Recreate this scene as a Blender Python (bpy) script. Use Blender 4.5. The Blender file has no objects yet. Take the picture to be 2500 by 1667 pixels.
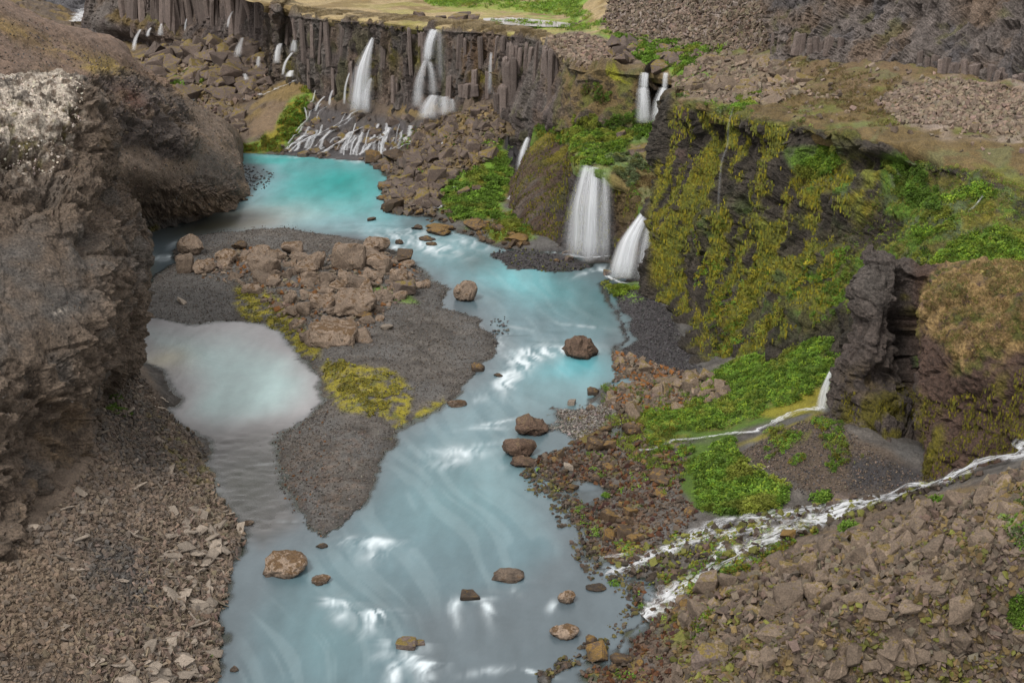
import bpy, bmesh, math, random
import numpy as np
from mathutils import Vector, Matrix, Euler

random.seed(7)
rng = np.random.default_rng(7)
scene = bpy.context.scene
C = scene.collection

# ------------------------------------------------------------------ camera, light, exposure
CAMZ, PITCH, F = 45.0, math.radians(19.7), 3434.0          # metres above the river, tilt, focal length in photo pixels
cam_data = bpy.data.cameras.new('camera'); cam_data.sensor_width = 36; cam_data.lens = F/2500*36
cam_data.clip_start = 1; cam_data.clip_end = 3000
cam = bpy.data.objects.new('camera', cam_data); C.objects.link(cam)
cam.location = (0, 0, CAMZ); cam.rotation_euler = (math.pi/2-PITCH, 0, 0)
scene.camera = cam
SUN_EL, SUN_ROT = math.radians(52), math.radians(215)
world = bpy.data.worlds.new('World'); scene.world = world; world.use_nodes = True
wn = world.node_tree; wn.nodes.clear()
sky = wn.nodes.new('ShaderNodeTexSky'); sky.sky_type = 'NISHITA'; sky.sun_disc = False
sky.sun_elevation = SUN_EL; sky.sun_rotation = SUN_ROT; sky.air_density = 1.0; sky.dust_density = 3.0; sky.ozone_density = 1.0
hs = wn.nodes.new('ShaderNodeHueSaturation'); hs.inputs['Saturation'].default_value = 0.22
mixc = wn.nodes.new('ShaderNodeMix'); mixc.data_type = 'RGBA'; mixc.inputs[0].default_value = 0.55
mixc.inputs[7].default_value = (7.9, 7.6, 7.3, 1)             # cloud deck
bg = wn.nodes.new('ShaderNodeBackground'); bg.inputs['Strength'].default_value = 0.118
wo = wn.nodes.new('ShaderNodeOutputWorld')
wn.links.new(sky.outputs[0], hs.inputs['Color']); wn.links.new(hs.outputs[0], mixc.inputs[6])
wn.links.new(mixc.outputs[2], bg.inputs[0]); wn.links.new(bg.outputs[0], wo.inputs[0])
sun_data = bpy.data.lights.new('sun', 'SUN'); sun_data.energy = 1.5; sun_data.angle = math.radians(14); sun_data.color = (1.0, 0.96, 0.9)
sun = bpy.data.objects.new('sun', sun_data); C.objects.link(sun)
# sky sun direction: rotation measured clockwise from +Y
sd = Vector((math.sin(SUN_ROT)*math.cos(SUN_EL), math.cos(SUN_ROT)*math.cos(SUN_EL), math.sin(SUN_EL)))
sun.rotation_euler = sd.to_track_quat('Z', 'Y').to_euler()
scene.view_settings.view_transform = 'Standard'; scene.view_settings.look = 'None'
scene.view_settings.gamma = 1; scene.view_settings.use_curve_mapping = False
scene.view_settings.exposure = 0.97
scene.cycles.max_bounces = 6; scene.cycles.transparent_max_bounces = 28

# ------------------------------------------------------------------ helpers
cp, sp = math.cos(PITCH), math.sin(PITCH)
def ray(px, py):
    a = (px-1250)/F; b = (833.5-py)/F
    return np.array([a, cp + b*sp, -sp + b*cp])
def D(px, py, Y):
    r = ray(px, py); return np.array([0, 0, CAMZ]) + r*(Y/r[1])
def Z(px, py, z):
    r = ray(px, py); return np.array([0, 0, CAMZ]) + r*((z-CAMZ)/r[2])
def proj(p):
    x, y, z = p[..., 0], p[..., 1], p[..., 2]-CAMZ
    w = y*cp - z*sp
    return 1250 + F*x/w, 833.5 - F*(y*sp + z*cp)/w

def hsh(ix, iy, iz, seed):
    h = (ix.astype(np.uint32)*np.uint32(374761393) + iy.astype(np.uint32)*np.uint32(668265263)
         + iz.astype(np.uint32)*np.uint32(2147483647 ^ 0x5bd1e995) + np.uint32((seed*2654435761) & 0xffffffff))
    h = (h ^ (h >> np.uint32(13)))*np.uint32(1274126177)
    h = (h ^ (h >> np.uint32(16)))*np.uint32(2246822519)
    h = h ^ (h >> np.uint32(15))
    return h.astype(np.float32)/np.float32(4294967295.0)
def vnoise(p, seed=0):
    i = np.floor(p).astype(np.int64); f = (p-i).astype(np.float32); f = f*f*f*(f*(f*6-15)+10)
    x, y, z = i[:, 0], i[:, 1], i[:, 2]; r = 0
    for dx in (0, 1):
        wx = f[:, 0] if dx else 1-f[:, 0]
        for dy in (0, 1):
            wy = f[:, 1] if dy else 1-f[:, 1]
            for dz in (0, 1):
                wz = f[:, 2] if dz else 1-f[:, 2]
                r = r + hsh(x+dx, y+dy, z+dz, seed)*wx*wy*wz
    return r*2-1
def fbm(p, s=1.0, o=4, seed=0, g=0.5):
    """s: feature size in metres (float or xyz)"""
    q = np.asarray(p, dtype=np.float64)/np.asarray(s); a, r, t = 1.0, 0, 0
    for k in range(o):
        r = r + a*vnoise(q*(2.03**k) + 17.3*k, seed+k*7); t += a; a *= g
    return r/t*1.6
def cellf(p, s, seed=0, tilt=0.6):
    """blocky facets: each Voronoi cell is a tilted plane. returns displacement (-1..1) and a random per cell"""
    q = np.asarray(p, dtype=np.float64)/np.asarray(s); i = np.floor(q).astype(np.int64)
    best = np.full(len(q), 1e9); d2 = np.full(len(q), 1e9); out = np.zeros(len(q)); rid = np.zeros(len(q))
    for dx in (-1, 0, 1):
        for dy in (-1, 0, 1):
            for dz in (-1, 0, 1):
                c = i + np.array([dx, dy, dz])
                rx = hsh(c[:, 0], c[:, 1], c[:, 2], seed); ry = hsh(c[:, 0], c[:, 1], c[:, 2], seed+11); rz = hsh(c[:, 0], c[:, 1], c[:, 2], seed+23)
                e = q - (c + np.stack([rx, ry, rz], 1))
                d = (e*e).sum(1); m = d < best
                d2 = np.where(m, best, np.minimum(d2, d))
                t = (e[:, 0]*(ry-.5) + e[:, 1]*(rz-.5) + e[:, 2]*(rx-.5))*2*tilt + (rx+ry+rz-1.5)
                out = np.where(m, t, out); rid = np.where(m, rz, rid); best = np.where(m, d, best)
    return out, rid, np.sqrt(d2)-np.sqrt(best)
def sdf(x, y, poly):
    """signed distance, positive inside"""
    poly = np.asarray(poly, dtype=np.float64); n = len(poly)
    d = np.full(x.shape, 1e18); inside = np.zeros(x.shape, bool)
    for k in range(n):
        ax, ay = poly[k]; bx, by = poly[(k+1) % n]
        ex, ey = bx-ax, by-ay; wx, wy = x-ax, y-ay
        t = np.clip((wx*ex+wy*ey)/(ex*ex+ey*ey+1e-12), 0, 1)
        d = np.minimum(d, (wx-ex*t)**2 + (wy-ey*t)**2)
        if ay != by:
            c = ((ay <= y) & (by > y)) | ((by <= y) & (ay > y))
            inside ^= c & (x < ax + (y-ay)/(by-ay)*ex)
    return np.where(inside, 1, -1)*np.sqrt(d)
def sst(a, b, x):
    t = np.clip((x-a)/(b-a), 0, 1); return t*t*(3-2*t)
def mix(a, b, m):
    m = np.asarray(m)[:, None]; return a*(1-m) + np.asarray(b)*m

def meta(o, label=None, cat=None, group=None, kind=None):
    if label: o['label'] = label
    if cat: o['category'] = cat
    if group: o['group'] = group
    if kind: o['kind'] = kind
    return o
def mesh_np(name, V, Fq, mat, col=None, smooth=False, uv=None, parent=None):
    me = bpy.data.meshes.new(name)
    V = np.asarray(V, dtype=np.float32); Fq = np.asarray(Fq, dtype=np.int32); k = Fq.shape[1]
    me.vertices.add(len(V)); me.vertices.foreach_set('co', V.ravel())
    me.loops.add(Fq.size); me.loops.foreach_set('vertex_index', Fq.ravel())
    me.polygons.add(len(Fq)); me.polygons.foreach_set('loop_start', np.arange(0, Fq.size, k, dtype=np.int32))
    try: me.polygons.foreach_set('loop_total', np.full(len(Fq), k, dtype=np.int32))
    except Exception: pass
    me.polygons.foreach_set('use_smooth', np.full(len(Fq), smooth))
    if col is not None:
        a = me.color_attributes.new('col', 'FLOAT_COLOR', 'POINT')
        c = np.ones((len(V), 4), dtype=np.float32); c[:, :col.shape[1]] = col; a.data.foreach_set('color', c.ravel())
    if uv is not None:
        a = me.attributes.new('uvw', 'FLOAT_VECTOR', 'POINT'); a.data.foreach_set('vector', np.asarray(uv, dtype=np.float32).ravel())
    me.update(calc_edges=True); me.materials.append(mat)
    o = bpy.data.objects.new(name, me); C.objects.link(o)
    if parent: o.parent = parent
    return o

# ------------------------------------------------------------------ materials
def newmat(name):
    m = bpy.data.materials.new(name); m.use_nodes = True; nt = m.node_tree; nt.nodes.clear()
    return m, nt, nt.nodes, nt.links
def N(ns, t, **kw):
    n = ns.new(t)
    for k, v in kw.items(): setattr(n, k, v)
    return n
def noise_node(ns, ln, vec, scale, detail=4, rough=.6):
    n = N(ns, 'ShaderNodeTexNoise'); n.inputs['Scale'].default_value = scale; n.inputs['Detail'].default_value = detail
    n.inputs['Roughness'].default_value = rough; ln.new(vec, n.inputs['Vector']); return n
def mapr(ns, ln, val, a, b, c, d):
    n = N(ns, 'ShaderNodeMapRange'); ln.new(val, n.inputs[0])
    for i, v in enumerate((a, b, c, d)): n.inputs[i+1].default_value = v
    return n.outputs[0]
def rockmat(name, contrast=.5, bump=.5, scale=1.0, rough=.9, bdist=.25, fine=9.0, topcol=None, topamt=0, objrand=False, spec=.3, base=None, wet=False):
    m, nt, ns, ln = newmat(name)
    geo = N(ns, 'ShaderNodeNewGeometry'); pos = geo.outputs['Position']
    if base is None:
        at = N(ns, 'ShaderNodeAttribute', attribute_name='col'); c = at.outputs['Color']
    else:
        rgb = N(ns, 'ShaderNodeRGB'); rgb.outputs[0].default_value = (*base, 1); c = rgb.outputs[0]
    n1 = noise_node(ns, ln, pos, 1.3*scale, 5, .65); n2 = noise_node(ns, ln, pos, fine*scale, 4, .7)
    f1 = mapr(ns, ln, n1.outputs[0], .3, .7, 1-contrast*.8, 1+contrast*.8); f2 = mapr(ns, ln, n2.outputs[0], .34, .66, 1-contrast*1.25, 1+contrast*1.5)
    mu = N(ns, 'ShaderNodeMath', operation='MULTIPLY'); ln.new(f1, mu.inputs[0]); ln.new(f2, mu.inputs[1]); fac = mu.outputs[0]
    if objrand:
        oi = N(ns, 'ShaderNodeObjectInfo'); f3 = mapr(ns, ln, oi.outputs['Random'], 0, 1, .68, 1.3)
        mu2 = N(ns, 'ShaderNodeMath', operation='MULTIPLY'); ln.new(fac, mu2.inputs[0]); ln.new(f3, mu2.inputs[1]); fac = mu2.outputs[0]
    vm = N(ns, 'ShaderNodeVectorMath', operation='SCALE'); ln.new(c, vm.inputs[0]); ln.new(fac, vm.inputs['Scale']); c = vm.outputs[0]
    if topcol is not None:
        sx = N(ns, 'ShaderNodeSeparateXYZ'); ln.new(geo.outputs['Normal'], sx.inputs[0])
        n3 = noise_node(ns, ln, pos, 1.6*scale, 4, .7); ad = N(ns, 'ShaderNodeMath', operation='ADD'); ln.new(sx.outputs[2], ad.inputs[0])
        k = mapr(ns, ln, n3.outputs[0], .3, .7, -1, 1); ln.new(k, ad.inputs[1]); tot = ad.outputs[0]
        if objrand:
            oi2 = N(ns, 'ShaderNodeObjectInfo'); k2 = mapr(ns, ln, oi2.outputs['Random'], 0, 1, -.5, .5)
            ad2 = N(ns, 'ShaderNodeMath', operation='ADD'); ln.new(tot, ad2.inputs[0]); ln.new(k2, ad2.inputs[1]); tot = ad2.outputs[0]
        mk = mapr(ns, ln, tot, 1.25-topamt*1.6, 1.5-topamt*1.6, 0, 1)
        mx = N(ns, 'ShaderNodeMix', data_type='RGBA'); ln.new(mk, mx.inputs[0]); ln.new(c, mx.inputs[6])
        tc = N(ns, 'ShaderNodeRGB'); tc.outputs[0].default_value = (*topcol, 1)
        tv = N(ns, 'ShaderNodeVectorMath', operation='SCALE'); ln.new(tc.outputs[0], tv.inputs[0]); ln.new(f2, tv.inputs['Scale'])
        ln.new(tv.outputs[0], mx.inputs[7]); c = mx.outputs[2]
    if wet:      # rock just above the water line stays wet and dark
        sz = N(ns, 'ShaderNodeSeparateXYZ'); ln.new(pos, sz.inputs[0]); za = N(ns, 'ShaderNodeMath', operation='ADD'); ln.new(sz.outputs[2], za.inputs[0])
        ln.new(mapr(ns, ln, n1.outputs[0], .3, .7, -.15, .15), za.inputs[1]); wf = mapr(ns, ln, za.outputs[0], .12, .42, .38, 1)
        v2 = N(ns, 'ShaderNodeVectorMath', operation='SCALE'); ln.new(c, v2.inputs[0]); ln.new(wf, v2.inputs['Scale']); c = v2.outputs[0]
    b = N(ns, 'ShaderNodeBsdfPrincipled'); ln.new(c, b.inputs['Base Color']); b.inputs['Roughness'].default_value = rough
    b.inputs['Specular IOR Level'].default_value = spec
    n4 = noise_node(ns, ln, pos, 3.2*scale, 8, .72)
    bp = N(ns, 'ShaderNodeBump'); bp.inputs['Strength'].default_value = bump; bp.inputs['Distance'].default_value = bdist
    ln.new(n4.outputs[0], bp.inputs['Height']); ln.new(bp.outputs[0], b.inputs['Normal'])
    o = N(ns, 'ShaderNodeOutputMaterial'); ln.new(b.outputs[0], o.inputs[0]); return m
def leafmat(name):
    m, nt, ns, ln = newmat(name)
    at = N(ns, 'ShaderNodeAttribute', attribute_name='col')
    b = N(ns, 'ShaderNodeBsdfPrincipled'); ln.new(at.outputs['Color'], b.inputs['Base Color']); b.inputs['Roughness'].default_value = .7
    b.inputs['Specular IOR Level'].default_value = .25
    t = N(ns, 'ShaderNodeBsdfTranslucent'); ln.new(at.outputs['Color'], t.inputs[0])
    mx = N(ns, 'ShaderNodeMixShader'); mx.inputs[0].default_value = .25; ln.new(b.outputs[0], mx.inputs[1]); ln.new(t.outputs[0], mx.inputs[2])
    o = N(ns, 'ShaderNodeOutputMaterial'); ln.new(mx.outputs[0], o.inputs[0]); return m
def watermat(name):
    """milky glacial water: attribute col = pigment plus painted grey-lilac sky reflection, alpha = how opaque the water is over its bed"""
    m, nt, ns, ln = newmat(name)
    at = N(ns, 'ShaderNodeAttribute', attribute_name='col'); geo = N(ns, 'ShaderNodeNewGeometry')
    mp = N(ns, 'ShaderNodeMapping'); mp.inputs['Scale'].default_value = (1, .45, 1); ln.new(geo.outputs['Position'], mp.inputs[0])
    n = noise_node(ns, ln, mp.outputs[0], .9, 3, .55)
    f = mapr(ns, ln, n.outputs[0], .3, .7, .93, 1.07)
    vm = N(ns, 'ShaderNodeVectorMath', operation='SCALE'); ln.new(at.outputs['Color'], vm.inputs[0]); ln.new(f, vm.inputs['Scale'])
    b = N(ns, 'ShaderNodeBsdfPrincipled'); ln.new(vm.outputs[0], b.inputs['Base Color']); b.inputs['Roughness'].default_value = .3
    b.inputs['IOR'].default_value = 1.33
    bp = N(ns, 'ShaderNodeBump'); bp.inputs['Strength'].default_value = .25; bp.inputs['Distance'].default_value = .2
    ln.new(n.outputs[0], bp.inputs['Height']); ln.new(bp.outputs[0], b.inputs['Normal'])
    # clear water: tinted see-through plus the surface reflection
    tr = N(ns, 'ShaderNodeBsdfTransparent'); tr.inputs[0].default_value = (.62, .72, .68, 1)
    gl = N(ns, 'ShaderNodeBsdfGlossy'); gl.inputs['Roughness'].default_value = .28; ln.new(bp.outputs[0], gl.inputs['Normal'])
    fr = N(ns, 'ShaderNodeFresnel'); fr.inputs[0].default_value = 1.33
    m1 = N(ns, 'ShaderNodeMixShader'); ln.new(fr.outputs[0], m1.inputs[0]); ln.new(tr.outputs[0], m1.inputs[1]); ln.new(gl.outputs[0], m1.inputs[2])
    m2 = N(ns, 'ShaderNodeMixShader'); ln.new(at.outputs['Alpha'], m2.inputs[0]); ln.new(m1.outputs[0], m2.inputs[1]); ln.new(b.outputs[0], m2.inputs[2])
    o = N(ns, 'ShaderNodeOutputMaterial'); ln.new(m2.outputs[0], o.inputs[0]); return m
def veilmat(name, streak=5, dens=1.0, foam=False):
    """silky falling water: uvw = (across 0..1, metres along, density)"""
    m, nt, ns, ln = newmat(name)
    at = N(ns, 'ShaderNodeAttribute', attribute_name='uvw'); sx = N(ns, 'ShaderNodeSeparateXYZ'); ln.new(at.outputs['Vector'], sx.inputs[0])
    mp = N(ns, 'ShaderNodeMapping'); mp.inputs['Scale'].default_value = (streak, .16 if not foam else .55, 0); ln.new(at.outputs['Vector'], mp.inputs[0])
    n = noise_node(ns, ln, mp.outputs[0], 1.0, 4, .6)
    mp2 = N(ns, 'ShaderNodeMapping'); mp2.inputs['Scale'].default_value = (streak*3.2, .09 if not foam else 1.4, 0); ln.new(at.outputs['Vector'], mp2.inputs[0])
    nb = noise_node(ns, ln, mp2.outputs[0], 1.0, 3, .6); av = N(ns, 'ShaderNodeMath', operation='ADD'); ln.new(n.outputs[0], av.inputs[0]); wq_ = N(ns, 'ShaderNodeMath', operation='MULTIPLY'); ln.new(nb.outputs[0], wq_.inputs[0]); wq_.inputs[1].default_value = .45; ln.new(wq_.outputs[0], av.inputs[1])
    hf = N(ns, 'ShaderNodeMath', operation='MULTIPLY'); ln.new(av.outputs[0], hf.inputs[0]); hf.inputs[1].default_value = .69
    # edge falloff 4u(1-u)
    a = N(ns, 'ShaderNodeMath', operation='SUBTRACT'); a.inputs[0].default_value = 1; ln.new(sx.outputs[0], a.inputs[1])
    c = N(ns, 'ShaderNodeMath', operation='MULTIPLY'); ln.new(sx.outputs[0], c.inputs[0]); ln.new(a.outputs[0], c.inputs[1])
    e0 = mapr(ns, ln, c.outputs[0], 0, .25, 0, 1); ee = N(ns, 'ShaderNodeMath', operation='POWER'); ln.new(e0, ee.inputs[0]); ee.inputs[1].default_value = 1.5; e = ee.outputs[0]
    st = mapr(ns, ln, hf.outputs[0], .34 if not foam else .40, .66 if not foam else .60, .35 if not foam else 0, 1)
    q = N(ns, 'ShaderNodeMath', operation='MULTIPLY'); ln.new(e, q.inputs[0]); ln.new(st, q.inputs[1])
    if foam:      # broken by the stones underneath
        gp_ = N(ns, 'ShaderNodeNewGeometry'); nw = noise_node(ns, ln, gp_.outputs['Position'], 1.7, 4, .65); br = mapr(ns, ln, nw.outputs[0], .35, .50, 0, 1)
        q3 = N(ns, 'ShaderNodeMath', operation='MULTIPLY'); ln.new(q.outputs[0], q3.inputs[0]); ln.new(br, q3.inputs[1]); q = q3
    q2 = N(ns, 'ShaderNodeMath', operation='MULTIPLY', use_clamp=True); ln.new(q.outputs[0], q2.inputs[0]); ln.new(sx.outputs[2], q2.inputs[1])
    b = N(ns, 'ShaderNodeBsdfDiffuse'); b.inputs[0].default_value = (.74, .76, .79, 1)
    t2 = N(ns, 'ShaderNodeBsdfTranslucent'); t2.inputs[0].default_value = (.74, .76, .79, 1)
    mb = N(ns, 'ShaderNodeMixShader'); mb.inputs[0].default_value = .5; ln.new(b.outputs[0], mb.inputs[1]); ln.new(t2.outputs[0], mb.inputs[2])
    tr = N(ns, 'ShaderNodeBsdfTransparent'); mx = N(ns, 'ShaderNodeMixShader'); ln.new(q2.outputs[0], mx.inputs[0])
    ln.new(tr.outputs[0], mx.inputs[1]); ln.new(mb.outputs[0], mx.inputs[2])
    o = N(ns, 'ShaderNodeOutputMaterial'); ln.new(mx.outputs[0], o.inputs[0]); return m

M_ground = rockmat('ground', .28, .6, 1.0, .95, .15, 7)
M_cliff = rockmat('cliff_rock', .38, 1.0, .8, .85, .8, 7)
M_stones = rockmat('loose_stones', .22, .35, 2, .9, .08, 6)
M_block = rockmat('talus_rock', .28, .6, 1.4, .9, .2, 7, topcol=(.11, .08, .028), topamt=.14, objrand=True, base=(.122, .092, .068))
M_bould = rockmat('boulder_rock', .3, .5, 1.2, .88, .15, 7, topcol=(.075, .045, .022), topamt=.12, objrand=True, base=(.130, .097, .072), wet=True)
M_rust = rockmat('algae_covered_rock', .35, .5, 1.6, .75, .12, 8, topcol=(.105, .06, .012), topamt=.24, objrand=True, base=(.052, .032, .017), spec=.4, wet=True)
M_wetr = rockmat('river_boulder_rock', .4, .7, 1.4, .8, .2, 7, topcol=(.09, .06, .035), topamt=.16, base=(.07, .044, .03), wet=True)
M_dark = rockmat('dark_basalt', .3, .6, 1.2, .85, .15, 7, topcol=(.11, .08, .02), topamt=.2, objrand=True, base=(.085, .064, .053))
M_slab = rockmat('slab_rock', .25, .4, 1.6, .9, .08, 8, objrand=True, base=(.155, .129, .104))
M_col = rockmat('basalt_column_rock', .28, .5, 1.3, .85, .12, 6, objrand=True, base=(.098, .077, .068))
M_leaf = leafmat('leaves'); M_water = watermat('river_water')
M_veil = veilmat('falling_water'); M_foam = veilmat('foaming_water', 5, 1, True)
M_wood = rockmat('bleached_wood', .15, .2, 4, .8, .02, 9, base=(.5, .43, .35))

# palette (linear)
BROWN = np.array([.072, .054, .040]); GREY = np.array([.105, .094, .084]); DGREY = np.array([.060, .057, .054]); BLACK = np.array([.028, .026, .027])
TAL = np.array([.142, .108, .080]); WARM = np.array([.15, .105, .065]); LICH = np.array([.50, .44, .37]); RUST = np.array([.12, .05, .014])
MOSSY = np.array([.145, .125, .012]); MOSSB = np.array([.135, .095, .040]); OLIVE = np.array([.062, .062, .014]); GREEN = np.array([.088, .155, .018]); BRIGHT = np.array([.15, .215, .02])
SAGE = np.array([.115, .145, .065]); DRY = np.array([.33, .25, .13])

# ------------------------------------------------------------------ lofted patches
SURF = {}          # name -> dict(P, Nrm, px, py, area)
def cr(a, t):
    """Catmull-Rom through control rows along axis 0"""
    n = len(a); s = np.clip(t, 0, 1)*(n-1); i = np.minimum(s.astype(int), n-2); f = (s-i)
    g = lambda k: a[np.clip(k, 0, n-1)]
    sh = (-1,)+(1,)*(a.ndim-1); f = f.reshape(sh)
    p0, p1, p2, p3 = g(i-1), g(i), g(i+1), g(i+2)
    return .5*((2*p1) + (-p0+p2)*f + (2*p0-5*p1+4*p2-p3)*f*f + (-p0+3*p1-3*p2+p3)*f**3)
def patch(name, rows, step, disp, colour, mat, label=None, key=None, parent=None, flip=False, smooth=False, vstep=None, right=False):
    A = np.array(rows, dtype=np.float64)
    if right: A = np.concatenate([A, A[:, -1:] + (A[:, -1:]-A[:, -2:-1])*2.2], axis=1)
    nr, nc = A.shape[:2]
    lu = max(np.linalg.norm(np.diff(A, axis=1), axis=2).sum(1)); lv = max(np.linalg.norm(np.diff(A, axis=0), axis=2).sum(0))
    # arc-length parameters so that vertices are evenly spaced
    def par(mean, n):
        c = np.concatenate([[0], np.cumsum(mean)]); c /= c[-1]
        return np.interp(np.linspace(0, 1, n), c, np.linspace(0, 1, len(c)))
    nu = int(lu/step)+2; nv = int(lv/(vstep or step))+2
    tu = par(np.linalg.norm(np.diff(A, axis=1), axis=2).mean(0), nu); tv = par(np.linalg.norm(np.diff(A, axis=0), axis=2).mean(1), nv)
    B = cr(A, tv); B = cr(B.transpose(1, 0, 2), tu).transpose(1, 0, 2)      # nv,nu,3
    def nrm(G):
        du = np.gradient(G, axis=1); dv = np.gradient(G, axis=0); n = np.cross(dv, du)
        n /= np.linalg.norm(n, axis=2, keepdims=True)+1e-9
        return -n if flip else n
    n0 = nrm(B); P0 = B.reshape(-1, 3); n0 = n0.reshape(-1, 3)
    U, V = np.meshgrid(tu, tv); px, py = proj(P0)
    ctx = dict(p=P0, n=n0, px=px, py=py, u=U.ravel(), v=V.ravel())
    Dp = disp(ctx)
    P1 = P0 + (n0*Dp[:, None] if Dp.ndim == 1 else Dp)
    n1 = nrm(P1.reshape(nv, nu, 3)).reshape(-1, 3); px, py = proj(P1)
    ctx.update(p=P1, n=n1, px=px, py=py)
    col = colour(ctx)
    idx = np.arange(nv*nu).reshape(nv, nu)
    q = np.stack([idx[:-1, :-1], idx[1:, :-1], idx[1:, 1:], idx[:-1, 1:]], -1).reshape(-1, 4)
    if flip: q = q[:, ::-1]
    o = mesh_np(name, P1, q, mat, col, smooth, parent=parent)
    if label: meta(o, label, kind='structure')
    a = np.linalg.norm(np.cross(np.gradient(P1.reshape(nv, nu, 3), axis=1), np.gradient(P1.reshape(nv, nu, 3), axis=0)), axis=2).ravel()
    SURF[key or name] = dict(P=P1, n=n1, px=px, py=py, a=a, B=B, shape=(nv, nu), tu=tu, tv=tv, col=col)
    return o
def pm(c, poly, soft=10, warp=14, ws=3.0, seed=5):
    d = sdf(c['px'], c['py'], poly)
    w = fbm(c['p'], ws, 3, seed)*warp
    return sst(-soft, soft, d+w)
def nz(c, s, lo, hi, o=4, seed=0):
    return sst(lo, hi, fbm(c['p'], s, o, seed))

# ------------------------------------------------------------------ valley floor (one sheet, fan-shaped grid)
def world_poly(px_poly, z=0.0):
    return np.array([Z(a, b, z)[:2] for a, b in px_poly])
BAR = [(335,762),(345,715),(385,668),(430,640),(415,612),(440,585),(500,573),(560,565),(620,560),(700,556),(800,573),(900,592),(960,612),(1010,640),(1030,660),(1075,690),(1100,705),(1090,725),(1072,752),(1120,760),(1165,775),(1180,800),(1215,840),(1210,870),(1180,890),(1170,910),(1140,935),(1100,980),(1060,1010),(1010,1030),(980,1050),(950,1090),(920,1150),(895,1210),(880,1240),(850,1260),(830,1285),(790,1318),(772,1300),(740,1268),(720,1245),(700,1190),(678,1130),(685,1100),(668,1085),(690,1062),(720,1040),(765,1005),(790,975),(785,930),(762,905),(750,880),(720,855),(690,810),(640,790),(590,782),(550,783),(510,787),(480,792),(420,785),(380,775),(340,770)]
LEFTS = [(320,870),(350,890),(390,905),(410,940),(440,975),(430,995),(400,990),(415,1020),(440,1035),(470,1055),(505,1075),(515,1100),(505,1140),(520,1160),(510,1190),(535,1220),(560,1245),(580,1280),(590,1305),(585,1340),(560,1370),(550,1400),(560,1450),(535,1500),(545,1550),(520,1600),(535,1640),(500,1690),(470,1800),(-1500,1800),(-1500,870)]
RIGHTS = [(1470,690),(1490,740),(1518,790),(1530,830),(1500,855),(1510,890),(1495,930),(1470,960),(1440,985),(1380,990),(1340,1000),(1325,1025),(1345,1050),(1370,1075),(1350,1100),(1290,1125),(1300,1165),(1340,1200),(1380,1230),(1400,1260),(1430,1290),(1440,1340),(1455,1380),(1490,1410),(1545,1420),(1570,1480),(1550,1530),(1480,1590),(1400,1620),(1340,1650),(1330,1800),(3400,1800),(3400,700),(1600,672),(1540,676),(1500,682)]
FARS = [(575,372),(640,376),(690,378),(750,384),(820,390),(880,395),(930,415),(950,432),(940,470),(932,500),(962,522),(1050,530),(1100,560),(1150,575),(1200,600),(1290,614),(1400,614),(1440,640),(1500,640),(1480,655),(1530,672),(1600,680),(1900,640),(1900,200),(1400,60),(-900,60),(-900,372)]
BASIN = [(1230,624),(1280,616),(1370,628),(1410,648),(1380,656),(1320,650),(1270,648)]      # wet gravel shoal before the falls
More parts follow.
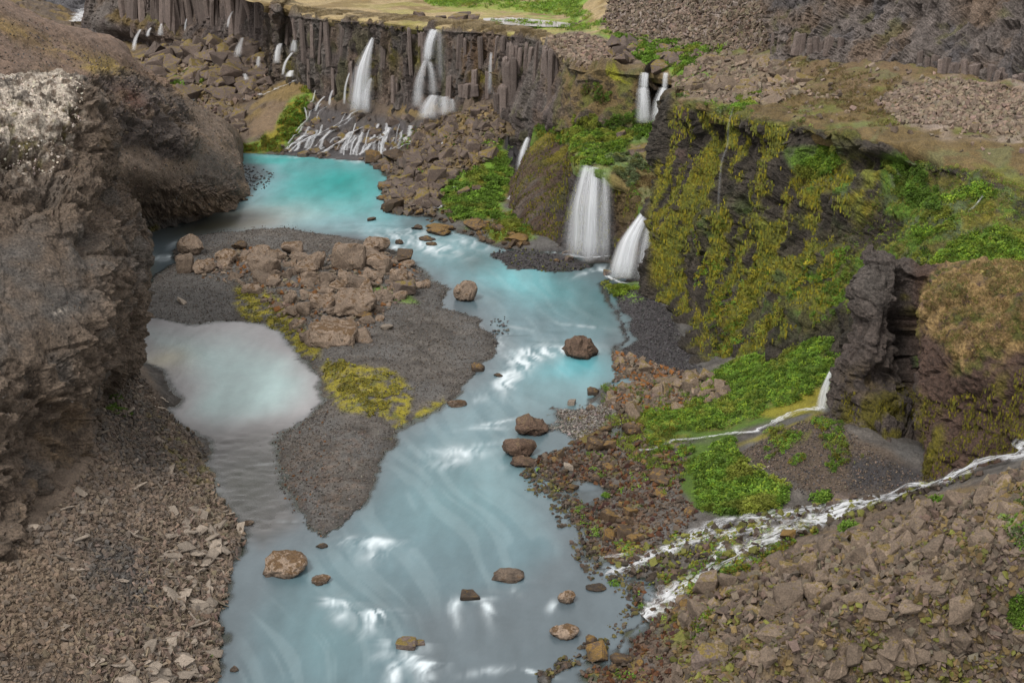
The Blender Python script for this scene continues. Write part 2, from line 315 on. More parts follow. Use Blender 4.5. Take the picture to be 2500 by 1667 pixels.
ctrl = [  # (px, py, z)
 # shores and river bed
 (600,600,-.6),(900,540,-.6),(700,450,-1.5),(850,430,-1.5),(1200,700,-1),(1300,800,-1),(1200,900,-.8),(1150,1100,-.8),(1100,1300,-.7),(900,1500,-.7),(700,1500,-.5),(1200,1600,-.6),(550,900,-.8),(650,1300,-.3),(600,1150,-.2),
 # bar
 (500,700,.5),(600,650,.9),(750,640,1.1),(900,650,1.0),(850,750,1.1),(760,830,.8),(900,850,1.0),(1000,780,.7),(1050,850,.7),(900,950,.8),(800,1080,.5),(800,1200,.3),(1000,950,.5),(650,730,.5),
 # left shore
 (0,1350,5),(60,1290,4.8),(150,1210,4.6),(245,1090,4.4),(262,965,3.2),(310,890,1),(300,1280,3.0),(400,1100,1.2),(400,1200,1.5),(450,1400,1),(300,1500,2.2),(100,1600,3.9),(0,1500,4.7),(200,1350,3.5),(-300,1500,6.5),(-300,1300,6.5),(-100,1750,5.2),(500,1300,.7),(470,1600,.6),
 # right side
 (1450,1400,0),(1500,1300,.2),(1500,1200,.25),(1420,1150,.1),(1550,1100,.5),(1470,1020,.05),(1560,950,.6),(1530,880,.2),(1560,760,.7),(1580,705,.5),(1640,800,.9),(1600,860,.6),(1700,900,.8),(1700,960,.8),(1800,950,1.5),(1900,900,3.7),(1800,890,1.9),
 (1700,1030,1.0),(1800,1040,1.5),(1900,1010,2.6),(2000,985,4.0),(2000,890,5.4),(2030,820,7),(1850,1100,2.6),(1950,1040,4.9),(2050,1080,5.6),(2150,1130,5.2),(1900,1190,2.3),(2050,1200,2.9),(2200,1185,4.2),(1750,1180,1.6),(1650,1240,.9),
 (1600,1330,.6),(1800,1265,1.5),(2000,1235,2.4),(2200,1190,4.0),(2350,1150,6),(2500,1115,8.6),(1600,1450,.3),(1700,1500,1.2),(1650,1600,.8),(1720,1400,1.2),(1900,1350,3),(2100,1300,4.6),(2300,1230,7.2),(2500,1180,10.4),(1800,1500,2.5),(2000,1450,4.5),(2200,1400,6.6),(2500,1350,10.8),(1750,1700,1.5),(2000,1600,4.6),(2250,1550,7.6),(2500,1500,11.4),(2100,1700,6.6),(2500,1700,12.5),(2800,1700,16),(2800,1300,16),(2700,1100,12),(3300,1250,18),(3300,1700,19),(3300,1050,14),(2400,1900,12),(1400,1750,0),
 # far bank, ramp under the columnar cliff, block field of the far canyon
 (700,212,6.4),(690,260,5.0),(640,262,4.4),(600,330,1.4),(700,320,2.4),(760,240,5.8),(870,272,5.2),(870,335,1.9),(800,335,2.0),(940,360,1.7),(1000,272,5.9),(1000,335,3.2),(1100,262,7.6),(1100,335,4.4),(1100,400,2.4),(1040,440,1.2),(1000,400,1.6),(1200,255,9.0),(1200,335,5.9),(1180,400,3.2),(1150,480,1.3),(1200,540,.7),(1270,430,2.0),(1260,560,.6),(1350,600,.3),(1420,625,.3),(1500,635,.3),
 (350,140,4.5),(480,150,5.5),(600,120,8.2),(600,200,4.6),(480,230,2.7),(400,230,2.2),(450,245,1.7),(560,300,1.8),(520,290,1.8),(620,230,3.4),(690,190,6.4),(300,110,5),(240,85,6),(200,50,6),(150,20,9),(300,200,2),(500,330,.5),(560,350,.2),(480,400,-.5),(100,200,4)]
cw = np.array([Z(a, b, z) for a, b, z in ctrl])
under = [(1500,400,165,0),(1700,400,155,0),(1400,330,190,2),(1600,300,185,3),(1760,600,137,-1),(1860,600,130,0),(1960,600,125,1),(2060,600,120,2),(2224,900,99,2.5),(2160,800,99,3),(2350,900,93,3),(2500,900,90,4),(2700,900,86,5),(2350,700,110,5),(2120,700,107,4),(1700,800,125,-.5)]
cw = np.vstack([cw, [[*D(a, b, y)[:2], z] for a, b, y, z in under]])     # rock-covered ground behind the cliff feet
def tps_fit(X, h, lam=2.0):
    n = len(X); d = np.linalg.norm(X[:, None]-X[None], axis=2); K = d*d*np.log(d+1e-9)
    Pm = np.hstack([np.ones((n, 1)), X]); A = np.zeros((n+3, n+3)); A[:n, :n] = K+np.eye(n)*lam; A[:n, n:] = Pm; A[n:, :n] = Pm.T
    return np.linalg.solve(A, np.concatenate([h, np.zeros(3)]))
tw = tps_fit(cw[:, :2]/10, cw[:, 2], .05)
def tps(x, y):
    out = np.empty(x.shape)
    for s in range(0, len(x), 40000):
        q = np.stack([x[s:s+40000], y[s:s+40000]], 1)/10; d = np.linalg.norm(q[:, None]-cw[None, :, :2]/10, axis=2)
        out[s:s+40000] = (d*d*np.log(d+1e-9))@tw[:-3] + tw[-3] + q@tw[-2:]
    return out
WP = {k: world_poly(v) for k, v in dict(BAR=BAR, LEFTS=LEFTS, RIGHTS=RIGHTS, FARS=FARS, BASIN=BASIN).items()}
def floor_h(x, y, detail=True):
    p = np.stack([x, y, np.zeros_like(x)], 1)
    wob = fbm(p, 2.2, 3, 3)*.35 + fbm(p, .6, 2, 4)*.16
    wob = wob + fbm(p, 1.5, 4, 6)*.9*sst(.5, 3, sdf(x, y, WP['RIGHTS'] - np.array([2.5, 0])) + 3)*sst(122, 116, y)
    h = tps(x, y)
    land = np.maximum.reduce([sdf(x, y, WP[k]) for k in ('BAR', 'LEFTS', 'RIGHTS', 'FARS')]) + wob
    shoal = sdf(x, y, WP['BASIN']) + wob
    n1 = fbm(p, 3.0, 4, 9)
    up = np.maximum(h, .03) * sst(0, 3.0, land) + .16*np.minimum(land, 1.2)
    lowdelta = sst(1.3, .5, h)*sst(-.1, .4, sdf(x, y, WP['RIGHTS']))
    up = up + n1*np.where(h > 1.5, .25, .07) - lowdelta*(.30 + .36*n1)
    dn = np.maximum(np.minimum(np.minimum(h, 0), .30*land) - .10*sst(0, -1.0, land), -1.1)
    dn = np.where((x < -11) & (y < 106) & (y > 86), np.maximum(dn, -.28), dn)
    hh = np.where(land > 0, up, dn)
    return np.where(land > 0, hh, np.maximum(hh, np.where(shoal > -1.5, .05+.05*np.minimum(shoal, 1)+n1*.05, -9)))
nyr, nxr = 540, 474
yy = 50*(330/50)**np.linspace(0, 1, nyr); ss = np.concatenate([np.linspace(-1.8, -1.15, 14), np.linspace(-1.12, 1.12, 440), np.linspace(1.15, 1.9, 20)])
YY, SS = np.meshgrid(yy, ss, indexing='ij'); XX = SS*(YY*.941+15)*(1250/F)
fx, fy = XX.ravel(), YY.ravel(); fz = floor_h(fx, fy)
FP = np.stack([fx, fy, fz], 1)
def ramp_mask(px, py):
    return sst(-12, 12, sdf(px, py, [(740,240),(800,262),(880,280),(1010,290),(1080,280),(1000,340),(950,400),(880,400),(760,388),(690,380),(720,330),(745,290)]))
px_, py_ = proj(FP); rough_far = (fy > 178)
rk, rid, _ = cellf(FP, 2.2, 31, 1.2)
FP[:, 2] += np.where(rough_far & (fz > .4), rk*.45, 0) * (1-.4*sst(0, 1, sdf(px_, py_, [(600,200),(760,240),(740,300),(690,380),(560,372)])/20))
tal_m = sst(-20, 20, sdf(px_, py_, [(1640,1420),(1800,1340),(2050,1270),(2250,1200),(2700,1150),(2700,1900),(1560,1900),(1620,1600)]))
FP[:, 2] += tal_m*(cellf(FP, 1.5, 37, 1)[0]*.28)
FP[:, 2] += fbm(FP, .5, 2, 41)*.05*sst(0, .3, fz)
G = FP.reshape(nyr, nxr, 3); nn = np.cross(np.gradient(G, axis=1), np.gradient(G, axis=0)).reshape(-1, 3); nn /= np.linalg.norm(nn, axis=1, keepdims=True)+1e-9
px_, py_ = proj(FP)
c = dict(p=FP, n=nn, px=px_, py=py_)
def floor_colour(c):
    p = c['p']; n4 = fbm(p, 1.2, 4, 51)[:, None]; n5 = fbm(p, 5, 3, 52)
    col = GREY*(.62+.25*n4) * np.ones((len(p), 1))
    col = mix(col, DGREY*1.15, nz(c, 4, -.2, .5, seed=53))
    # river bed and wet margins
    col = mix(col, np.array([.085, .072, .05]), sst(.06, -.1, p[:, 2]))
    wet = sst(.22, .02, p[:, 2]); col = mix(col, col*.62, wet)
    # left shore
    col = mix(col, BROWN*1.45*(1+.25*n4), pm(c, [(-900,1000),(262,960),(340,880),(420,1020),(520,1150),(590,1300),(540,1500),(520,1800),(-900,1800)])*.9)
    col = mix(col, DGREY*.75, pm(c, [(150,1380),(260,1330),(360,1400),(400,1480),(300,1540),(180,1500)], 40, 60)*.85); col = mix(col, DGREY*.8, pm(c, [(240,1000),(330,930),(400,1010),(440,1120),(330,1180),(240,1120)], 40, 50)*.6)
    col = mix(col, WARM*.9, pm(c, [(-900,1380),(120,1330),(330,1500),(300,1600),(-900,1640)], 30, 50)*.45)
    col = mix(col, MOSSY*.8, pm(c, [(370,1010),(440,1040),(500,1100),(500,1200),(470,1190),(400,1080)], 20, 30)*nz(c, .8, 0, .4)*.6)
    col = mix(col, OLIVE, pm(c, [(480,1180),(540,1240),(570,1330),(520,1340),(490,1260)], 20, 30)*nz(c, .8, -.1, .4)*.6)
    # gravel bar
    col = mix(col, DGREY*1.2, pm(c, [(345,780),(345,700),(400,670),(560,650),(580,790),(400,800)], 10, 12)*.8)
    m1 = pm(c, [(570,700),(640,700),(700,730),(740,800),(760,850),(735,865),(690,815),(620,795),(580,785)], 8, 18)*nz(c, .7, -.35, .05)
    m2 = pm(c, [(755,850),(820,875),(900,900),(960,905),(985,950),(975,1010),(940,1045),(900,1030),(850,990),(800,930)], 10, 25)*nz(c, .7, -.5, 0)
    m3 = pm(c, [(940,1040),(1010,1010),(1080,970),(1090,985),(1010,1035),(960,1060)], 8, 14)*nz(c, .7, -.3, .3)
    col = mix(col, mix(MOSSY*np.ones((len(p), 1))*1.15, OLIVE*1.3, nz(c, 1.1, 0, .5, seed=8)), np.clip(m1+m2+m3, 0, 1))
    col = mix(col, GREEN, pm(c, [(915,700),(1000,715),(1020,740),(960,742),(900,720)], 6, 8)*.8)
    col = mix(col, RUST*1.1, pm(c, [(660,1100),(900,1050),(900,1200),(800,1300),(700,1200)], 20, 30)*nz(c, .5, .1, .5, seed=9)*.15)
    # right: black gravel, delta, green slopes
    col = mix(col, BLACK*1.15, pm(c, [(1475,705),(1600,690),(1700,900),(1660,925),(1560,870),(1500,850),(1510,780)], 10, 14))
    col = mix(col, GREEN*1.1, pm(c, [(1480,690),(1600,690),(1570,730),(1490,725)], 8, 10)*nz(c, 1, -.6, .2))
    delta = [(1300,1120),(1380,990),(1500,1000),(1560,940),(1720,960),(1650,1080),(1620,1230),(1500,1400),(1560,1430),(1640,1400),(1700,1430),(1640,1700),(1300,1700),(1500,1500),(1420,1300)]
    dm = pm(c, delta, 25, 30)
    col = mix(col, RUST*.7, dm*nz(c, 1.3, -.1, .35, seed=12)*.6); col = mix(col, MOSSY*.8, dm*nz(c, 1.1, .15, .5, seed=13)*.6)
    gs = pm(c, [(1590,1060),(1560,1010),(1640,980),(1740,900),(1800,870),(1900,790),(2060,740),(2060,880),(2020,990),(1900,1030),(1760,1075)], 12, 16)
    col = mix(col, mix(GREEN*.55*np.ones((len(p), 1)), OLIVE*1.5, nz(c, 2, 0, .6, seed=14)), gs)
    col = mix(col, MOSSY*1.1, pm(c, [(1830,1010),(1950,965),(2020,955),(2010,1000),(1900,1030)], 8, 14)*.8)
    col = mix(col, MOSSY, pm(c, [(1770,1085),(1900,1040),(2000,1005),(2020,1020),(1900,1065),(1780,1105)], 6, 10)*.8)
    col = mix(col, BROWN*.8, pm(c, [(1800,1110),(1900,1050),(2020,1010),(2260,1160),(2230,1195),(2000,1215),(1950,1180)], 10, 14))
    col = mix(col, BLACK, pm(c, [(2060,1100),(2260,1150),(2240,1195),(2080,1190)], 20, 20))
    col = mix(col, OLIVE*1.3, pm(c, [(1850,1060),(2050,1030),(2120,1110),(1960,1130)], 20, 30)*nz(c, 1, .1, .5, seed=15)*.7)
    col = mix(col, GREEN*.5, pm(c, [(1680,1090),(1790,1080),(1830,1140),(1930,1190),(1900,1250),(1760,1262),(1690,1240),(1660,1180)], 10, 14))
    tm = pm(c, [(1640,1420),(1800,1340),(2050,1270),(2250,1200),(2700,1130),(2700,1900),(1560,1900),(1620,1600)], 20, 20)
    col = mix(col, BROWN*1.15*(1+.3*n4), tm)
    col = mix(col, MOSSB*.9, tm*nz(c, 1.6, .1, .5, seed=16)*.8); col = mix(col, OLIVE*1.6, pm(c, [(1600,1480),(1720,1420),(1760,1480),(1700,1560),(1640,1560)], 15, 20))
    # far bank
    fb = sst(172, 182, p[:, 1])*sst(.3, .8, p[:, 2])
    col = mix(col, mix(BROWN*1.0*np.ones((len(p), 1)), MOSSB*.8, nz(c, 3, -.1, .5, seed=17)), fb)
    col = mix(col, mix(GREEN*np.ones((len(p), 1)), MOSSY, nz(c, 2.5, -.1, .5, seed=18)), pm(c, [(740,215),(770,240),(745,290),(730,340),(680,372),(585,372),(585,350),(640,330),(680,270)], 8, 10))
    col = mix(col, WARM*.75, pm(c, [(640,265),(680,240),(700,250),(670,320),(610,340),(610,300)], 8, 8))
    col = mix(col, MOSSB*.9, pm(c, [(620,255),(690,190),(735,200),(745,225),(690,240)], 6, 8))
    rm = ramp_mask(c['px'], c['py']); col = mix(col, BLACK*1.8, rm*.9)
    col = mix(col, GREEN, pm(c, [(395,195),(440,185),(500,170),(530,185),(500,210),(470,235),(400,215)], 5, 8)*.8)
    g1 = pm(c, [(1075,460),(1130,430),(1200,400),(1190,340),(1240,330),(1250,420),(1235,480),(1200,540),(1110,545),(1070,500)], 10, 14)
    g2 = pm(c, [(1180,560),(1240,520),(1350,505),(1340,560),(1280,590),(1200,590)], 8, 10)
    col = mix(col, mix(GREEN*np.ones((len(p), 1)), MOSSY*.9, nz(c, 2, 0, .5, seed=19)), np.clip(g1+g2, 0, 1))
    col = mix(col, BLACK*1.1, pm(c, [(1180,600),(1400,610),(1500,670),(1400,680),(1200,660)], 10, 10)*.8)
    col = mix(col, BLACK*.9, pm(c, [(1215,325),(1345,325),(1320,410),(1290,425),(1250,420)], 6, 8))  # shade of the cave under the overhang, painted into the floor colour
    return col*(1+.12*n5[:, None])
fcol = floor_colour(c)
fidx = np.arange(nyr*nxr).reshape(nyr, nxr)
fq = np.stack([fidx[:-1, :-1], fidx[:-1, 1:], fidx[1:, 1:], fidx[1:, :-1]], -1).reshape(-1, 4)
fz_q = FP[fq, 2].max(1); keep = fz_q > -50
o = mesh_np('valley_floor', FP, fq[keep], M_ground, fcol, False)
meta(o, 'dark gravel and stony ground of the canyon floor on both banks and under the river', kind='structure')
SURF['floor'] = dict(P=FP, n=nn, px=px_, py=py_, a=np.linalg.norm(np.cross(np.gradient(G, axis=1), np.gradient(G, axis=0)), axis=2).ravel())
def ground(px, py, z0=0.0):
    """point where the view ray at (px,py) meets the valley floor"""
    r = ray(px, py); z = z0
    for _ in range(12):
        q = np.array([0, 0, CAMZ]) + r*((z-CAMZ)/r[2]); z = z*.4 + .6*float(floor_h(q[:1], q[1:2])[0])
    return np.array([0, 0, CAMZ]) + r*((z-CAMZ)/r[2])

# ------------------------------------------------------------------ river surface
nyw, nxw = 460, 330
yw = 52*(225/52)**np.linspace(0, 1, nyw); sw = np.linspace(-.9, .62, nxw)
YW, SW = np.meshgrid(yw, sw, indexing='ij'); XW = SW*(YW*.941+15)*(1250/F)
WPn = np.stack([XW.ravel(), YW.ravel(), np.zeros(XW.size)], 1); wpx, wpy = proj(WPn)
wh = floor_h(WPn[:, 0], WPn[:, 1])
cw_ = dict(p=WPn, px=wpx, py=wpy)
AQUA = np.array([.025, .26, .25]); PALE = np.array([.120, .225, .25]); MIDB = np.array([.070, .122, .142]); SLATE = np.array([.066, .086, .098]); LILAC = np.array([.19, .185, .19])  # LILAC: sky reflection on the shallows, painted as water colour
MILK = np.array([.23, .325, .325])
def blob(px, py, cx, cy, rx, ry, ang=0, pw=1.0):
    a = math.radians(ang); dx, dy = px-cx, py-cy
    u = (dx*math.cos(a)+dy*math.sin(a))/rx; v = (-dx*math.sin(a)+dy*math.cos(a))/ry
    return np.exp(-(u*u+v*v)**pw)
def river_colour():
    p, x, y = WPn, wpx + fbm(WPn, 5, 3, 61)*16, wpy + fbm(WPn, 5, 3, 62)*9
    one = np.ones((len(p), 1)); col = SLATE*one
    flow = fbm(p, (1.6, 7, 1), 4, 63)
    chan = [(900,560),(1010,570),(1130,560),(1210,640),(1330,690),(1400,760),(1480,800),(1450,900),(1330,960),(1250,1040),(1210,1150),(1290,1250),(1350,1340),(1270,1420),(1000,1500),(1050,1700),(560,1700),(640,1500),(700,1400),(860,1290),(930,1200),(1000,1060),(1120,990),(1230,900),(1240,820),(1190,760),(1110,680),(1040,630),(940,600)]
    d = sdf(x, y, chan); col = mix(col, MIDB, sst(-45, 45, d)); col = mix(col, SLATE*1.05, sst(1250, 1500, y)*.45)
    col = mix(col, PALE*.8, blob(x, y, 1080, 600, 130, 55, 20)); col = mix(col, np.array([.10, .30, .33]), blob(x, y, 1290, 690, 150, 45, 18)*.9)
    col = mix(col, np.array([.045, .11, .12]), blob(x, y, 1440, 745, 90, 55, 30)*.9)
    col = mix(col, PALE*.85, blob(x, y, 1390, 930, 130, 70, -15)); col = mix(col, np.array([.07, .28, .32]), blob(x, y, 1405, 900, 75, 30)*.85)
    col = mix(col, PALE*.72, blob(x, y, 1150, 1190, 190, 120, -20)*.8); col = mix(col, PALE*.7, blob(x, y, 800, 1560, 130, 150)*.6)
    # turquoise pool
    pool = [(590,360),(900,380),(960,430),(950,490),(1000,520),(950,560),(820,560),(640,540),(600,500),(660,430),(640,390)]
    dp = sdf(x, y, pool); col = mix(col, PALE*1.05, sst(-25, 20, dp)); col = mix(col, AQUA, sst(5, 70, dp)*.55)
    col = mix(col, AQUA*.85, blob(x, y, 840, 440, 110, 45)); col = mix(col, AQUA, blob(x, y, 700, 385, 160, 14)*.7)
    col = mix(col, MILK, blob(x, y, 690, 520, 110, 28)*.8); col = mix(col, LILAC*1.3, blob(x, y, 640, 535, 60, 22)*.6)
    # lagoon, its rim tinted with painted sky reflection
    lag = [(330,780),(600,785),(700,830),(790,920),(780,985),(720,1040),(650,1070),(520,1090),(430,1030),(440,960),(380,900),(330,860)]
    dl = sdf(x, y, lag); col = mix(col, LILAC*1.0, sst(-55, 20, dl)); col = mix(col, MILK*.95, sst(5, 110, dl)*.95); col = mix(col, np.array([.36, .33, .22]), blob(x, y, 405, 880, 50, 28)*.5)
    col = mix(col, SLATE*.9, sst(1080, 1130, y)*sst(760, 700, x)*sst(1400, 1300, y)*.8)
    col = col*(1+.16*flow[:, None]); fl2 = fbm(np.stack([p[:, 0]+.35*p[:, 1]+fbm(p, 14, 2, 69)*2.0, p[:, 1], p[:, 2]], 1), (.8, 9, 1), 3, 70); col = mix(col, np.array([.30, .38, .40]), np.clip(fl2*.4-.05, 0, .10)*sst(-60, 30, d)*sst(540, 600, wpy))
    ch = sst(-40, 34, sdf(x, y, [(400,1040),(600,1050),(760,1040),(680,1130),(720,1270),(640,1320),(590,1300),(520,1190),(500,1110)]))
    col = mix(col, np.array([.115, .108, .108])*(1+.35*fbm(p, (.9, .4, 1), 4, 74)[:, None]), ch*.9)
    # brownish shallows
    col = mix(col, np.array([.09, .075, .03]), blob(x, y, 540, 545, 110, 20, -10)*.9); col = mix(col, np.array([.10, .09, .03]), blob(x, y, 345, 700, 30, 60)*.9)
    # foam streaks
    st = fbm(np.stack([p[:, 0]+fbm(p, 3, 2, 73)*.8, p[:, 1], p[:, 2]], 1), (.38, 2.2, 1), 4, 64); foam = np.zeros(len(p)); x, y = wpx + fbm(WPn, 3, 2, 71)*8, wpy+fbm(WPn, 3, 2, 72)*4
    for cx, cy, rx, ry, an, k in [(912,1322,48,10,4,1.4),(905,1345,42,22,0,.55),(915,1498,38,11,-8,1.5),(905,1520,40,22,-20,.5),(825,1468,28,8,10,.9),(830,1500,20,22,60,.5),
        (985,1570,45,9,6,.8),(960,1590,50,14,-12,.35),(1030,1620,42,9,8,1.0),(965,1635,14,26,15,1.2),(1040,1640,18,26,-10,1.3),(1000,1600,22,14,25,1.0),(1120,1105,60,16,0,.75),(1100,1125,50,18,-10,.5),(1160,1085,60,6,-6,.4),
        (1335,860,80,11,-4,2.2),(1280,884,52,17,-32,1.9),(1245,920,40,20,-50,1.3),(1180,970,34,7,-20,.55),(1230,885,50,30,-40,.3),
        (1040,600,90,13,14,1.1),(1010,575,60,9,0,.7),(1150,595,60,16,16,.5),(965,605,26,7,10,.7),(1230,820,34,5,-10,.45),(1240,800,60,5,6,.3),(1420,795,50,4,6,.35),(1210,845,16,14,0,.5),(1215,1140,60,10,-6,.15),(1010,565,120,8,2,.35),(1090,790,40,3,0,.3),
        (1500,650,60,8,-12,1.2),(1420,612,60,6,0,1.0),(1370,620,40,5,10,.8),(1440,665,40,5,-15,.7),(1215,1030,50,5,-12,.5),(1195,1045,60,4,-4,.4),
        (1118,1475,12,22,0,.7),(1187,1478,9,20,-10,1.0),(1183,1460,20,4,0,.8),(1262,1450,10,8,0,.4),(1345,1478,10,12,20,.6),(1190,1640,46,9,-10,.5),(1300,1640,40,5,10,.6),(1325,1655,10,14,0,.5),
        (930,395,50,5,0,.9),(1000,405,35,6,-15,1.0),(860,392,70,3,2,.8),(760,385,80,3,2,.7),(990,460,24,4,-5,.4),
        (400,625,40,6,-20,.9),(370,640,40,6,-18,.9),(440,590,26,6,-25,.5),(640,1130,22,3,0,.4),(690,1270,26,3,0,.4),(1500,1380,20,5,-20,.7),(1440,1310,8,7,0,.8),(1450,1365,16,4,0,.8)]:
        if k >= .7 and cy > 1280: cy = cy - ry*.3; ry_ = np.where(y > cy, ry*2.1, ry*.55); rx = np.where(y > cy, rx*1.1, rx)
        else: ry_ = ry
        foam = np.maximum(foam, blob(x, y, cx, cy, rx, ry_, an, .9)*min(k, 1.9))
    foam = np.clip(foam*(.60+1.0*st), 0, 1)*.95
    col = mix(col, np.array([.46, .52, .55]), foam)
    rip = blob(x, y, 1300, 815, 150, 26, 4)*.8 + blob(x, y, 960, 560, 160, 22, 5)*.5 + blob(x, y, 1000, 1400, 250, 26, 3)*.12
    al = np.clip(sst(-.02, -.24, wh), 0, 1); al = np.maximum(al*.97, foam)
    al = np.where(y < 300, 1, al)
    shal = blob(x, y, 540, 545, 130, 24, -10) + blob(x, y, 600, 1180, 90, 110, 15)*.3 + blob(x, y, 1170, 640, 60, 30)*.6
    shal = shal + .45*ch
    al = np.clip(al*(1-np.clip(shal, 0, .8)), 0, 1); al = np.maximum(al, foam)
    hump = np.zeros(len(p))
    for cx, cy, rx, ry, k in [(905,1318,52,12,.35),(915,1490,44,13,.35),(1000,1612,60,14,.3),(985,1565,50,12,.2),(1340,852,80,10,.25),(1120,1098,60,12,.2),(1185,1450,50,8,.15),(1265,1425,60,8,.12),(1050,585,60,10,.2),(825,1462,30,9,.2)]:
        hump = hump + blob(wpx, wpy, cx, cy, rx, ry)*k*.35
    wave = fbm(p, (3.5, .9, 1), 3, 66)*.05*np.clip(rip*2, 0, 1.6) + fbm(p, (.9, .35, 1), 3, 67)*.07*sst(-20, 20, sdf(wpx, wpy, [(450,1070),(690,1060),(720,1270),(640,1320),(590,1300),(500,1150)])) + fbm(p, 2.5, 2, 68)*.01
    return np.hstack([col, al[:, None]]), hump + wave
wc, wz = river_colour(); WPn[:, 2] = wz
widx = np.arange(nyw*nxw).reshape(nyw, nxw)
wq = np.stack([widx[:-1, :-1], widx[:-1, 1:], widx[1:, 1:], widx[1:, :-1]], -1).reshape(-1, 4)
keep = (wh[wq].min(1) < .15)
o = mesh_np('river', WPn, wq[keep], M_water, wc, True); meta(o, 'milky turquoise and grey river with lagoon and pool winding through the canyon', kind='structure')

# ------------------------------------------------------------------ landforms
def DD(row): return [D(*q) for q in row]
def rocky(c, big=1.0, sc=3.0, seed=1, fine=1.0):
    p = c['p']; a, _, _ = cellf(p, sc, seed, .9); b, _, _ = cellf(p, sc*.33, seed+3, .9)
    _, _, e1 = cellf(p, (sc*1.1, sc*1.1, sc*.8), seed+9); led, _, _ = cellf(p, (sc*2.2, sc*2.2, sc*.42), seed+10, .4)
    return big*(-.32*sst(.14, 0, e1) + led*.16 + a*.28*sc/3 + b*.12*sc/3 + fbm(p, sc*1.3, 4, seed+5)*.3) + fine*(fbm(p, .8, 4, seed+6, .65)*.15 + cellf(p, .62, seed+8, 1.2)[0]*.075)

# near bluff on the left bank
A = [DD([(-700,240,118),(-200,230,125),(0,230,128),(100,225,128),(180,232,128),(215,262,128),(232,330,128)]),
     DD([(-700,195,92),(-200,192,104),(0,192,108),(95,180,110),(170,184,111),(212,220,113),(240,262,120)]),
     DD([(-700,300,86),(-200,300,98),(0,290,102),(104,280,104),(190,272,106),(268,292,109),(282,322,120)]),
     DD([(-700,410,82),(-200,400,94),(0,400,98),(110,392,100.5),(196,392,104),(258,382,108),(285,400,120)]),
     DD([(-700,520,79),(-200,520,90),(0,520,94),(120,510,96),(206,500,99.5),(252,478,106),(300,480,120)]),
     DD([(-700,640,76),(-200,640,86),(0,640,90),(130,630,92.5),(236,612,97),(330,560,108),(345,560,122)]),
     DD([(-700,780,73),(-200,780,82),(0,780,86),(140,770,89),(256,742,94),(338,700,104),(347,680,120)]),
     DD([(-700,920,70),(-200,920,79),(0,920,82.5),(120,910,86),(238,872,91),(328,815,102),(338,790,118)]),
     DD([(-700,1080,67),(-200,1080,76),(0,1060,79.5),(110,1030,83.5),(218,980,89),(308,895,99.5),(328,880,115)]),
     DD([(-700,1420,60),(-200,1430,69),(0,1350,74.5),(115,1235,81),(226,1085,90.5),(258,965,102),(300,915,112)]),
     DD([(-700,1560,60),(-200,1560,68),(0,1470,73.5),(115,1350,80),(226,1190,89),(250,1050,101),(290,980,111)])]
def dA(c):
    r = rocky(c, 1.7, 3.4, 1, 1.6) + fbm(c['p'], 7, 3, 78)*.7
    slope = pm(c, [(-900,560),(200,560),(250,620),(230,760),(120,900),(-900,900)], 40, 30)*.8      # gravelly apron: smoother
    top = pm(c, [(-900,150),(200,170),(215,250),(150,330),(-900,340)], 20, 20)*.4
    gully = -1.6*blob(c['px'], c['py'], 228, 560, 22, 60, 15) - 1.0*blob(c['px'], c['py'], 130, 1020, 60, 70)
    ledge = .8*blob(c['px'], c['py'], 90, 300, 130, 16, 4) - .7*blob(c['px'], c['py'], 80, 385, 90, 26, 4)
    vert = fbm(c['p'], (1.0, 1.0, 5), 3, 77)*.35*sst(700, 900, c['py'])
    return r*(1-slope)*(1-top) + gully + ledge + vert
def kA(c):
    p = c['p']; n4 = fbm(p, 1.0, 5, 101, .65)[:, None]; col = BROWN*1.75*(1+.3*n4)
    col = mix(col, GREY*.95, nz(c, 3, .1, .6, seed=102)*.7)
    ap = pm(c, [(-900,590),(180,560),(260,640),(235,760),(120,860),(-900,900)], 50, 50)
    col = mix(col, DGREY*1.35, ap*nz(c, 5, -.4, .3, seed=103)*.85)
    col = mix(col, BROWN*1.7, pm(c, [(-900,400),(200,400),(240,560),(-900,600)], 40, 40)*.5)
    li = pm(c, [(-900,150),(60,190),(110,170),(200,180),(200,230),(165,285),(140,330),(-900,335)], 14, 26)
    li2 = pm(c, [(-900,330),(210,230),(215,320),(150,430),(20,450),(-900,420)], 20, 30)*.9
    lich = np.clip(li*nz(c, .55, -.55, .1, seed=104) + li2*nz(c, .45, .05, .5, seed=105)*.8, 0, 1)
    col = mix(col, LICH*(1+.15*n4), lich)
    col = mix(col, MOSSY*.8, pm(c, [(-900,230),(200,230),(200,420),(-900,420)], 30, 30)*nz(c, .7, .35, .7, seed=106)*.6)
    col = mix(col, WARM*1.3, pm(c, [(80,1000),(260,960),(230,1200),(60,1250)], 30, 40)*nz(c, 1.5, .05, .5, seed=107)*.7)
    col = mix(col, WARM*1.2, blob(c['px'], c['py'], 258, 345, 14, 26)*.6)
    col = mix(col, LICH*.8, blob(c['px'], c['py'], 145, 760, 14, 8)*nz(c, .4, -.1, .2, seed=108))
    return col
patch('bluff', A, .185, dA, kA, M_cliff, 'dark brown rock bluff on the near left bank, its top crusted with pale lichen')

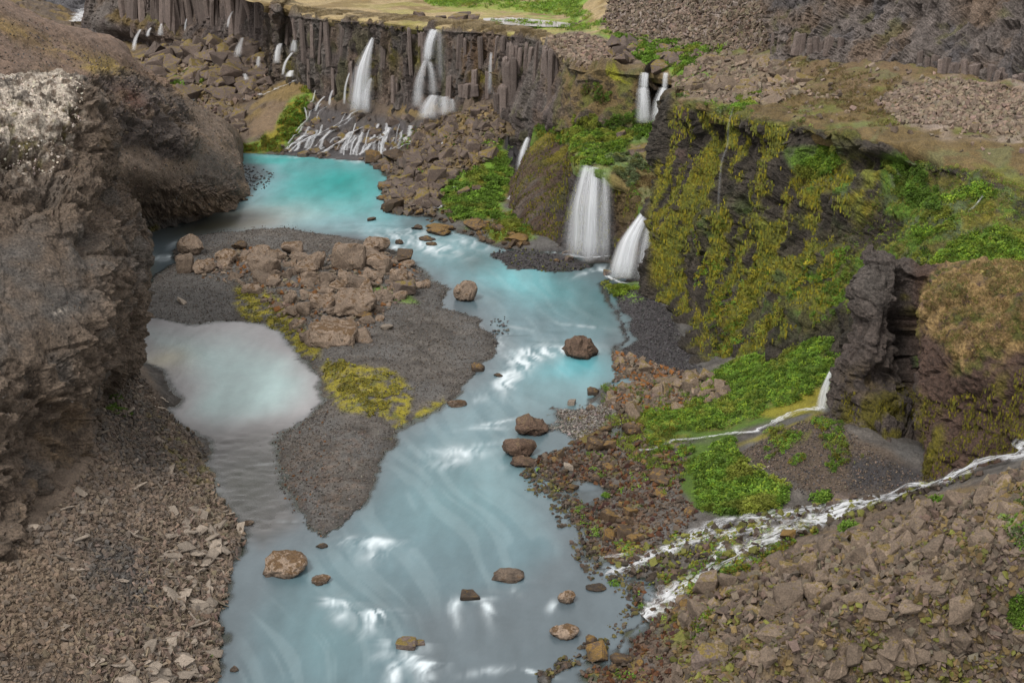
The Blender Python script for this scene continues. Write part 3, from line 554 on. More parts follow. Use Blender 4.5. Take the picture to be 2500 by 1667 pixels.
# hill and crag behind it
B = [DD([(-700,-130,150),(-250,-60,175),(0,40,195),(120,80,205),(217,110,215),(305,140,222),(350,180,225),(470,262,228),(585,330,222),(590,400,214)]),
     DD([(-700,-150,140),(-250,-90,150),(0,5,165),(120,52,175),(217,76,185),(300,108,195),(330,150,200),(452,237,205),(560,304,205),(592,398,200)]),
     DD([(-700,0,128),(-250,60,140),(0,110,150),(120,130,160),(217,150,168),(290,182,176),(370,215,186),(458,285,192),(572,345,196),(603,445,190)]),
     DD([(-700,150,115),(-250,200,128),(0,200,135),(120,220,143),(215,212,152),(290,240,158),(374,268,166),(456,335,175),(582,395,188),(612,474,183.5)]),
     DD([(-700,330,110),(-250,350,122),(0,350,128),(120,350,137),(230,340,148),(300,345,153),(385,372,159),(452,392,167),(572,435,180),(612,482,183)]),
     DD([(-700,480,103),(-250,500,115),(0,500,122),(120,470,132),(250,430,143),(320,430,150),(400,442,157),(470,458,164.5),(556,474,173.5),(610,486,182)]),
     DD([(-700,640,98),(-250,640,110),(0,620,115),(120,600,125),(250,580,150),(338,565,162.5),(400,552,167),(470,537,170.5),(540,515,175),(600,494,179.5)]),
     DD([(-700,700,98),(-250,700,110),(0,700,115),(120,700,125),(250,640,149),(335,620,160.5),(400,600,165),(470,580,168.5),(540,550,173),(600,520,177.5)])]
crag = [(205,190),(300,175),(360,190),(455,240),(462,290),(455,385),(400,392),(340,360),(250,345),(200,260)]
def dB(c):
    m = pm(c, crag, 12, 12); m2 = pm(c, [(450,440),(560,440),(615,480),(590,505),(400,560),(330,570),(330,520)], 20, 20)
    base = fbm(c['p'], 9, 3, 121)*.5 + fbm(c['p'], .9, 3, 122)*.09 + fbm(c['p'], (1.1, 5, 5), 3, 125)*.18
    r = rocky(c, 1.15, 2.6, 123, 1.8)
    over = 1.1*blob(c['px'], c['py'], 430, 350, 50, 30)
    return base + m*(r*1.25+.5) + m2*r*1.3 + over + .5*cellf(c['p'], 4.2, 129, 1.2)[0]*np.clip(m+m2, 0, 1)
def kB(c):
    p = c['p']; n4 = fbm(p, 1.3, 5, 131, .65)[:, None]; col = BROWN*1.9*(1+.22*n4)
    up = pm(c, [(-900,-300),(700,-300),(450,240),(330,185),(210,200),(-900,200)], 12, 14)
    col = mix(col, np.array([.17, .115, .083])*(1+.15*n4), up)
    s = (c['py']-c['px']*.40); band = np.exp(-((s-62)/22)**2) + .6*np.exp(-((s-130)/16)**2)*sst(50, 200, c['px'])
    col = mix(col, np.array([.23, .155, .05]), up*np.clip(band, 0, 1)*nz(c, 3.5, -.5, .3, seed=132)*.85)
    col = mix(col, np.array([.25, .18, .05]), pm(c, [(200,140),(300,150),(310,190),(230,180)], 12, 14)*.8)
    cr_ = pm(c, crag, 10, 12); col = mix(col, np.array([.07, .058, .053])*(1+.3*n4), cr_*.85)
    col = mix(col, np.array([.12, .055, .035]), cr_*blob(c['px'], c['py'], 320, 240, 45, 22, 30)*.7)
    col = mix(col, GREY*.75, pm(c, [(460,340),(590,420),(600,480),(460,440)], 15, 14)*.6)
    col = mix(col, WARM*1.0, nz(c, (4, 4, 1.5), .15, .6, seed=133)*.5*(1-up))
    col = mix(col, WARM*1.25, pm(c, [(440,500),(520,480),(540,510),(440,535),(380,545)], 12, 12)*.6)
    col = mix(col, DGREY*1.4, pm(c, [(340,540),(480,530),(440,570),(340,590)], 8, 10)*.8)
    col = mix(col, MOSSY, pm(c, [(336,560),(380,550),(390,556),(345,580)], 5, 6)*.7)
    return col
patch('hillside', B, .36, dB, kB, M_cliff, 'brown gravel hillside with a dark crag above the pool, straw coloured moss on its crest')

# long columnar cliff of the far bank with the overhanging nose, and the mossy block beside the twin falls
top = [D(200,-60,305),D(270,-62,297),D(350,-60,292),D(440,-60,288),D(520,-58,284),D(600,-30,276),D(645,0,262),Z(672,16,19.6),Z(692,18,19),Z(715,28,18.6),Z(760,42,18.6),Z(870,50,18.6),Z(1000,62,18.6),Z(1100,72,18.6),Z(1205,79,18.6),Z(1240,84,18.6),Z(1320,98,18.6),Z(1372,125,18.4),Z(1400,158,17.8),Z(1445,176,17.2),Z(1500,176,17.4),Z(1560,180,17.5),Z(1600,180,17.2),Z(1660,182,17.0),Z(1720,190,17.5)]
bas = [D(200,75,300),D(270,80,293),D(350,125,288),D(440,140,284),D(520,100,280),D(600,90,271),D(645,130,257),D(672,190,244),D(700,215,236),D(715,225,232.5),D(765,245,227),D(870,276,218),D(1000,280,213),D(1100,268,207.5),D(1200,262,202),D(1222,345,197),D(1310,350,190),D(1372,340,184),D(1400,335,179.5),D(1450,330,174),D(1500,325,172.5),D(1560,315,172),D(1610,308,172),D(1660,300,172),D(1720,300,171)]
top, bas = np.array(top), np.array(bas)
prof = [0, .06, .2, .4, .6, .8, .93, 1.0, 1.12]
rowsC = [top + np.array([0, 9, .4])] + [top*(1-t)+bas*t for t in prof]
ribs = fbm(np.zeros((1, 3)), 1, 1, 1)
def wallu(c): return c['p'][:, 0]*.7 - c['p'][:, 1]*.7
def dC(c):
    p = c['p']; q = np.stack([wallu(c), p[:, 1]*0+3, p[:, 2]], 1)
    a, _, _ = cellf(q, (1.3, 9, 9), 201, .7); b, _, _ = cellf(q, (.55, 6, 3.2), 203, .8); g, _, _ = cellf(p, 2.6, 205, 1)
    mossy = pm(c, [(1385,150),(1440,160),(1580,160),(1580,330),(1420,340),(1350,320),(1380,230)], 18, 12)
    low = sst(.55, .95, c['v'])
    far = sst(640, 600, c['px'])
    d = (a*.6 + b*.4)*(1-mossy)*(1-.5*low) + g*(.25 + .5*low)*(1-.2*mossy) + fbm(p, 6, 3, 207)*.8 + fbm(p, .8, 3, 208)*.12 + mossy*(fbm(p, 2.4, 4, 209)*1.0+1.0)
    d += far*fbm(q, (7, 9, 30), 2, 210)*2.0
    # hollows: alcove under the nose, recess of the twin falls, cave at the far left
    x, y = c['px'], c['py']
    d -= 3.5*blob(x, y, 1620, 250, 62, 90, 0, 3) + 2.2*blob(x, y, 330, 110, 70, 22, 12, 2) - 1.6*blob(x, y, 330, 70, 90, 22, 10, 2)
    d += 1.2*blob(x, y, 1290, 270, 70, 50) - 1.4*blob(x, y, 1060, 200, 14, 60) - 1.2*blob(x, y, 1200, 220, 12, 60)
    d -= 1.4*blob(x, y, 905, 200, 40, 90)
    return d*(sst(0, .13, c['v'])*.85+.15)
def kC(c):
    p = c['p']; x, y = c['px'], c['py']; q = np.stack([wallu(c), p[:, 1]*0, p[:, 2]], 1)
    s = fbm(q, (.6, 9, 5), 4, 221)[:, None]; s2 = fbm(q, (1.6, 9, 12), 3, 222)
    col = np.array([.088, .070, .063])*(1+.35*s)
    col = mix(col, GREY*1.15, sst(.1, .6, s2)*.6); col = mix(col, np.array([.15, .105, .075]), nz(dict(p=q), (2.5, 9, 4), .1, .6, seed=223)*.55)
    col = mix(col, np.array([.045, .04, .042]), sst(.5, 1, c['v'])*nz(c, 3, -.2, .5, seed=224)*.7)
    mz = nz(dict(p=q), (1.6, 9, 5), .1, .5, seed=225)
    col = mix(col, OLIVE*1.2, mz*.45*sst(.1, .4, c['v'])*sst(600, 740, x)); col = mix(col, mix(DRY*.5*np.ones((len(p), 1)), MOSSB*.8, nz(c, 2, -.2, .3, seed=226)), sst(.15, .09, c['v']+.03*fbm(p, 1.5, 3, 232))*sst(640, 700, x))
    col = mix(col, np.array([.13, .075, .035]), pm(c, [(1090,90),(1230,80),(1225,250),(1100,240)], 18, 16)*nz(dict(p=q), (.5, 9, 7), -.2, .4, seed=227)*.6)
    for bx, by, rx, ry in [(905,170,20,45),(1020,135,14,30),(1180,190,34,16),(960,130,12,40),(855,235,20,30),(705,170,14,40)]:
        col = mix(col, MOSSY*.9, blob(x, y, bx, by, rx, ry)*nz(c, 1.2, -.4, .2, seed=228)*.85)
    m = pm(c, [(1375,140),(1440,160),(1590,170),(1580,300),(1500,310),(1420,290),(1385,330),(1345,320),(1375,220)], 14, 12)
    up = sst(-.1, .5, c['n'][:, 2]+fbm(p, 1.5, 3, 229)*.5)
    col = mix(col, mix(MOSSB*np.ones((len(p), 1)), OLIVE*1.7, nz(c, 2, -.1, .4, seed=230)), m*(.35+.65*up))
    col = mix(col, np.array([.2, .2, .015]), pm(c, [(1480,150),(1500,152),(1515,190),(1535,205),(1500,196),(1480,175)], 4, 5))
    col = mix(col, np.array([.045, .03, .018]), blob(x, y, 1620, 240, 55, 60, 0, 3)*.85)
    col = mix(col, MOSSB*.8, pm(c, [(285,20),(440,50),(440,90),(330,75),(260,40)], 8, 8)*nz(c, 2, -.3, .2, seed=231)); col = mix(col, OLIVE*1.6, pm(c, [(340,35),(380,35),(440,55),(430,90),(400,70)], 6, 6)*.5)
    return col
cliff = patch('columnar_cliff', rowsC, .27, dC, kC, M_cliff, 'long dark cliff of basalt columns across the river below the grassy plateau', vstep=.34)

# plateau above it, rising to the right as scree
def kP(c):
    p = c['p']; n4 = fbm(p, 1.5, 5, 241)[:, None]; one = np.ones((len(p), 1)); x, y = c['px'], c['py']
    col = mix(DRY*.62*one*(1+.2*n4), MOSSB*.95, nz(c, 5, .05, .5, seed=242))
    g = pm(c, [(980,-60),(1450,-60),(1420,20),(1490,60),(1500,98),(1380,80),(1200,72),(1170,55),(1260,52),(1400,50),(1250,28),(1050,18)], 6, 9)
    col = mix(col, GREEN*1.15, g*nz(c, 4, -.6, .1, seed=243)*.9); col = mix(col, np.array([.17, .17, .04]), nz(c, 6, .0, .5, seed=247)*sst(800, 1000, x)*.5)
    col = mix(col, BROWN*1.5*(1+.2*n4), pm(c, [(1330,90),(1420,85),(1600,110),(1640,190),(1480,180),(1400,165),(1360,140)], 10, 12))
    sc = pm(c, [(1425,-80),(2100,-80),(2000,160),(1700,150),(1540,110),(1470,50),(1500,10)], 12, 14)
    col = mix(col, np.array([.155, .128, .112])*(1+.25*n4), sc); col = mix(col, np.array([.13, .09, .06]), sc*nz(c, 6, .1, .6, seed=244)*.5)
    gr = pm(c, [(1480,82),(1560,90),(1600,120),(1700,105),(1780,110),(1770,150),(1700,190),(1600,170),(1500,110)], 8, 10)*nz(c, 2.5, -.45, .1, seed=245)
    col = mix(col, GREEN, gr); col = mix(col, BRIGHT*.9, pm(c, [(1480,85),(1560,92),(1570,115),(1500,112)], 4, 6)*.8)
    col = mix(col, MOSSB, pm(c, [(1400,150),(1470,140),(1600,165),(1600,185),(1480,182),(1400,165)], 6, 8)*.8)
    col = mix(col, OLIVE*1.5, pm(c, [(1700,150),(1780,20),(1850,0),(1870,60),(1780,120),(1730,160)], 10, 14)*nz(c, 2, .0, .4, seed=246)*.6)
    return col
fr = [Z(640,14,19.4), Z(690,18,19), Z(760,42,18.6), Z(870,50,18.6), Z(1000,62,18.6), Z(1100,72,18.6), Z(1205,79,18.6), Z(1320,98,18.6), Z(1400,156,17.9), Z(1500,174,17.5), Z(1600,178,17.2), Z(1690,195,17.6), D(1780,225,166), D(1900,250,158)]
fr = [q + np.array([0, .3, .05]) for q in fr]
r0 = [q + np.array([0, .5, -1.2]) for q in fr]
r1 = [Z(600,4,20), Z(690,6,19.1), Z(760,28,18.8), Z(870,36,18.7), Z(1000,45,18.6), Z(1100,56,18.6), Z(1205,62,18.6), Z(1320,78,18.7), D(1410,118,188), D(1500,120,187), D(1600,130,184), D(1690,140,179), D(1790,150,174), D(1920,150,165)]
r2 = [Z(560,-20,21), Z(690,-10,19.3), Z(760,5,19), Z(870,12,18.7), Z(1000,20,18.6), Z(1100,30,18.6), Z(1205,36,18.6), Z(1320,48,18.8), D(1420,72,204), D(1500,68,200), D(1600,70,196), D(1700,70,190), D(1800,70,184), D(1940,60,176)]
r3 = [Z(520,-45,22), Z(690,-38,20), Z(780,-35,19.2), Z(900,-30,18.8), Z(1010,-25,18.6), Z(1100,-20,18.6), Z(1200,-10,18.6), Z(1330,0,18.8), D(1430,5,226), D(1500,0,216), D(1600,-5,208), D(1700,-10,200), D(1810,-15,194), D(1960,-30,188)]
r4 = [Z(450,-120,26), Z(690,-130,21), Z(800,-130,20), Z(920,-130,20), Z(1010,-130,20), Z(1100,-130,20), Z(1200,-120,21), Z(1330,-110,24), D(1430,-120,256), D(1500,-130,246), D(1600,-130,232), D(1700,-140,222), D(1810,-150,212), D(1980,-160,204)]
patch('plateau', [r4, r3, r2, r1, fr, r0], .8, lambda c: fbm(c['p'], 2.5, 4, 251)*.22 + fbm(c['p'], 11, 2, 252)*.3 + cellf(c['p'], 1.3, 253, .9)[0]*.22*pm(c, [(1425,-80),(2100,-80),(2000,160),(1700,150),(1540,110),(1470,50),(1500,10)], 12, 10), kP, M_ground,
      'flat plateau of straw coloured moss and green grass above the far cliff, turning into grey scree', vstep=.6)

# side canyon wall closing the view upstream
K = [DD([(-400,-220,430),(-100,-200,420),(80,-190,400),(230,-150,350),(300,-140,330)]), DD([(-400,-60,410),(-100,-60,400),(80,-60,380),(230,-40,335),(300,-40,322)]), DD([(-400,60,400),(-100,60,392),(80,60,372),(230,50,330),(300,60,315)]), DD([(-400,120,398),(-100,130,388),(80,130,368),(230,120,328),(300,130,312)])]
patch('canyon_wall', K, .9, lambda c: rocky(c, 2.0, 6, 261), lambda c: np.array([.085, .082, .088])*(1+.25*fbm(c['p'], 4, 4, 262)[:, None])*np.ones((len(c['p']), 1)), M_cliff, 'grey canyon wall closing the view far upstream')

# brown rock wall behind the two large falls
wt = DD([(1316,404,191.5),(1326,352,189.5),(1345,318,186),(1392,345,177),(1405,398,160.5),(1440,404,156.5),(1492,424,155),(1540,455,153),(1568,515,148.5),(1600,500,147.5),(1640,490,149),(1700,480,150)])
wb = DD([(1240,478,184),(1250,515,175),(1262,560,166.5),(1330,600,160),(1385,612,156.5),(1425,638,153.8),(1490,642,152.6),(1508,664,149.2),(1530,690,144.5),(1592,696,143),(1640,700,143),(1700,700,142)])
wt, wb = np.array(wt), np.array(wb)
rowsW = [wt + np.array([0, 3, .4])] + [wt*(1-t)+wb*t for t in (0, .1, .3, .5, .7, .88, 1, 1.15)]
def dW(c):
    p = c['p']; q = np.stack([p[:, 0]*.5-p[:, 1]*.87, p[:, 1]*0, p[:, 2]], 1)
    sk = sst(1400, 1300, c['px'])
    d = rocky(c, .8, 2.0, 271)*(1-.5*sk) + fbm(q, (.9, 9, 6), 4, 272)*.5 + sk*(1.4*np.sin(np.clip(c['v'], 0, 1)*3.14))
    d -= 1.3*blob(c['px'], c['py'], 1440, 540, 40, 90, 0, 2) + 1.0*blob(c['px'], c['py'], 1560, 620, 30, 60, 0, 2)
    d += .9*blob(c['px'], c['py'], 1495, 470, 14, 60)
    return d
def kW(c):
    p = c['p']; x, y = c['px'], c['py']; q = np.stack([p[:, 0]*.5-p[:, 1]*.87, p[:, 1]*0, p[:, 2]], 1); s = fbm(q, (.5, 3, 5), 4, 281)[:, None]
    col = np.array([.078, .052, .036])*(1+.4*s)
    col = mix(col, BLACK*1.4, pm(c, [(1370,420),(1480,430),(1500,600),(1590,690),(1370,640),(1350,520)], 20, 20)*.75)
    v = nz(dict(p=q), (.8, 4, 4), -.1, .4, seed=282)
    col = mix(col, MOSSY*1.05, pm(c, [(1260,360),(1320,310),(1400,330),(1400,420),(1300,400),(1260,470)], 14, 14)*v*.95)
    col = mix(col, MOSSY*.9, pm(c, [(1480,520),(1530,500),(1540,620),(1490,640)], 12, 14)*v*.9); col = mix(col, OLIVE*1.3, nz(c, 2, .15, .6, seed=283)*.5)
    col = mix(col, MOSSB*.75, pm(c, [(1500,450),(1600,430),(1620,500),(1560,520),(1510,560)], 14, 14)*.8)
    col = mix(col, MOSSY*.8, pm(c, [(1310,560),(1380,560),(1390,610),(1320,600)], 10, 10)*v)
    col = mix(col, GREY*.95, pm(c, [(1250,440),(1300,400),(1340,470),(1290,560),(1250,530)], 16, 14)*nz(dict(p=q), (.35, 4, 5), -.1, .4, seed=284)*.6)
    return col
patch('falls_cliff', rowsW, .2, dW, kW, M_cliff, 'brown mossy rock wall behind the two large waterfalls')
T0 = DD([(1300,330,196),(1380,318,188),(1400,300,182),(1440,302,178),(1490,298,177),(1540,296,176),(1590,300,175),(1640,300,174),(1700,300,173),(1760,300,172)])
T1 = DD([(1300,318,191),(1345,306,187.5),(1400,322,175),(1430,352,168),(1480,362,165),(1530,372,163),(1580,392,160),(1620,420,157),(1660,430,156),(1740,440,155)])
T2 = DD([(1290,350,189),(1335,320,185.5),(1388,348,176),(1408,400,160),(1442,406,156),(1492,426,154.5),(1545,460,152.4),(1570,514,148),(1602,502,147),(1700,482,149)])
T3 = [q + np.array([0, -.5, -1.2]) for q in T2]
def kT(c):
    p = c['p']; one = np.ones((len(p), 1)); col = mix(GREEN*.6*one, OLIVE*1.4, nz(c, 2, 0, .5, seed=291))
    col = mix(col, MOSSB*.85, pm(c, [(1490,420),(1560,400),(1640,430),(1640,520),(1530,500),(1500,460)], 14, 14)*.8)
    col = mix(col, np.array([.14, .10, .05]), pm(c, [(1530,355),(1610,345),(1620,380),(1560,400),(1535,380)], 6, 8)*.7)
    col = mix(col, SAGE, nz(c, 2.5, .1, .5, seed=292)*.5)
    return mix(col, np.array([.05, .03, .02]), pm(c, [(1490,300),(1600,290),(1590,305),(1500,320)], 8, 8)*.4)
patch('green_terrace', [T0, T1, T2, T3], .25, lambda c: fbm(c['p'], 2.2, 4, 293)*.45 + fbm(c['p'], .6, 3, 294)*.1, kT, M_ground, 'green overgrown terrace between the twin falls and the two large waterfalls')

# tall mossy cliff of the right bank and the green gully beside it
Gr = [DD([(1690,228,190),(1660,222,175),(1720,228,168),(1790,238,160),(1880,250,150),(1980,262,142),(2080,285,136),(2160,300,132),(2250,320,128),(2360,350,124),(2520,400,118),(2760,430,112)]),
      DD([(1665,236,166),(1645,244,148),(1700,247,141),(1770,266,136),(1860,282,131),(1960,297,127),(2060,320,123),(2150,340,120),(2230,358,117),(2350,400,112),(2500,450,108),(2760,480,102)]),
      DD([(1650,330,165),(1645,330,146),(1700,350,140.5),(1770,360,135),(1860,370,130),(1960,380,126),(2060,388,121.5),(2150,420,117),(2230,440,114),(2350,470,109),(2500,520,104.5),(2760,560,98)]),
      DD([(1660,430,165),(1642,420,145.5),(1690,450,139),(1770,470,132.5),(1860,480,127),(1960,490,122.5),(2060,500,118),(2150,520,114),(2230,530,111),(2350,550,106),(2500,590,101),(2760,630,95)]),
      DD([(1610,530,160),(1602,530,145),(1668,560,138),(1760,590,131),(1850,600,125),(1950,610,119.5),(2050,620,115),(2130,640,111),(2220,640,107),(2350,640,101),(2500,670,96.5),(2760,720,91)]),
      DD([(1600,640,152),(1590,640,143),(1658,690,135),(1735,710,128.5),(1830,720,122),(1930,730,116.5),(2030,740,111.5),(2110,750,107.5),(2210,740,103),(2340,720,98),(2500,750,94),(2760,800,88)]),
      DD([(1592,700,150),(1588,694,141.2),(1642,800,128.0),(1708,890,118),(1800,880,115.5),(1900,835,112.5),(2000,795,110),(2080,790,107),(2200,800,101),(2340,790,97),(2500,820,93),(2760,880,86)]),
      DD([(1592,760,149),(1588,750,140.6),(1642,860,127.4),(1708,950,117.5),(1800,940,115),(1900,900,112),(2000,880,109),(2080,880,106),(2200,900,100),(2340,880,96.5),(2500,900,92),(2760,960,85)])]
Gr[0] = [q + np.array([0, 0, -2.5]) for q in Gr[0]]
def dG(c):
    p = c['p']; q = np.stack([p[:, 0]*.42-p[:, 1]*.9, p[:, 1]*0, p[:, 2]], 1); x, y = c['px'], c['py']
    rim = sst(.22, .14, c['v']); slope = sst(2120, 2260, x)
    d = (rocky(c, 1.1, 2.4, 301, 1.8) + fbm(q, (1.1, 9, 7), 4, 302)*.8 + fbm(q, (3.6, 9, 16), 3, 305)*1.3)*(1-rim*.7)*(1-slope*.6) + fbm(p, 9, 3, 303)*1.7
    d += .6*pm(c, [(1640,230),(1720,250),(1700,420),(1640,430)], 12, 8)*(c['v'] > .13) + fbm(p, .45, 3, 304)*.12
    d -= 1.6*blob(x, y, 1740, 850, 40, 60) + 1.5*blob(x, y, 2120, 395, 80, 16, 0, 2) + 1.2*blob(x, y, 2020, 570, 60, 40)
    d += 1.0*blob(x, y, 2010, 470, 60, 40) + .9*blob(x, y, 2130, 365, 90, 14)+ .8*blob(x, y, 1890, 650, 26, 90, 20)
    return d
def kG(c):
    p = c['p']; x, y = c['px'], c['py']; q = np.stack([p[:, 0]*.42-p[:, 1]*.9, p[:, 1]*0, p[:, 2]], 1); one = np.ones((len(p), 1)); s = fbm(q, (.45, 9, 3), 4, 311)[:, None]
    col = np.array([.046, .038, .030])*(1+.5*s)
    m = nz(dict(p=q), (.75, 9, 4.5), -.32, .0, 5, seed=312); m2 = nz(c, 2.6, -.55, .1, seed=313)
    moss = mix(np.array([.14, .15, .026])*one, MOSSY*1.5, nz(c, 1.5, -.2, .4, seed=314)); moss = moss*(1+.3*fbm(p, .4, 2, 315)[:, None])
    cliffm = pm(c, [(1580,520),(1640,250),(1780,270),(2080,330),(2180,440),(2060,600),(2080,740),(1990,800),(1760,900),(1600,790)], 16, 14)
    bare = np.clip(blob(x, y, 1665, 330, 34, 90, 0, 2) + blob(x, y, 1850, 420, 70, 50)*.8 + blob(x, y, 1650, 800, 34, 60)*.9 + blob(x, y, 1990, 560, 50, 24)*.5 + blob(x, y, 2080, 360, 120, 26, 5, 2)*.9, 0, 1)
    col = mix(col, moss, cliffm*np.clip(m*m2*1.3, 0, 1)*(1-bare*.85)*.95)
    tint = pm(c, [(1640,250),(1680,250),(1680,430),(1645,420)], 10, 10); col = mix(col, np.array([.10, .065, .055]), tint*nz(c, .8, -.1, .4, seed=316)*.7)
    gr = [(1720,560,50,50),(1820,560,40,60),(1860,700,60,70),(1960,740,60,70),(2040,660,40,90),(1800,800,50,40)]
    for bx, by, rx, ry in gr: col = mix(col, mix(OLIVE*1.8*one, GREEN, nz(c, 1.5, 0, .4, seed=317)), blob(x, y, bx, by, rx, ry)*nz(c, 2, -.2, .4, seed=318)*.75)
    # ledges and slopes with plants
    l1 = pm(c, [(1925,370),(2040,360),(2080,420),(2060,480),(1960,470),(1940,420)], 10, 12); l2 = pm(c, [(2160,380),(2240,380),(2290,440),(2280,560),(2160,520),(2150,430)], 12, 14)
    l3 = pm(c, [(2230,520),(2300,440),(2450,400),(2800,440),(2800,900),(2240,900),(2210,700),(2090,740),(2090,620),(2180,600)], 14, 18)
    rim = pm(c, [(1640,225),(1780,240),(2080,290),(2170,325),(2230,320),(2250,380),(2150,345),(2050,335),(1900,300),(1780,285),(1720,300),(1700,265),(1640,260)], 7, 9)
    g = mix(mix(GREEN*1.1*one, SAGE*.9, nz(c, 2.2, 0, .4, seed=319)), np.array([.14, .125, .03]), nz(c, 3, .1, .5, seed=320))
    col = mix(col, g, np.clip(l1+l2+l3, 0, 1)); col = mix(col, mix(MOSSB*one, OLIVE*1.6, nz(c, 2, -.1, .4, seed=321)), np.clip(rim+sst(.15, .11, c['v']), 0, 1)*.95)
    col = mix(col, MOSSY*1.1, pm(c, [(2360,500),(2420,480),(2440,520),(2380,560),(2350,560)], 5, 6)*.8)
    col = mix(col, MOSSB*.95, pm(c, [(2400,400),(2800,330),(2800,520),(2440,500)], 12, 14)*nz(c, 1.2, -.3, .2, seed=322)*.9)
    col = mix(col, np.array([.055, .04, .038]), nz(c, 1.4, .35, .6, seed=323)*.8*sst(2250, 2350, x))
    return col
patch('mossy_cliff', Gr, .21, dG, kG, M_cliff, 'tall black cliff hung with olive moss on the right bank, running into a green gully', right=True)

# bench of boulders, moss and scree above it
Br = [DD([(1668,105,196),(1760,105,186),(1880,100,178),(1960,100,174),(2060,110,166),(2200,125,158),(2350,150,150),(2500,180,143),(2760,220,134)]),
      DD([(1668,125,188),(1760,132,177),(1880,136,167),(1960,128,161),(2060,135,155),(2200,158,147),(2350,188,139),(2500,212,132),(2760,245,123)]),
      DD([(1668,180,174),(1760,195,160),(1880,200,153),(1960,205,149),(2060,220,142),(2200,240,134),(2350,270,126),(2500,300,121),(2760,330,112)]),
      DD([(1656,232,153),(1770,256,139),(1870,268,135),(1970,280,131),(2070,298,127),(2200,322,121),(2350,380,114.5),(2500,420,110.5),(2760,450,105)]),
      DD([(1644,246,148.5),(1770,272,136.5),(1870,292,131.5),(1970,308,127),(2070,330,123),(2200,350,118),(2350,420,112),(2500,470,108),(2760,500,102)])]
Br = [[r_[0] + np.array([1.0, 6, -3.5])] + r_ for r_ in Br]
Br.append([q + np.array([0, .3, -1.5]) for q in Br[-1]])
def kN(c):
    p = c['p']; one = np.ones((len(p), 1)); n4 = fbm(p, 1.2, 5, 331)[:, None]; x, y = c['px'], c['py']
    col = mix(MOSSB*.62*one, OLIVE*1.25, nz(c, 3, -.1, .5, seed=332))*(1+.25*n4)
    col = mix(col, np.array([.17, .135, .112])*(1+.2*n4), pm(c, [(2200,210),(2340,190),(2800,220),(2800,330),(2440,330),(2300,330),(2180,260)], 20, 24)*nz(c, 2, -.6, .1, seed=333))
    col = mix(col, BROWN*1.7, pm(c, [(1640,150),(1880,130),(1940,180),(1880,240),(1800,260),(1640,235)], 12, 14)*.85)
    col = mix(col, np.array([.1, .066, .04]), pm(c, [(1900,150),(2100,110),(2300,180),(2150,200),(2000,230),(1920,230)], 12, 20)*.5)
    col = mix(col, GREEN, pm(c, [(1790,235),(1860,225),(1850,265),(1815,300),(1780,285)], 6, 7)); col = mix(col, SAGE*.7, nz(c, 2, .25, .6, seed=334)*.4)
    return mix(col, GREEN*.9, pm(c, [(1640,150),(1720,160),(1740,190),(1650,215)], 8, 9)*.8)
patch('bench', Br, .28, lambda c: fbm(c['p'], 2.6, 4, 341)*.35 + fbm(c['p'], 8, 2, 342)*.4 + fbm(c['p'], .6, 2, 343)*.08, kN, M_ground, 'sloping bench of brown moss and rubble between the mossy cliff and the upper cliff', right=True)

# upper basalt cliff at the top right
Ut = np.array([D(1905,-140,186), D(1888,-130,172), D(1960,-140,168), D(2060,-150,164), D(2200,-160,158), D(2350,-160,152), D(2500,-160,146), D(2800,-150,132)])
Ub = np.array([D(1890,150,182), D(1878,140,166.5), D(1960,134,161), D(2060,142,155), D(2200,166,146.5), D(2350,196,138.5), D(2500,222,131.5), D(2800,262,121)])
rowsU = [Ut + np.array([0, 6, 1])] + [Ut*(1-t)+Ub*t for t in (0, .15, .35, .55, .75, .9, 1, 1.1)]
def dU(c):
    p = c['p']; a, _, _ = cellf(p, (1.4, 1.4, 3.0), 351, 1.2); b, _, _ = cellf(p @ np.array([[.8, 0, .6], [0, 1, 0], [-.6, 0, .8]]), (.6, .6, 1.8), 353, 1.2)
    return a*.55 + b*.35 + fbm(p, 7, 3, 354)*1.4 + fbm(p, .6, 3, 355)*.1
def kU(c):
    p = c['p']; s = fbm(p, (1, 1, 2.5), 5, 361)[:, None]; col = np.array([.128, .108, .098])*(1+.3*s)
    col = mix(col, np.array([.17, .115, .075]), nz(c, 6, .05, .6, seed=362)*.6); col = mix(col, np.array([.085, .082, .09]), nz(c, 4, .15, .6, seed=363)*.6)
    return mix(col, OLIVE*1.5, nz(c, 2.2, .35, .7, seed=364)*.5)
patch('upper_cliff', rowsU, .24, dU, kU, M_cliff, 'grey brown cliff of fractured basalt at the upper right above the bench', right=True)

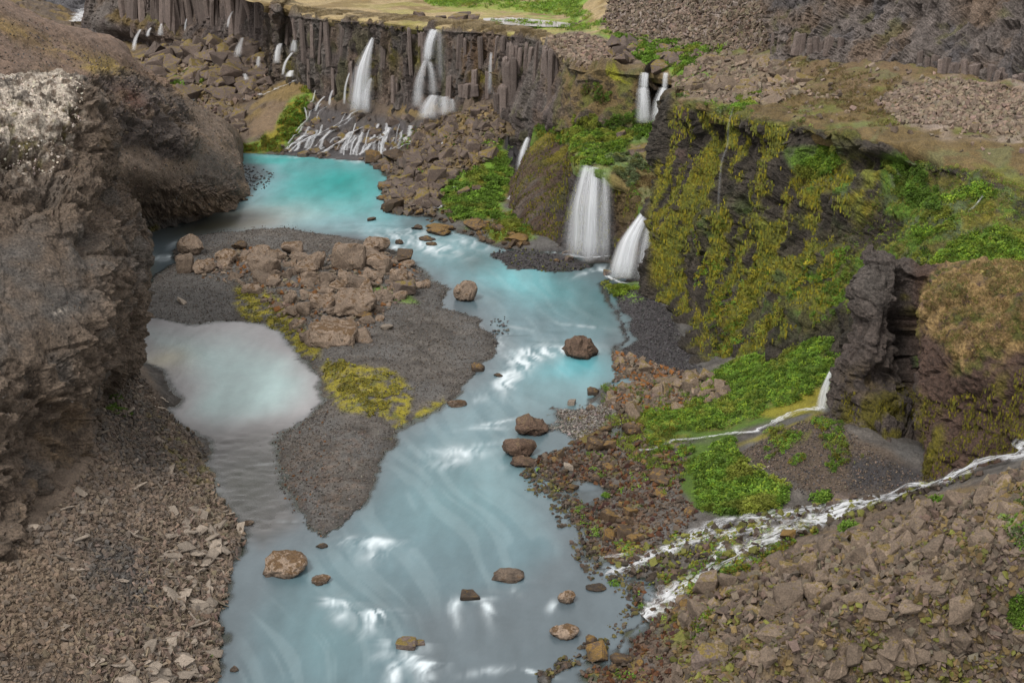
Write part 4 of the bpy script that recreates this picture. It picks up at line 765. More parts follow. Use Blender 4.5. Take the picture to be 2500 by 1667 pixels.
# rock spire and mossy block on the right bank
H = [DD([(2150,640,108),(2140,630,104),(2155,615,103),(2195,628,102),(2240,655,101.5),(2300,640,102),(2380,640,101),(2500,665,99),(2760,690,95)]),
     DD([(2128,640,103),(2106,628,98.5),(2140,610,97.5),(2192,630,96.8),(2240,655,97),(2290,645,96.5),(2380,635,95),(2500,655,93),(2760,690,89)]),
     DD([(2120,700,103),(2096,700,97.5),(2132,700,95.5),(2182,700,95),(2222,730,97),(2246,712,92.8),(2350,705,90),(2500,715,87),(2760,750,83)]),
     DD([(2110,800,102),(2082,800,96.3),(2122,800,94.2),(2176,790,94.0),(2220,810,96),(2242,800,91.2),(2340,800,88),(2500,810,84.5),(2760,840,80)]),
     DD([(2085,900,101),(2038,890,95.3),(2100,900,92.6),(2162,900,93),(2226,920,95.5),(2248,910,89.5),(2340,900,86),(2500,905,82.8),(2760,930,78)]),
     DD([(2080,985,100),(2032,965,94.8),(2100,985,91.8),(2162,990,91.6),(2226,1025,93.5),(2252,1015,88.3),(2340,1010,85),(2500,1000,81.8),(2760,1030,77)]),
     DD([(2090,1080,98),(2044,1060,93.2),(2120,1100,89.8),(2180,1140,87.5),(2240,1180,86),(2272,1168,84.8),(2350,1140,83.3),(2500,1105,80.3),(2760,1090,76)]),
     DD([(2090,1150,97.5),(2044,1130,92.7),(2120,1170,89.2),(2180,1210,87),(2240,1250,85.5),(2272,1240,84.3),(2350,1210,82.8),(2500,1180,79.8),(2760,1170,75.5)])]
def dH(c):
    x, y = c['px'], c['py']; p = c['p']
    topm = pm(c, [(2240,640),(2800,640),(2800,860),(2480,850),(2330,870),(2260,800)], 25, 14)
    d = rocky(c, .85, 2.2, 371, 1.5)*(1-.5*topm) + fbm(p, 5, 3, 372)*.8 + topm*(fbm(p, .7, 3, 374)*.22+.2)
    d -= 2.4*blob(x, y, 2224, 900, 13, 230, -6, 2) + 1.3*blob(x, y, 2170, 790, 24, 50, -10) + .9*blob(x, y, 2140, 930, 40, 30)
    d += .9*blob(x, y, 2110, 720, 34, 60) + .7*blob(x, y, 2120, 860, 50, 30, -40)+ .8*blob(x, y, 2400, 930, 110, 90) - 1.0*blob(x, y, 2180, 1120, 60, 36)
    return d
def kH(c):
    p = c['p']; x, y = c['px'], c['py']; q = np.stack([p[:, 0]*.42-p[:, 1]*.9, p[:, 1]*0, p[:, 2]], 1); one = np.ones((len(p), 1)); n4 = fbm(p, .7, 5, 381, .65)[:, None]
    col = np.array([.074, .058, .050])*(1+.4*n4); col = mix(col, GREY*.95, blob(x, y, 2130, 690, 60, 70)*.7)
    blk = sst(2215, 2250, x); col = mix(col, np.array([.085, .050, .036])*(1+.35*n4), blk*.85)
    t = pm(c, [(2235,690),(2300,640),(2800,620),(2800,860),(2560,870),(2480,850),(2400,900),(2340,900),(2300,850),(2250,800)], 10, 22)
    col = mix(col, mix(np.array([.26, .175, .075])*one*(1+.25*n4), OLIVE*1.5, nz(c, 1.4, .0, .5, seed=382)), t*nz(c, .8, -.8, -.1, seed=384))
    v = nz(dict(p=q), (.6, 9, 2.5), -.15, .3, seed=383)
    col = mix(col, MOSSY*.7, pm(c, [(2050,1000),(2200,950),(2230,1180),(2150,1100),(2060,1040)], 20, 20)*v*.9)
    col = mix(col, MOSSY*.75, pm(c, [(2390,980),(2500,900),(2800,900),(2800,1060),(2450,1090)], 20, 30)*v*.7)
    col = mix(col, MOSSY*.9, pm(c, [(2240,950),(2300,1000),(2310,1150),(2250,1170)], 14, 14)*v*.9); col = mix(col, MOSSB*.8, blob(x, y, 2110, 930, 50, 34)*nz(c, 1, -.1, .3, seed=385)*.7)
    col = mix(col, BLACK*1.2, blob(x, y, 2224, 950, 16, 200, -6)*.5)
    return mix(col, MOSSY, pm(c, [(2200,700),(2240,760),(2245,860),(2215,800)], 6, 8)*.7)
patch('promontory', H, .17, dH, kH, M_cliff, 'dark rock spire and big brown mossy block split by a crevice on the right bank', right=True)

# ------------------------------------------------------------------ waterfalls
def tube_frame(pts, n):
    pts = np.array(pts); t = np.linspace(0, 1, n)
    c = np.concatenate([[0], np.cumsum(np.linalg.norm(np.diff(pts, axis=0), axis=1))])
    return cr(pts, np.interp(t, c/c[-1], np.linspace(0, 1, len(pts)))), c[-1]
def strand(pts, w0, w1, dens=1.0, nu=9, bulge=.35, fade=.0, seed=0):
    """one curtain of falling water: centre line in the world, half widths top and bottom"""
    n = 26; L, ln_ = tube_frame(pts, n); V = []; UV = []
    for i in range(n):
        t = i/(n-1); w = w0*(1-t)+w1*t; q = L[i]; view = q[:2]/np.linalg.norm(q[:2]); side = np.array([view[1], -view[0], 0])
        out = np.array([-view[0], -view[1], 0])
        for j in range(nu):
            u = j/(nu-1); a = (u-.5)*2
            V.append(q + side*a*w + out*(1-a*a)*w*bulge); d = dens*(1-fade*t)*min(1, t*8+.35)*(1-.85*max(0, (t-.8)/.2))
            UV.append((u, t*ln_*1.0 + seed*3.7, d))
    idx = np.arange(n*nu).reshape(n, nu); qd = np.stack([idx[:-1, :-1], idx[1:, :-1], idx[1:, 1:], idx[:-1, 1:]], -1).reshape(-1, 4)
    return np.array(V), qd, np.array(UV)
def merge(parts):
    V, Q, U = [], [], []; k = 0
    for v, q, u in parts: V.append(v); Q.append(q+k); U.append(u); k += len(v)
    return np.vstack(V), np.vstack(Q), np.vstack(U)
def waterfall(label, strands, group='waterfalls of the canyon', spray=None, name='waterfall'):
    sh = [strand(*a) if not isinstance(a, dict) else strand(**a) for a in strands]
    root = bpy.data.objects.new(name, None); C.objects.link(root); meta(root, label, 'waterfall', group)
    for v, q, u in sh: mesh_np('strand', v, q, M_veil, smooth=True, uv=u, parent=root)
    if spray is not None:
        v, q, u = merge([strand(*a) for a in spray]); mesh_np('spray', v, q, M_foam, smooth=True, uv=u, parent=root)
    return root
def veil(x0a, x0b, y0, Y0, x1a, x1b, y1, Y1, n, dens=.8, seed=0, ytop=0, ybot=6):
    """a curtain made of many thin overlapping strands"""
    r = random.Random(seed*13+1); wa, wb2 = abs(x0b-x0a)/F*Y0, abs(x1b-x1a)/F*Y1
    out = [(drop((x0a+x0b)/2, y0+ytop*.5, Y0+.2, (x1a+x1b)/2, y1, Y1+.2), max(.15, wa*.55), max(.3, wb2*.62), dens*.62, 13, .1, .15, seed*17)] if n > 1 else []
    n = max(1, int(n*.8))
    for k in range(n):
        t = min(1, max(0, (k+.5)/n + r.uniform(-.5, .5)/n)); xa, xb = x0a+(x0b-x0a)*t, x1a+(x1b-x1a)*t; dY = r.uniform(-.25, .25)
        wt_ = abs(x0b-x0a)/F*Y0/n*r.uniform(.7, 1.3); wb_ = abs(x1b-x1a)/F*Y1/n*r.uniform(.9, 1.7)
        core = math.exp(-((t-.45)/.38)**2)
        out.append((drop(xa, y0+ytop*t+r.uniform(-2, 2), Y0+dY, xb, y1+r.uniform(-ybot, ybot), Y1+dY), max(.1, wt_*1.5), max(.16, wb_*1.6), dens*(.2+.7*core)*r.uniform(.3, 1.2), 7, .15, r.uniform(.1, .45), seed*31+k))
    return out
def drop(px, y0, Y0, px1, y1, Y1, mid=.5, bow=0):
    a, b = D(px, y0, Y0), D(px1, y1, Y1); m = a*.5+b*.5
    h = a*(1-.25)+b*.25; h[:2] = a[:2]*(.55)+b[:2]*.45           # water leaves the lip forward, then falls
    g = a*.5+b*.5; g[:2] = a[:2]*.25+b[:2]*.75
    return [a, h, g, b]
waterfall('broad white waterfall in three veils falling from the green terrace into the river', veil(1424, 1444, 404, 155.2, 1386, 1428, 628, 151, 5, .9, 1) + veil(1440, 1462, 408, 155, 1418, 1462, 636, 150.8, 7, 1.25, 2) + veil(1464, 1488, 424, 154.4, 1458, 1490, 634, 151, 6, .62, 3),
    spray=[([D(1380,618,151.6), D(1430,628,149.6), D(1490,622,150)], .75, .75, .9, 9, .3, 0, 1)])
waterfall('white waterfall shooting sideways past the mossy cliff into the river', veil(1568, 1590, 514, 147.4, 1488, 1545, 680, 142.4, 9, 1.7, 4, -6) + veil(1580, 1590, 530, 146.8, 1545, 1584, 686, 142.8, 6, .8, 5),
    spray=[([D(1480,672,143.4), D(1520,690,141.2), D(1580,690,141.8)], .5, .5, 1.6, 7, .2, 0, 2)])
waterfall('tall slanting white waterfall on the columnar cliff, spreading towards its foot', veil(906, 913, 92, 218.6, 852, 900, 272, 214.4, 9, 1.25, 6) + veil(902, 910, 190, 216.4, 884, 902, 272, 214, 3, .9, 7))
waterfall('forked white waterfall in a mossy cleft at the rim of the columnar cliff', veil(1050, 1068, 72, 208.8, 1034, 1052, 150, 206.8, 5, 1.2, 8) + veil(1034, 1046, 146, 206.8, 1008, 1032, 262, 205, 4, .6, 9) + veil(1044, 1054, 150, 206.6, 1052, 1066, 232, 205.4, 3, .6, 10) + veil(1066, 1078, 72, 208.8, 1070, 1082, 200, 206.8, 3, .3, 11))
waterfall('lower step of the forked waterfall spreading over wet blocks', veil(1050, 1072, 232, 205.4, 1024, 1062, 288, 202.6, 6, 1.1, 12) + veil(1076, 1094, 236, 205.2, 1072, 1096, 282, 203, 4, .9, 13) + veil(1100, 1108, 242, 204.6, 1098, 1112, 272, 203.4, 2, .8, 14))
waterfall('left one of the twin falls in the dark alcove, stepping down three ledges', veil(1566, 1584, 178, 172.2, 1562, 1580, 218, 171.4, 5, 1.1, 15) + veil(1558, 1580, 214, 171.2, 1554, 1584, 302, 169.4, 7, 1.1, 16))
waterfall('right one of the twin falls in the dark alcove, slanting left to its foot', veil(1620, 1632, 178, 172, 1618, 1628, 218, 171.4, 3, 1.0, 17) + veil(1612, 1628, 214, 171.2, 1588, 1618, 296, 169.4, 6, 1.1, 18))
waterfall('small white waterfall inside the dark alcove under the overhanging cliff nose', veil(1284, 1294, 336, 190, 1262, 1280, 414, 187, 5, 1.2, 19) + veil(1295, 1298, 350, 190, 1291, 1297, 412, 188.5, 1, .9, 20))
waterfall('thin white fall emerging from behind the left edge of the rock spire', veil(2026, 2032, 905, 97.5, 1994, 2014, 1004, 95.8, 6, 1.5, 21))
waterfall('faint narrow veil of water in the notch right of the forked waterfall', [(drop(1199,128,203.4,1196,230,201.4), .25, .5, .75, 7, .3, .4, 30)])
waterfall('thin trickle running down the middle of the tall mossy cliff', [
    ([D(1790,262,133.6), D(1778,310,132.6), D(1776,355,132), D(1762,395,130.8), D(1757,450,129.8), D(1752,530,128.4)], .12, .2, .16, 5, .2, .3, 31)])
for lb, st in [
    ('white fall over dark ledges among the blocks of the far canyon', [(drop(592,92,258,580,140,250), .35, .9, 1.0, 7, .3, 0.2, 41)]),
    ('curved wisp of water on the far cliff beside a straw coloured patch', [(drop(568,28,262,556,68,258), .2, .35, 1.1, 7, .3, 0, 42)]),
    ('double white fall left of the columnar cliff corner', [(drop(685,106,232,675,155,229), .45, .8, 1.0, 7, .3, .2, 43), (drop(678,110,232.4,674,150,230), .2, .3, 1, 5, .3, 0, 44)]),
    ('short white spout below the flat dark block of the far canyon', [(drop(632,138,246,630,164,243), .35, .55, 1.0, 7, .3, .2, 45)]),
    ('broken veil at the left corner of the columnar cliff', [(drop(725,90,229,716,128,227.6), .5, .8, .9, 7, .3, 0, 46), (drop(714,128,227.6,690,184,225), .3, .3, 1.1, 5, .3, 0, 47), (drop(712,172,226.6,706,188,225.4), .5, .9, 1.4, 7, .3, 0, 48)]),
    ('thin white thread on the dark cliff left of the slanting waterfall', [(drop(853,178,216.6,840,255,214.4), .15, .3, 1.0, 5, .3, 0, 49)]),
    ('white thread dropping beside mossy columns above the wet ramp', [(drop(812,220,219,804,258,217.4), .18, .3, .95, 5, .3, 0, 50), (drop(793,235,219.6,770,272,217.6), .2, .35, .95, 5, .3, 0, 51)]),
    ('dim trickle at the far left under the mossy overhang', [(drop(343,72,282,326,124,276), .3, .6, .9, 5, .3, 0, 52), (drop(368,68,281,360,90,279), .3, .5, .9, 5, .3, 0, 53)]),
    ('pale horsetail wisp at the foot of the far columns', [(drop(394,58,279,392,88,277), .25, .8, .8, 7, .3, 0, 54), (drop(456,46,277,452,76,275), .15, .35, .7, 5, .3, 0, 55)]),
    ('small white cascade among brown blocks above the far pool', [(drop(597,180,238,602,196,236), .4, .6, 1.0, 7, .3, .2, 56)])]:
    waterfall(lb, st)

# cascades and streams: ribbons of white water following the ground
def ribbon(path, w, dens=1.2, nu=8, lift=.12, seed=0, taper=True, jit=.25):
    P = np.array(path); n = max(10, int(len(P)*4)); L, ln_ = tube_frame(P, n); V = []; UV = []
    T = np.gradient(L, axis=0); T /= np.linalg.norm(T, axis=1, keepdims=True)+1e-9
    ws = np.interp(np.linspace(0, 1, n), np.linspace(0, 1, len(w)), w) if hasattr(w, '__len__') else np.full(n, w)
    for i in range(n):
        side = np.array([T[i, 1], -T[i, 0], 0]); side /= np.linalg.norm(side)+1e-9
        view = L[i, :2]/np.linalg.norm(L[i, :2]); alt = np.array([view[1], -view[0], 0])
        if abs(np.dot(side, alt)) < .35: side = side + alt*.4; side /= np.linalg.norm(side)
        wj = ws[i]*(1+jit*math.sin(i*1.7+seed))
        for j in range(nu):
            u = j/(nu-1); a = 2*u-1; V.append(L[i]+side*a*wj+np.array([0, 0, .07+lift*(.45-a*a*.3)]))
            UV.append((u, i/(n-1)*ln_+seed*5.3, dens))
    idx = np.arange(n*nu).reshape(n, nu); qd = np.stack([idx[:-1, :-1], idx[:-1, 1:], idx[1:, 1:], idx[1:, :-1]], -1).reshape(-1, 4)
    return np.array(V), qd, np.array(UV)
_vis = np.where((px_ > -100) & (px_ < 2700) & (py_ > 0) & (py_ < 1750) & (FP[:, 2] > -.4))[0]
_vp = np.stack([px_[_vis], py_[_vis]*1.0], 1)
def gm(a, b):
    d = (_vp[:, 0]-a)**2 + (_vp[:, 1]-b)**2; k = np.argpartition(d, 12)[:12]; q = FP[_vis[k]]; q = q[q[:, 1] < q[:, 1].min()+2.5]; r = q.mean(0); r[2] = q[:, 2].max(); return r
def gp(*pts):
    out = []
    for (a, b), (c2, d2) in zip(pts[:-1], pts[1:]):
        for t in (0, .5): out.append(gm(a+(c2-a)*t, b+(d2-b)*t))
    return out + [gm(*pts[-1])]
def stream(label, rib, name='stream', kind='structure', cat=None, group=None, mat=None):
    if cat is None: v, q, u = merge(rib); o = mesh_np(name, v, q, M_foam, smooth=True, uv=u); return meta(o, label, cat, group, kind)
    root = bpy.data.objects.new(name, None); C.objects.link(root); meta(root, label, cat, group)
    for v, q, u in rib: mesh_np('rivulet', v, q, mat or M_foam, smooth=True, uv=u, parent=root)
    return root
stream('white rushing stream tumbling from the right past the foot of the promontory to the delta', [
    ribbon(gp((2560,1095),(2480,1125),(2400,1145),(2330,1175),(2250,1205),(2150,1225),(2060,1250),(1980,1285)), [1.4,1.3,1.3,1.2,1.1,1.3,1.2,1.1], 1.7, nu=12, seed=1, lift=.3),
    ribbon(gp((2440,1135),(2350,1165),(2260,1200),(2160,1222),(2060,1235),(1960,1250),(1860,1270),(1760,1280),(1700,1310),(1620,1355)), [.6,.7,.8,.9,1.0,1.0,1.0,.9,.9,.8], 1.2, nu=12, seed=2, lift=.25),
    ribbon(gp((1990,1280),(1900,1320),(1800,1370),(1740,1400),(1690,1430)), [1.0,1.1,1.1,1.2,1.0], 1.2, nu=12, seed=3, lift=.22),
    ribbon(gp((1800,1300),(1770,1330),(1750,1370),(1720,1395)), [.4,.5,.5,.4], 1.2, seed=4, lift=.2), ribbon(gp((1880,1290),(1820,1300),(1750,1310),(1690,1330),(1600,1360),(1510,1400),(1470,1410)), [.7,.8,1.0,1.0,.9,.8,.5], 1.05, nu=12, seed=5, lift=.2),
    ribbon(gp((1680,1430),(1640,1460),(1600,1490),(1570,1510)), [1.2,1.3,1.1,.7], 1.3, nu=12, seed=6, lift=.16), ribbon(gp((1560,1350),(1510,1360),(1470,1365)), [.4,.4,.2], .9, seed=7, lift=.14)])
stream('narrow white brook running from the thin fall through the green slope', [
    ribbon(gp((2010,998),(1960,1010),(1920,1025),(1880,1045),(1840,1060),(1790,1066),(1740,1070),(1690,1076),(1640,1080)), [.5,.35,.4,.5,.5,.45,.35,.35,.25], 1.35, seed=8, lift=.2), ribbon(gp((1640,1080),(1600,1100),(1560,1105)), [.3,.3,.2], 1.0, seed=9)])
stream('white water slipping down a path to the far pool beside the mossy mound', [ribbon(gp((722,196),(700,206),(680,212),(660,224),(640,232),(615,236),(595,236)), [.5,.5,.6,.5,.6,.6,.5], 1.2, seed=10, lift=.25)])
stream('white rapids far upstream', [ribbon([D(225,22,322), D(210,35,316), D(195,45,310), D(185,55,304)], [3, 3, 2.2, 1.6], 2.2, seed=11, lift=.3)], name='rapids')
casc = []
for k, (pts, w, d) in enumerate([(((770,228),(765,250),(745,272),(752,295),(738,312),(722,330)), .28, 1.2), (((872,284),(850,300),(815,318),(780,335),(740,358),(705,376)), .55, 1.1),
        (((905,312),(880,320),(850,335),(838,350),(810,365),(775,380)), .8, 1.4), (((925,316),(915,330),(905,345),(898,362)), .5, 1.35), (((950,318),(945,335),(930,352),(905,366),(875,382)), .65, 1.5),
        (((985,324),(980,340),(968,352)), .3, 1.1), (((1002,312),(1000,330),(992,345),(978,362),(955,374)), .7, 1.5), (((1015,350),(1000,362),(975,372)), .8, 1.5),
        (((870,345),(862,360),(855,382)), .3, 1.2), (((800,330),(770,345),(735,362),(718,378)), .5, 1.1), (((830,345),(800,362),(760,380)), .5, 1.1), (((1090,352),(1070,360),(1058,378)), .35, 1.2), (((785,262),(760,285),(752,300)), .25, .9),
        (((845,285),(835,305),(825,320)), .2, .8), (((800,272),(778,290),(765,305)), .2, .8), (((900,282),(862,300),(830,322),(790,342)), .5, .75)]):
    casc.append(ribbon(gp(*pts), w*.7, d*.6, seed=20+k, lift=.22))
rr_ = random.Random(77)
for k in range(34):
    x = rr_.uniform(735, 1005); t = (x-745)/260; y0 = rr_.uniform(318-10*t, 345); y1 = 374+18*t - rr_.uniform(0, 12); dx = rr_.uniform(30, 46)*(1-.75*t)
    casc.append(ribbon(gp((x, y0), (x-dx*.4, y0+(y1-y0)*.4), (x-dx*.75, y0+(y1-y0)*.7), (x-dx, y1)), rr_.uniform(.12, .4), rr_.uniform(.35, .8), nu=7, seed=100+k, lift=.2))
stream('fan of white cascades running over the black wet ramp into the turquoise pool', casc, 'cascade', None, 'waterfall', 'waterfalls of the canyon', M_veil)
stream('white rivulets sliding down the brown skirt of rock by the small alcove fall', [
    ribbon([D(1312,405,187), D(1290,430,184), D(1268,455,180), D(1252,475,178), D(1236,495,176)], .35, 1.0, seed=41, lift=.2), ribbon([D(1330,380,184.5), D(1322,430,178), D(1300,470,174), D(1270,510,171)], .2, .6, seed=42, lift=.2)], 'cascade', None, 'waterfall', 'waterfalls of the canyon')
stream('two pale chutes of water on the green slope at the right edge of the photo', [
    ribbon([D(2450,485,107), D(2428,510,106), D(2395,530,105.3), D(2365,548,104.6), D(2362,570,103.8)], [.12,.2,.22,.25,.2], .9, seed=43, lift=.2), ribbon([D(2400,478,107.6), D(2385,500,107), D(2365,520,106.4), D(2345,535,105.8)], .15, .55, seed=44, lift=.2)], 'cascade', None, 'waterfall', 'waterfalls of the canyon')
stream('small white spill between brown blocks on the green shore', [ribbon(gp((1110,462),(1090,472),(1070,478),(1050,484)), .35, 1.1, seed=45, lift=.25), ribbon(gp((1090,508),(1070,515),(1040,510),(1020,512)), .3, .9, seed=46, lift=.2)], 'cascade', None, 'waterfall', 'waterfalls of the canyon')
# thin pools lying on the land
def puddle(label, poly, z, kind='structure', colr=(.16, .17, .18)):
    W_ = np.array([Z(a, b, z) for a, b in poly]); c0 = W_.mean(0); n = len(W_); k = 6; V = [c0]; 
    V = np.vstack([[c0]] + [c0+(W_-c0)*t for t in np.linspace(1/k, 1, k)]); V[:, 2] = z
    Q = []
    for r in range(k-1):
        for j in range(n): Q.append((1+r*n+j, 1+r*n+(j+1) % n, 1+(r+1)*n+(j+1) % n, 1+(r+1)*n+j))
    me_faces = Q; o = mesh_np('pool_water', V, np.array(me_faces)[:, ::-1], M_water, np.tile(np.array([*colr, .9]), (len(V), 1)), True)
    return meta(o, label, kind=kind)
puddle('shallow meltwater pool on the plateau meadow', [(1180,45),(1250,42),(1330,50),(1400,58),(1420,66),(1330,66),(1250,62),(1180,54)], 18.95, colr=(.15, .13, .12))
puddle('grey pool among the blocks of the far canyon', [(440,225),(470,232),(475,245),(455,250),(435,240)], 2.6); puddle('small grey pool beside the path of white water', [(590,228),(640,218),(650,228),(630,240),(595,244)], 4.3)

# ------------------------------------------------------------------ rocks
def rock_mesh(kind, seed, n=14, sub=0, rough=.0):
    """angular rock: convex hull of scattered points, optionally subdivided and roughened"""
    r = np.random.default_rng(seed)
    if kind == 'block': pts = np.clip(r.normal(0, .62, (n, 3)), -.5, .5)*[1.1, .9, .8]; pts += r.normal(0, .04, pts.shape)
    elif kind == 'round': v = r.normal(size=(n*2, 3)); v /= np.linalg.norm(v, axis=1, keepdims=True); pts = v*[.56, .46, .38]*r.uniform(.88, 1.08, (n*2, 1))
    elif kind == 'slab': pts = np.clip(r.normal(0, .6, (n, 3)), -.5, .5)*[1.25, .55, .22]; pts += r.normal(0, .015, pts.shape)
    elif kind == 'prism':
        k = 6; a = np.arange(k)*2*math.pi/k + r.uniform(-.15, .15, k); ring = np.stack([np.cos(a), np.sin(a)], 1)*.5
        pts = np.vstack([np.hstack([ring, np.full((k, 1), -.5)]), np.hstack([ring*r.uniform(.9, 1, (k, 1)), .5+r.uniform(-.06, .06, (k, 1))])])
    bm = bmesh.new()
    for q in pts: bm.verts.new(q)
    res = bmesh.ops.convex_hull(bm, input=bm.verts)
    junk = [g for g in res['geom_interior'] + res['geom_unused'] if isinstance(g, bmesh.types.BMVert) and g.is_valid]
    bmesh.ops.delete(bm, geom=list(set(junk)), context='VERTS')
    if kind != 'prism': bmesh.ops.dissolve_limit(bm, angle_limit=.22, verts=bm.verts, edges=bm.edges)
    if sub:
        bmesh.ops.bevel(bm, geom=bm.edges[:]+bm.verts[:], offset=.035, segments=1, affect='EDGES', clamp_overlap=True)
        bmesh.ops.triangulate(bm, faces=bm.faces)
        for _ in range(sub):
            bmesh.ops.subdivide_edges(bm, edges=[e for e in bm.edges if e.calc_length() > .09], cuts=1, use_grid_fill=True)
            bmesh.ops.triangulate(bm, faces=bm.faces)
        if sub > 1:
            for _ in range(3): bmesh.ops.smooth_vert(bm, verts=bm.verts, factor=.5, use_axis_x=True, use_axis_y=True, use_axis_z=True)
        bm.normal_update(); V = np.array([v.co[:] for v in bm.verts]); Nn = np.array([v.normal[:] for v in bm.verts])
        d = fbm(V+seed*3.1, .34, 4, seed)*rough + cellf(V+seed, .3, seed, 1)[0]*rough*.7
        V = V + Nn*d[:, None]
        for v, q in zip(bm.verts, V): v.co = q
    else: bmesh.ops.triangulate(bm, faces=bm.faces)
    bmesh.ops.recalc_face_normals(bm, faces=bm.faces)
    me = bpy.data.meshes.new('rock'); bm.to_mesh(me); bm.free(); return me
def arr(me):
    me.calc_loop_triangles(); V = np.empty(len(me.vertices)*3, np.float32); me.vertices.foreach_get('co', V)
    T = np.empty(len(me.loop_triangles)*3, np.int32); me.loop_triangles.foreach_get('vertices', T); return V.reshape(-1, 3), T.reshape(-1, 3)
CUSH = None
LOG = [arr(rock_mesh('round', 600+k, 3)) for k in range(8)]
LOB = [arr(rock_mesh('block', 100+k, 9)) for k in range(9)]; LOR = [arr(rock_mesh('round', 200+k, 5)) for k in range(6)]; LOS = [arr(rock_mesh('slab', 300+k, 8)) for k in range(8)]
CUSH = [(V*[1, 1, .5], T) for V, T in LOR]
def variants(kind, n, mat, seed, npts=16, sub=1, rough=.03):
    out = []
    for k in range(n):
        me = rock_mesh(kind, seed+k, npts, sub, rough); me.materials.append(mat); out.append(me)
    return out
V_block = variants('block', 12, M_block, 400); V_slab = variants('slab', 9, M_slab, 430, 14, 1, .012); V_rust = variants('round', 8, M_rust, 460, 10, 2, .045)+variants('block', 5, M_rust, 470)
V_dark = variants('block', 9, M_dark, 480); V_wet = variants('round', 5, M_wetr, 530, 12, 2, .07)
V_shore = variants('block', 7, M_bould, 500, 22, 2, .05)+variants('round', 7, M_bould, 510, 11, 2, .06)

def cand(surf, poly, n, seed, nzmin=-1, margin=None, extra=None):
    """random points on a surface inside a region, spread by area"""
    S = SURF[surf]; r = np.random.default_rng(seed)
    x0, y0 = np.min(poly, axis=0); x1, y1 = np.max(poly, axis=0)
    m = np.where((S['px'] > x0) & (S['px'] < x1) & (S['py'] > y0) & (S['py'] < y1) & (S['n'][:, 2] > nzmin))[0]
    m = m[sdf(S['px'][m], S['py'][m], poly) > 0]
    if extra is not None: m = m[extra(S['P'][m])]
    if len(m) == 0: return np.zeros((0, 3)), np.zeros((0, 3)), m
    w = S['a'][m]; pick = m[r.choice(len(m), n, p=w/w.sum())]
    jit = r.normal(0, 1, (n, 3))*np.sqrt(S['a'][pick])[:, None]*.5; nn_ = S['n'][pick]; jit -= nn_*(jit*nn_).sum(1)[:, None]
    return S['P'][pick]+jit, nn_, pick
def sizes(n, lo, hi, seed, p=2.2):
    r = np.random.default_rng(seed); return lo + (hi-lo)*r.uniform(0, 1, n)**p
def rotm(r, n, tilt=math.pi):
    q = r.normal(size=(n, 4)) if tilt > 3 else np.stack([np.ones(n), r.normal(0, tilt, n), r.normal(0, tilt, n), np.zeros(n)], 1)
    q /= np.linalg.norm(q, axis=1, keepdims=True)
    if tilt <= 3:
        a = r.uniform(0, math.pi, n); z = np.stack([np.cos(a), 0*a, 0*a, np.sin(a)], 1)
        w = np.empty_like(q); w[:, 0] = q[:, 0]*z[:, 0]-q[:, 3]*z[:, 3]; w[:, 3] = q[:, 0]*z[:, 3]+q[:, 3]*z[:, 0]; w[:, 1] = q[:, 1]*z[:, 0]+q[:, 2]*z[:, 3]; w[:, 2] = q[:, 2]*z[:, 0]-q[:, 1]*z[:, 3]; q = w
    w, x, y, z = q.T
    return np.stack([1-2*(y*y+z*z), 2*(x*y-z*w), 2*(x*z+y*w), 2*(x*y+z*w), 1-2*(x*x+z*z), 2*(y*z-x*w), 2*(x*z-y*w), 2*(y*z+x*w), 1-2*(x*x+y*y)], 1).reshape(-1, 3, 3)
def align(nv):
    """matrices turning z onto the surface normals"""
    z = nv/(np.linalg.norm(nv, axis=1, keepdims=True)+1e-9); t = np.where(np.abs(z[:, 2:3]) < .95, np.array([[0, 0, 1.]]), np.array([[1., 0, 0]]))
    x = np.cross(t, z); x /= np.linalg.norm(x, axis=1, keepdims=True); y = np.cross(z, x); return np.stack([x, y, z], 2)
def stuff(name, label, tmpl, P, S, Cc, mat, seed, nv=None, tilt=math.pi, sink=.15, parent=None):
    n = len(P)
    if n == 0: print('EMPTY', label); return
    if len(S) != n: S = S[:n]; Cc = Cc[:n]
    r = np.random.default_rng(seed); which = r.integers(0, len(tmpl), n); Rm = rotm(r, n, tilt)
    if nv is not None: Rm = np.einsum('nij,njk->nik', align(nv), Rm)
    VV, TT, CC = [], [], []; k = 0
    for t, (V, T) in enumerate(tmpl):
        m = np.where(which == t)[0]
        if not len(m): continue
        S_ = S[m][:, None, None] if S.ndim == 1 else S[m][:, None, :]
        X = np.einsum('nij,nvj->nvi', Rm[m], V[None]*S_) + P[m][:, None, :]
        s1 = S[m] if S.ndim == 1 else S[m].mean(1)
        off = (nv[m] if nv is not None else np.array([[0, 0, 1.]]))*s1[:, None]*(.35-sink)*(1 if nv is None else 1)
        X = X + off[:, None, :] if sink < .35 else X
        VV.append(X.reshape(-1, 3)); TT.append((T[None]+(np.arange(len(m))*len(V))[:, None, None]+k).reshape(-1, 3)); CC.append(np.repeat(Cc[m], len(V), 0)); k += len(m)*len(V)
    o = mesh_np(name, np.vstack(VV), np.vstack(TT), mat, np.vstack(CC), False, parent=parent); meta(o, label, kind='stuff'); return o
def tone(base, n, seed, var=.35, alt=None, altp=.2):
    r = np.random.default_rng(seed); col = np.array(base)[None]*(1+r.uniform(-var, var, (n, 1)))*(1+r.normal(0, .04, (n, 3)))
    if alt is not None:
        m = r.uniform(size=n) < altp; col[m] = np.array(alt)[None]*(1+r.uniform(-var, var, (m.sum(), 1)))
    return np.clip(col, .01, .9)
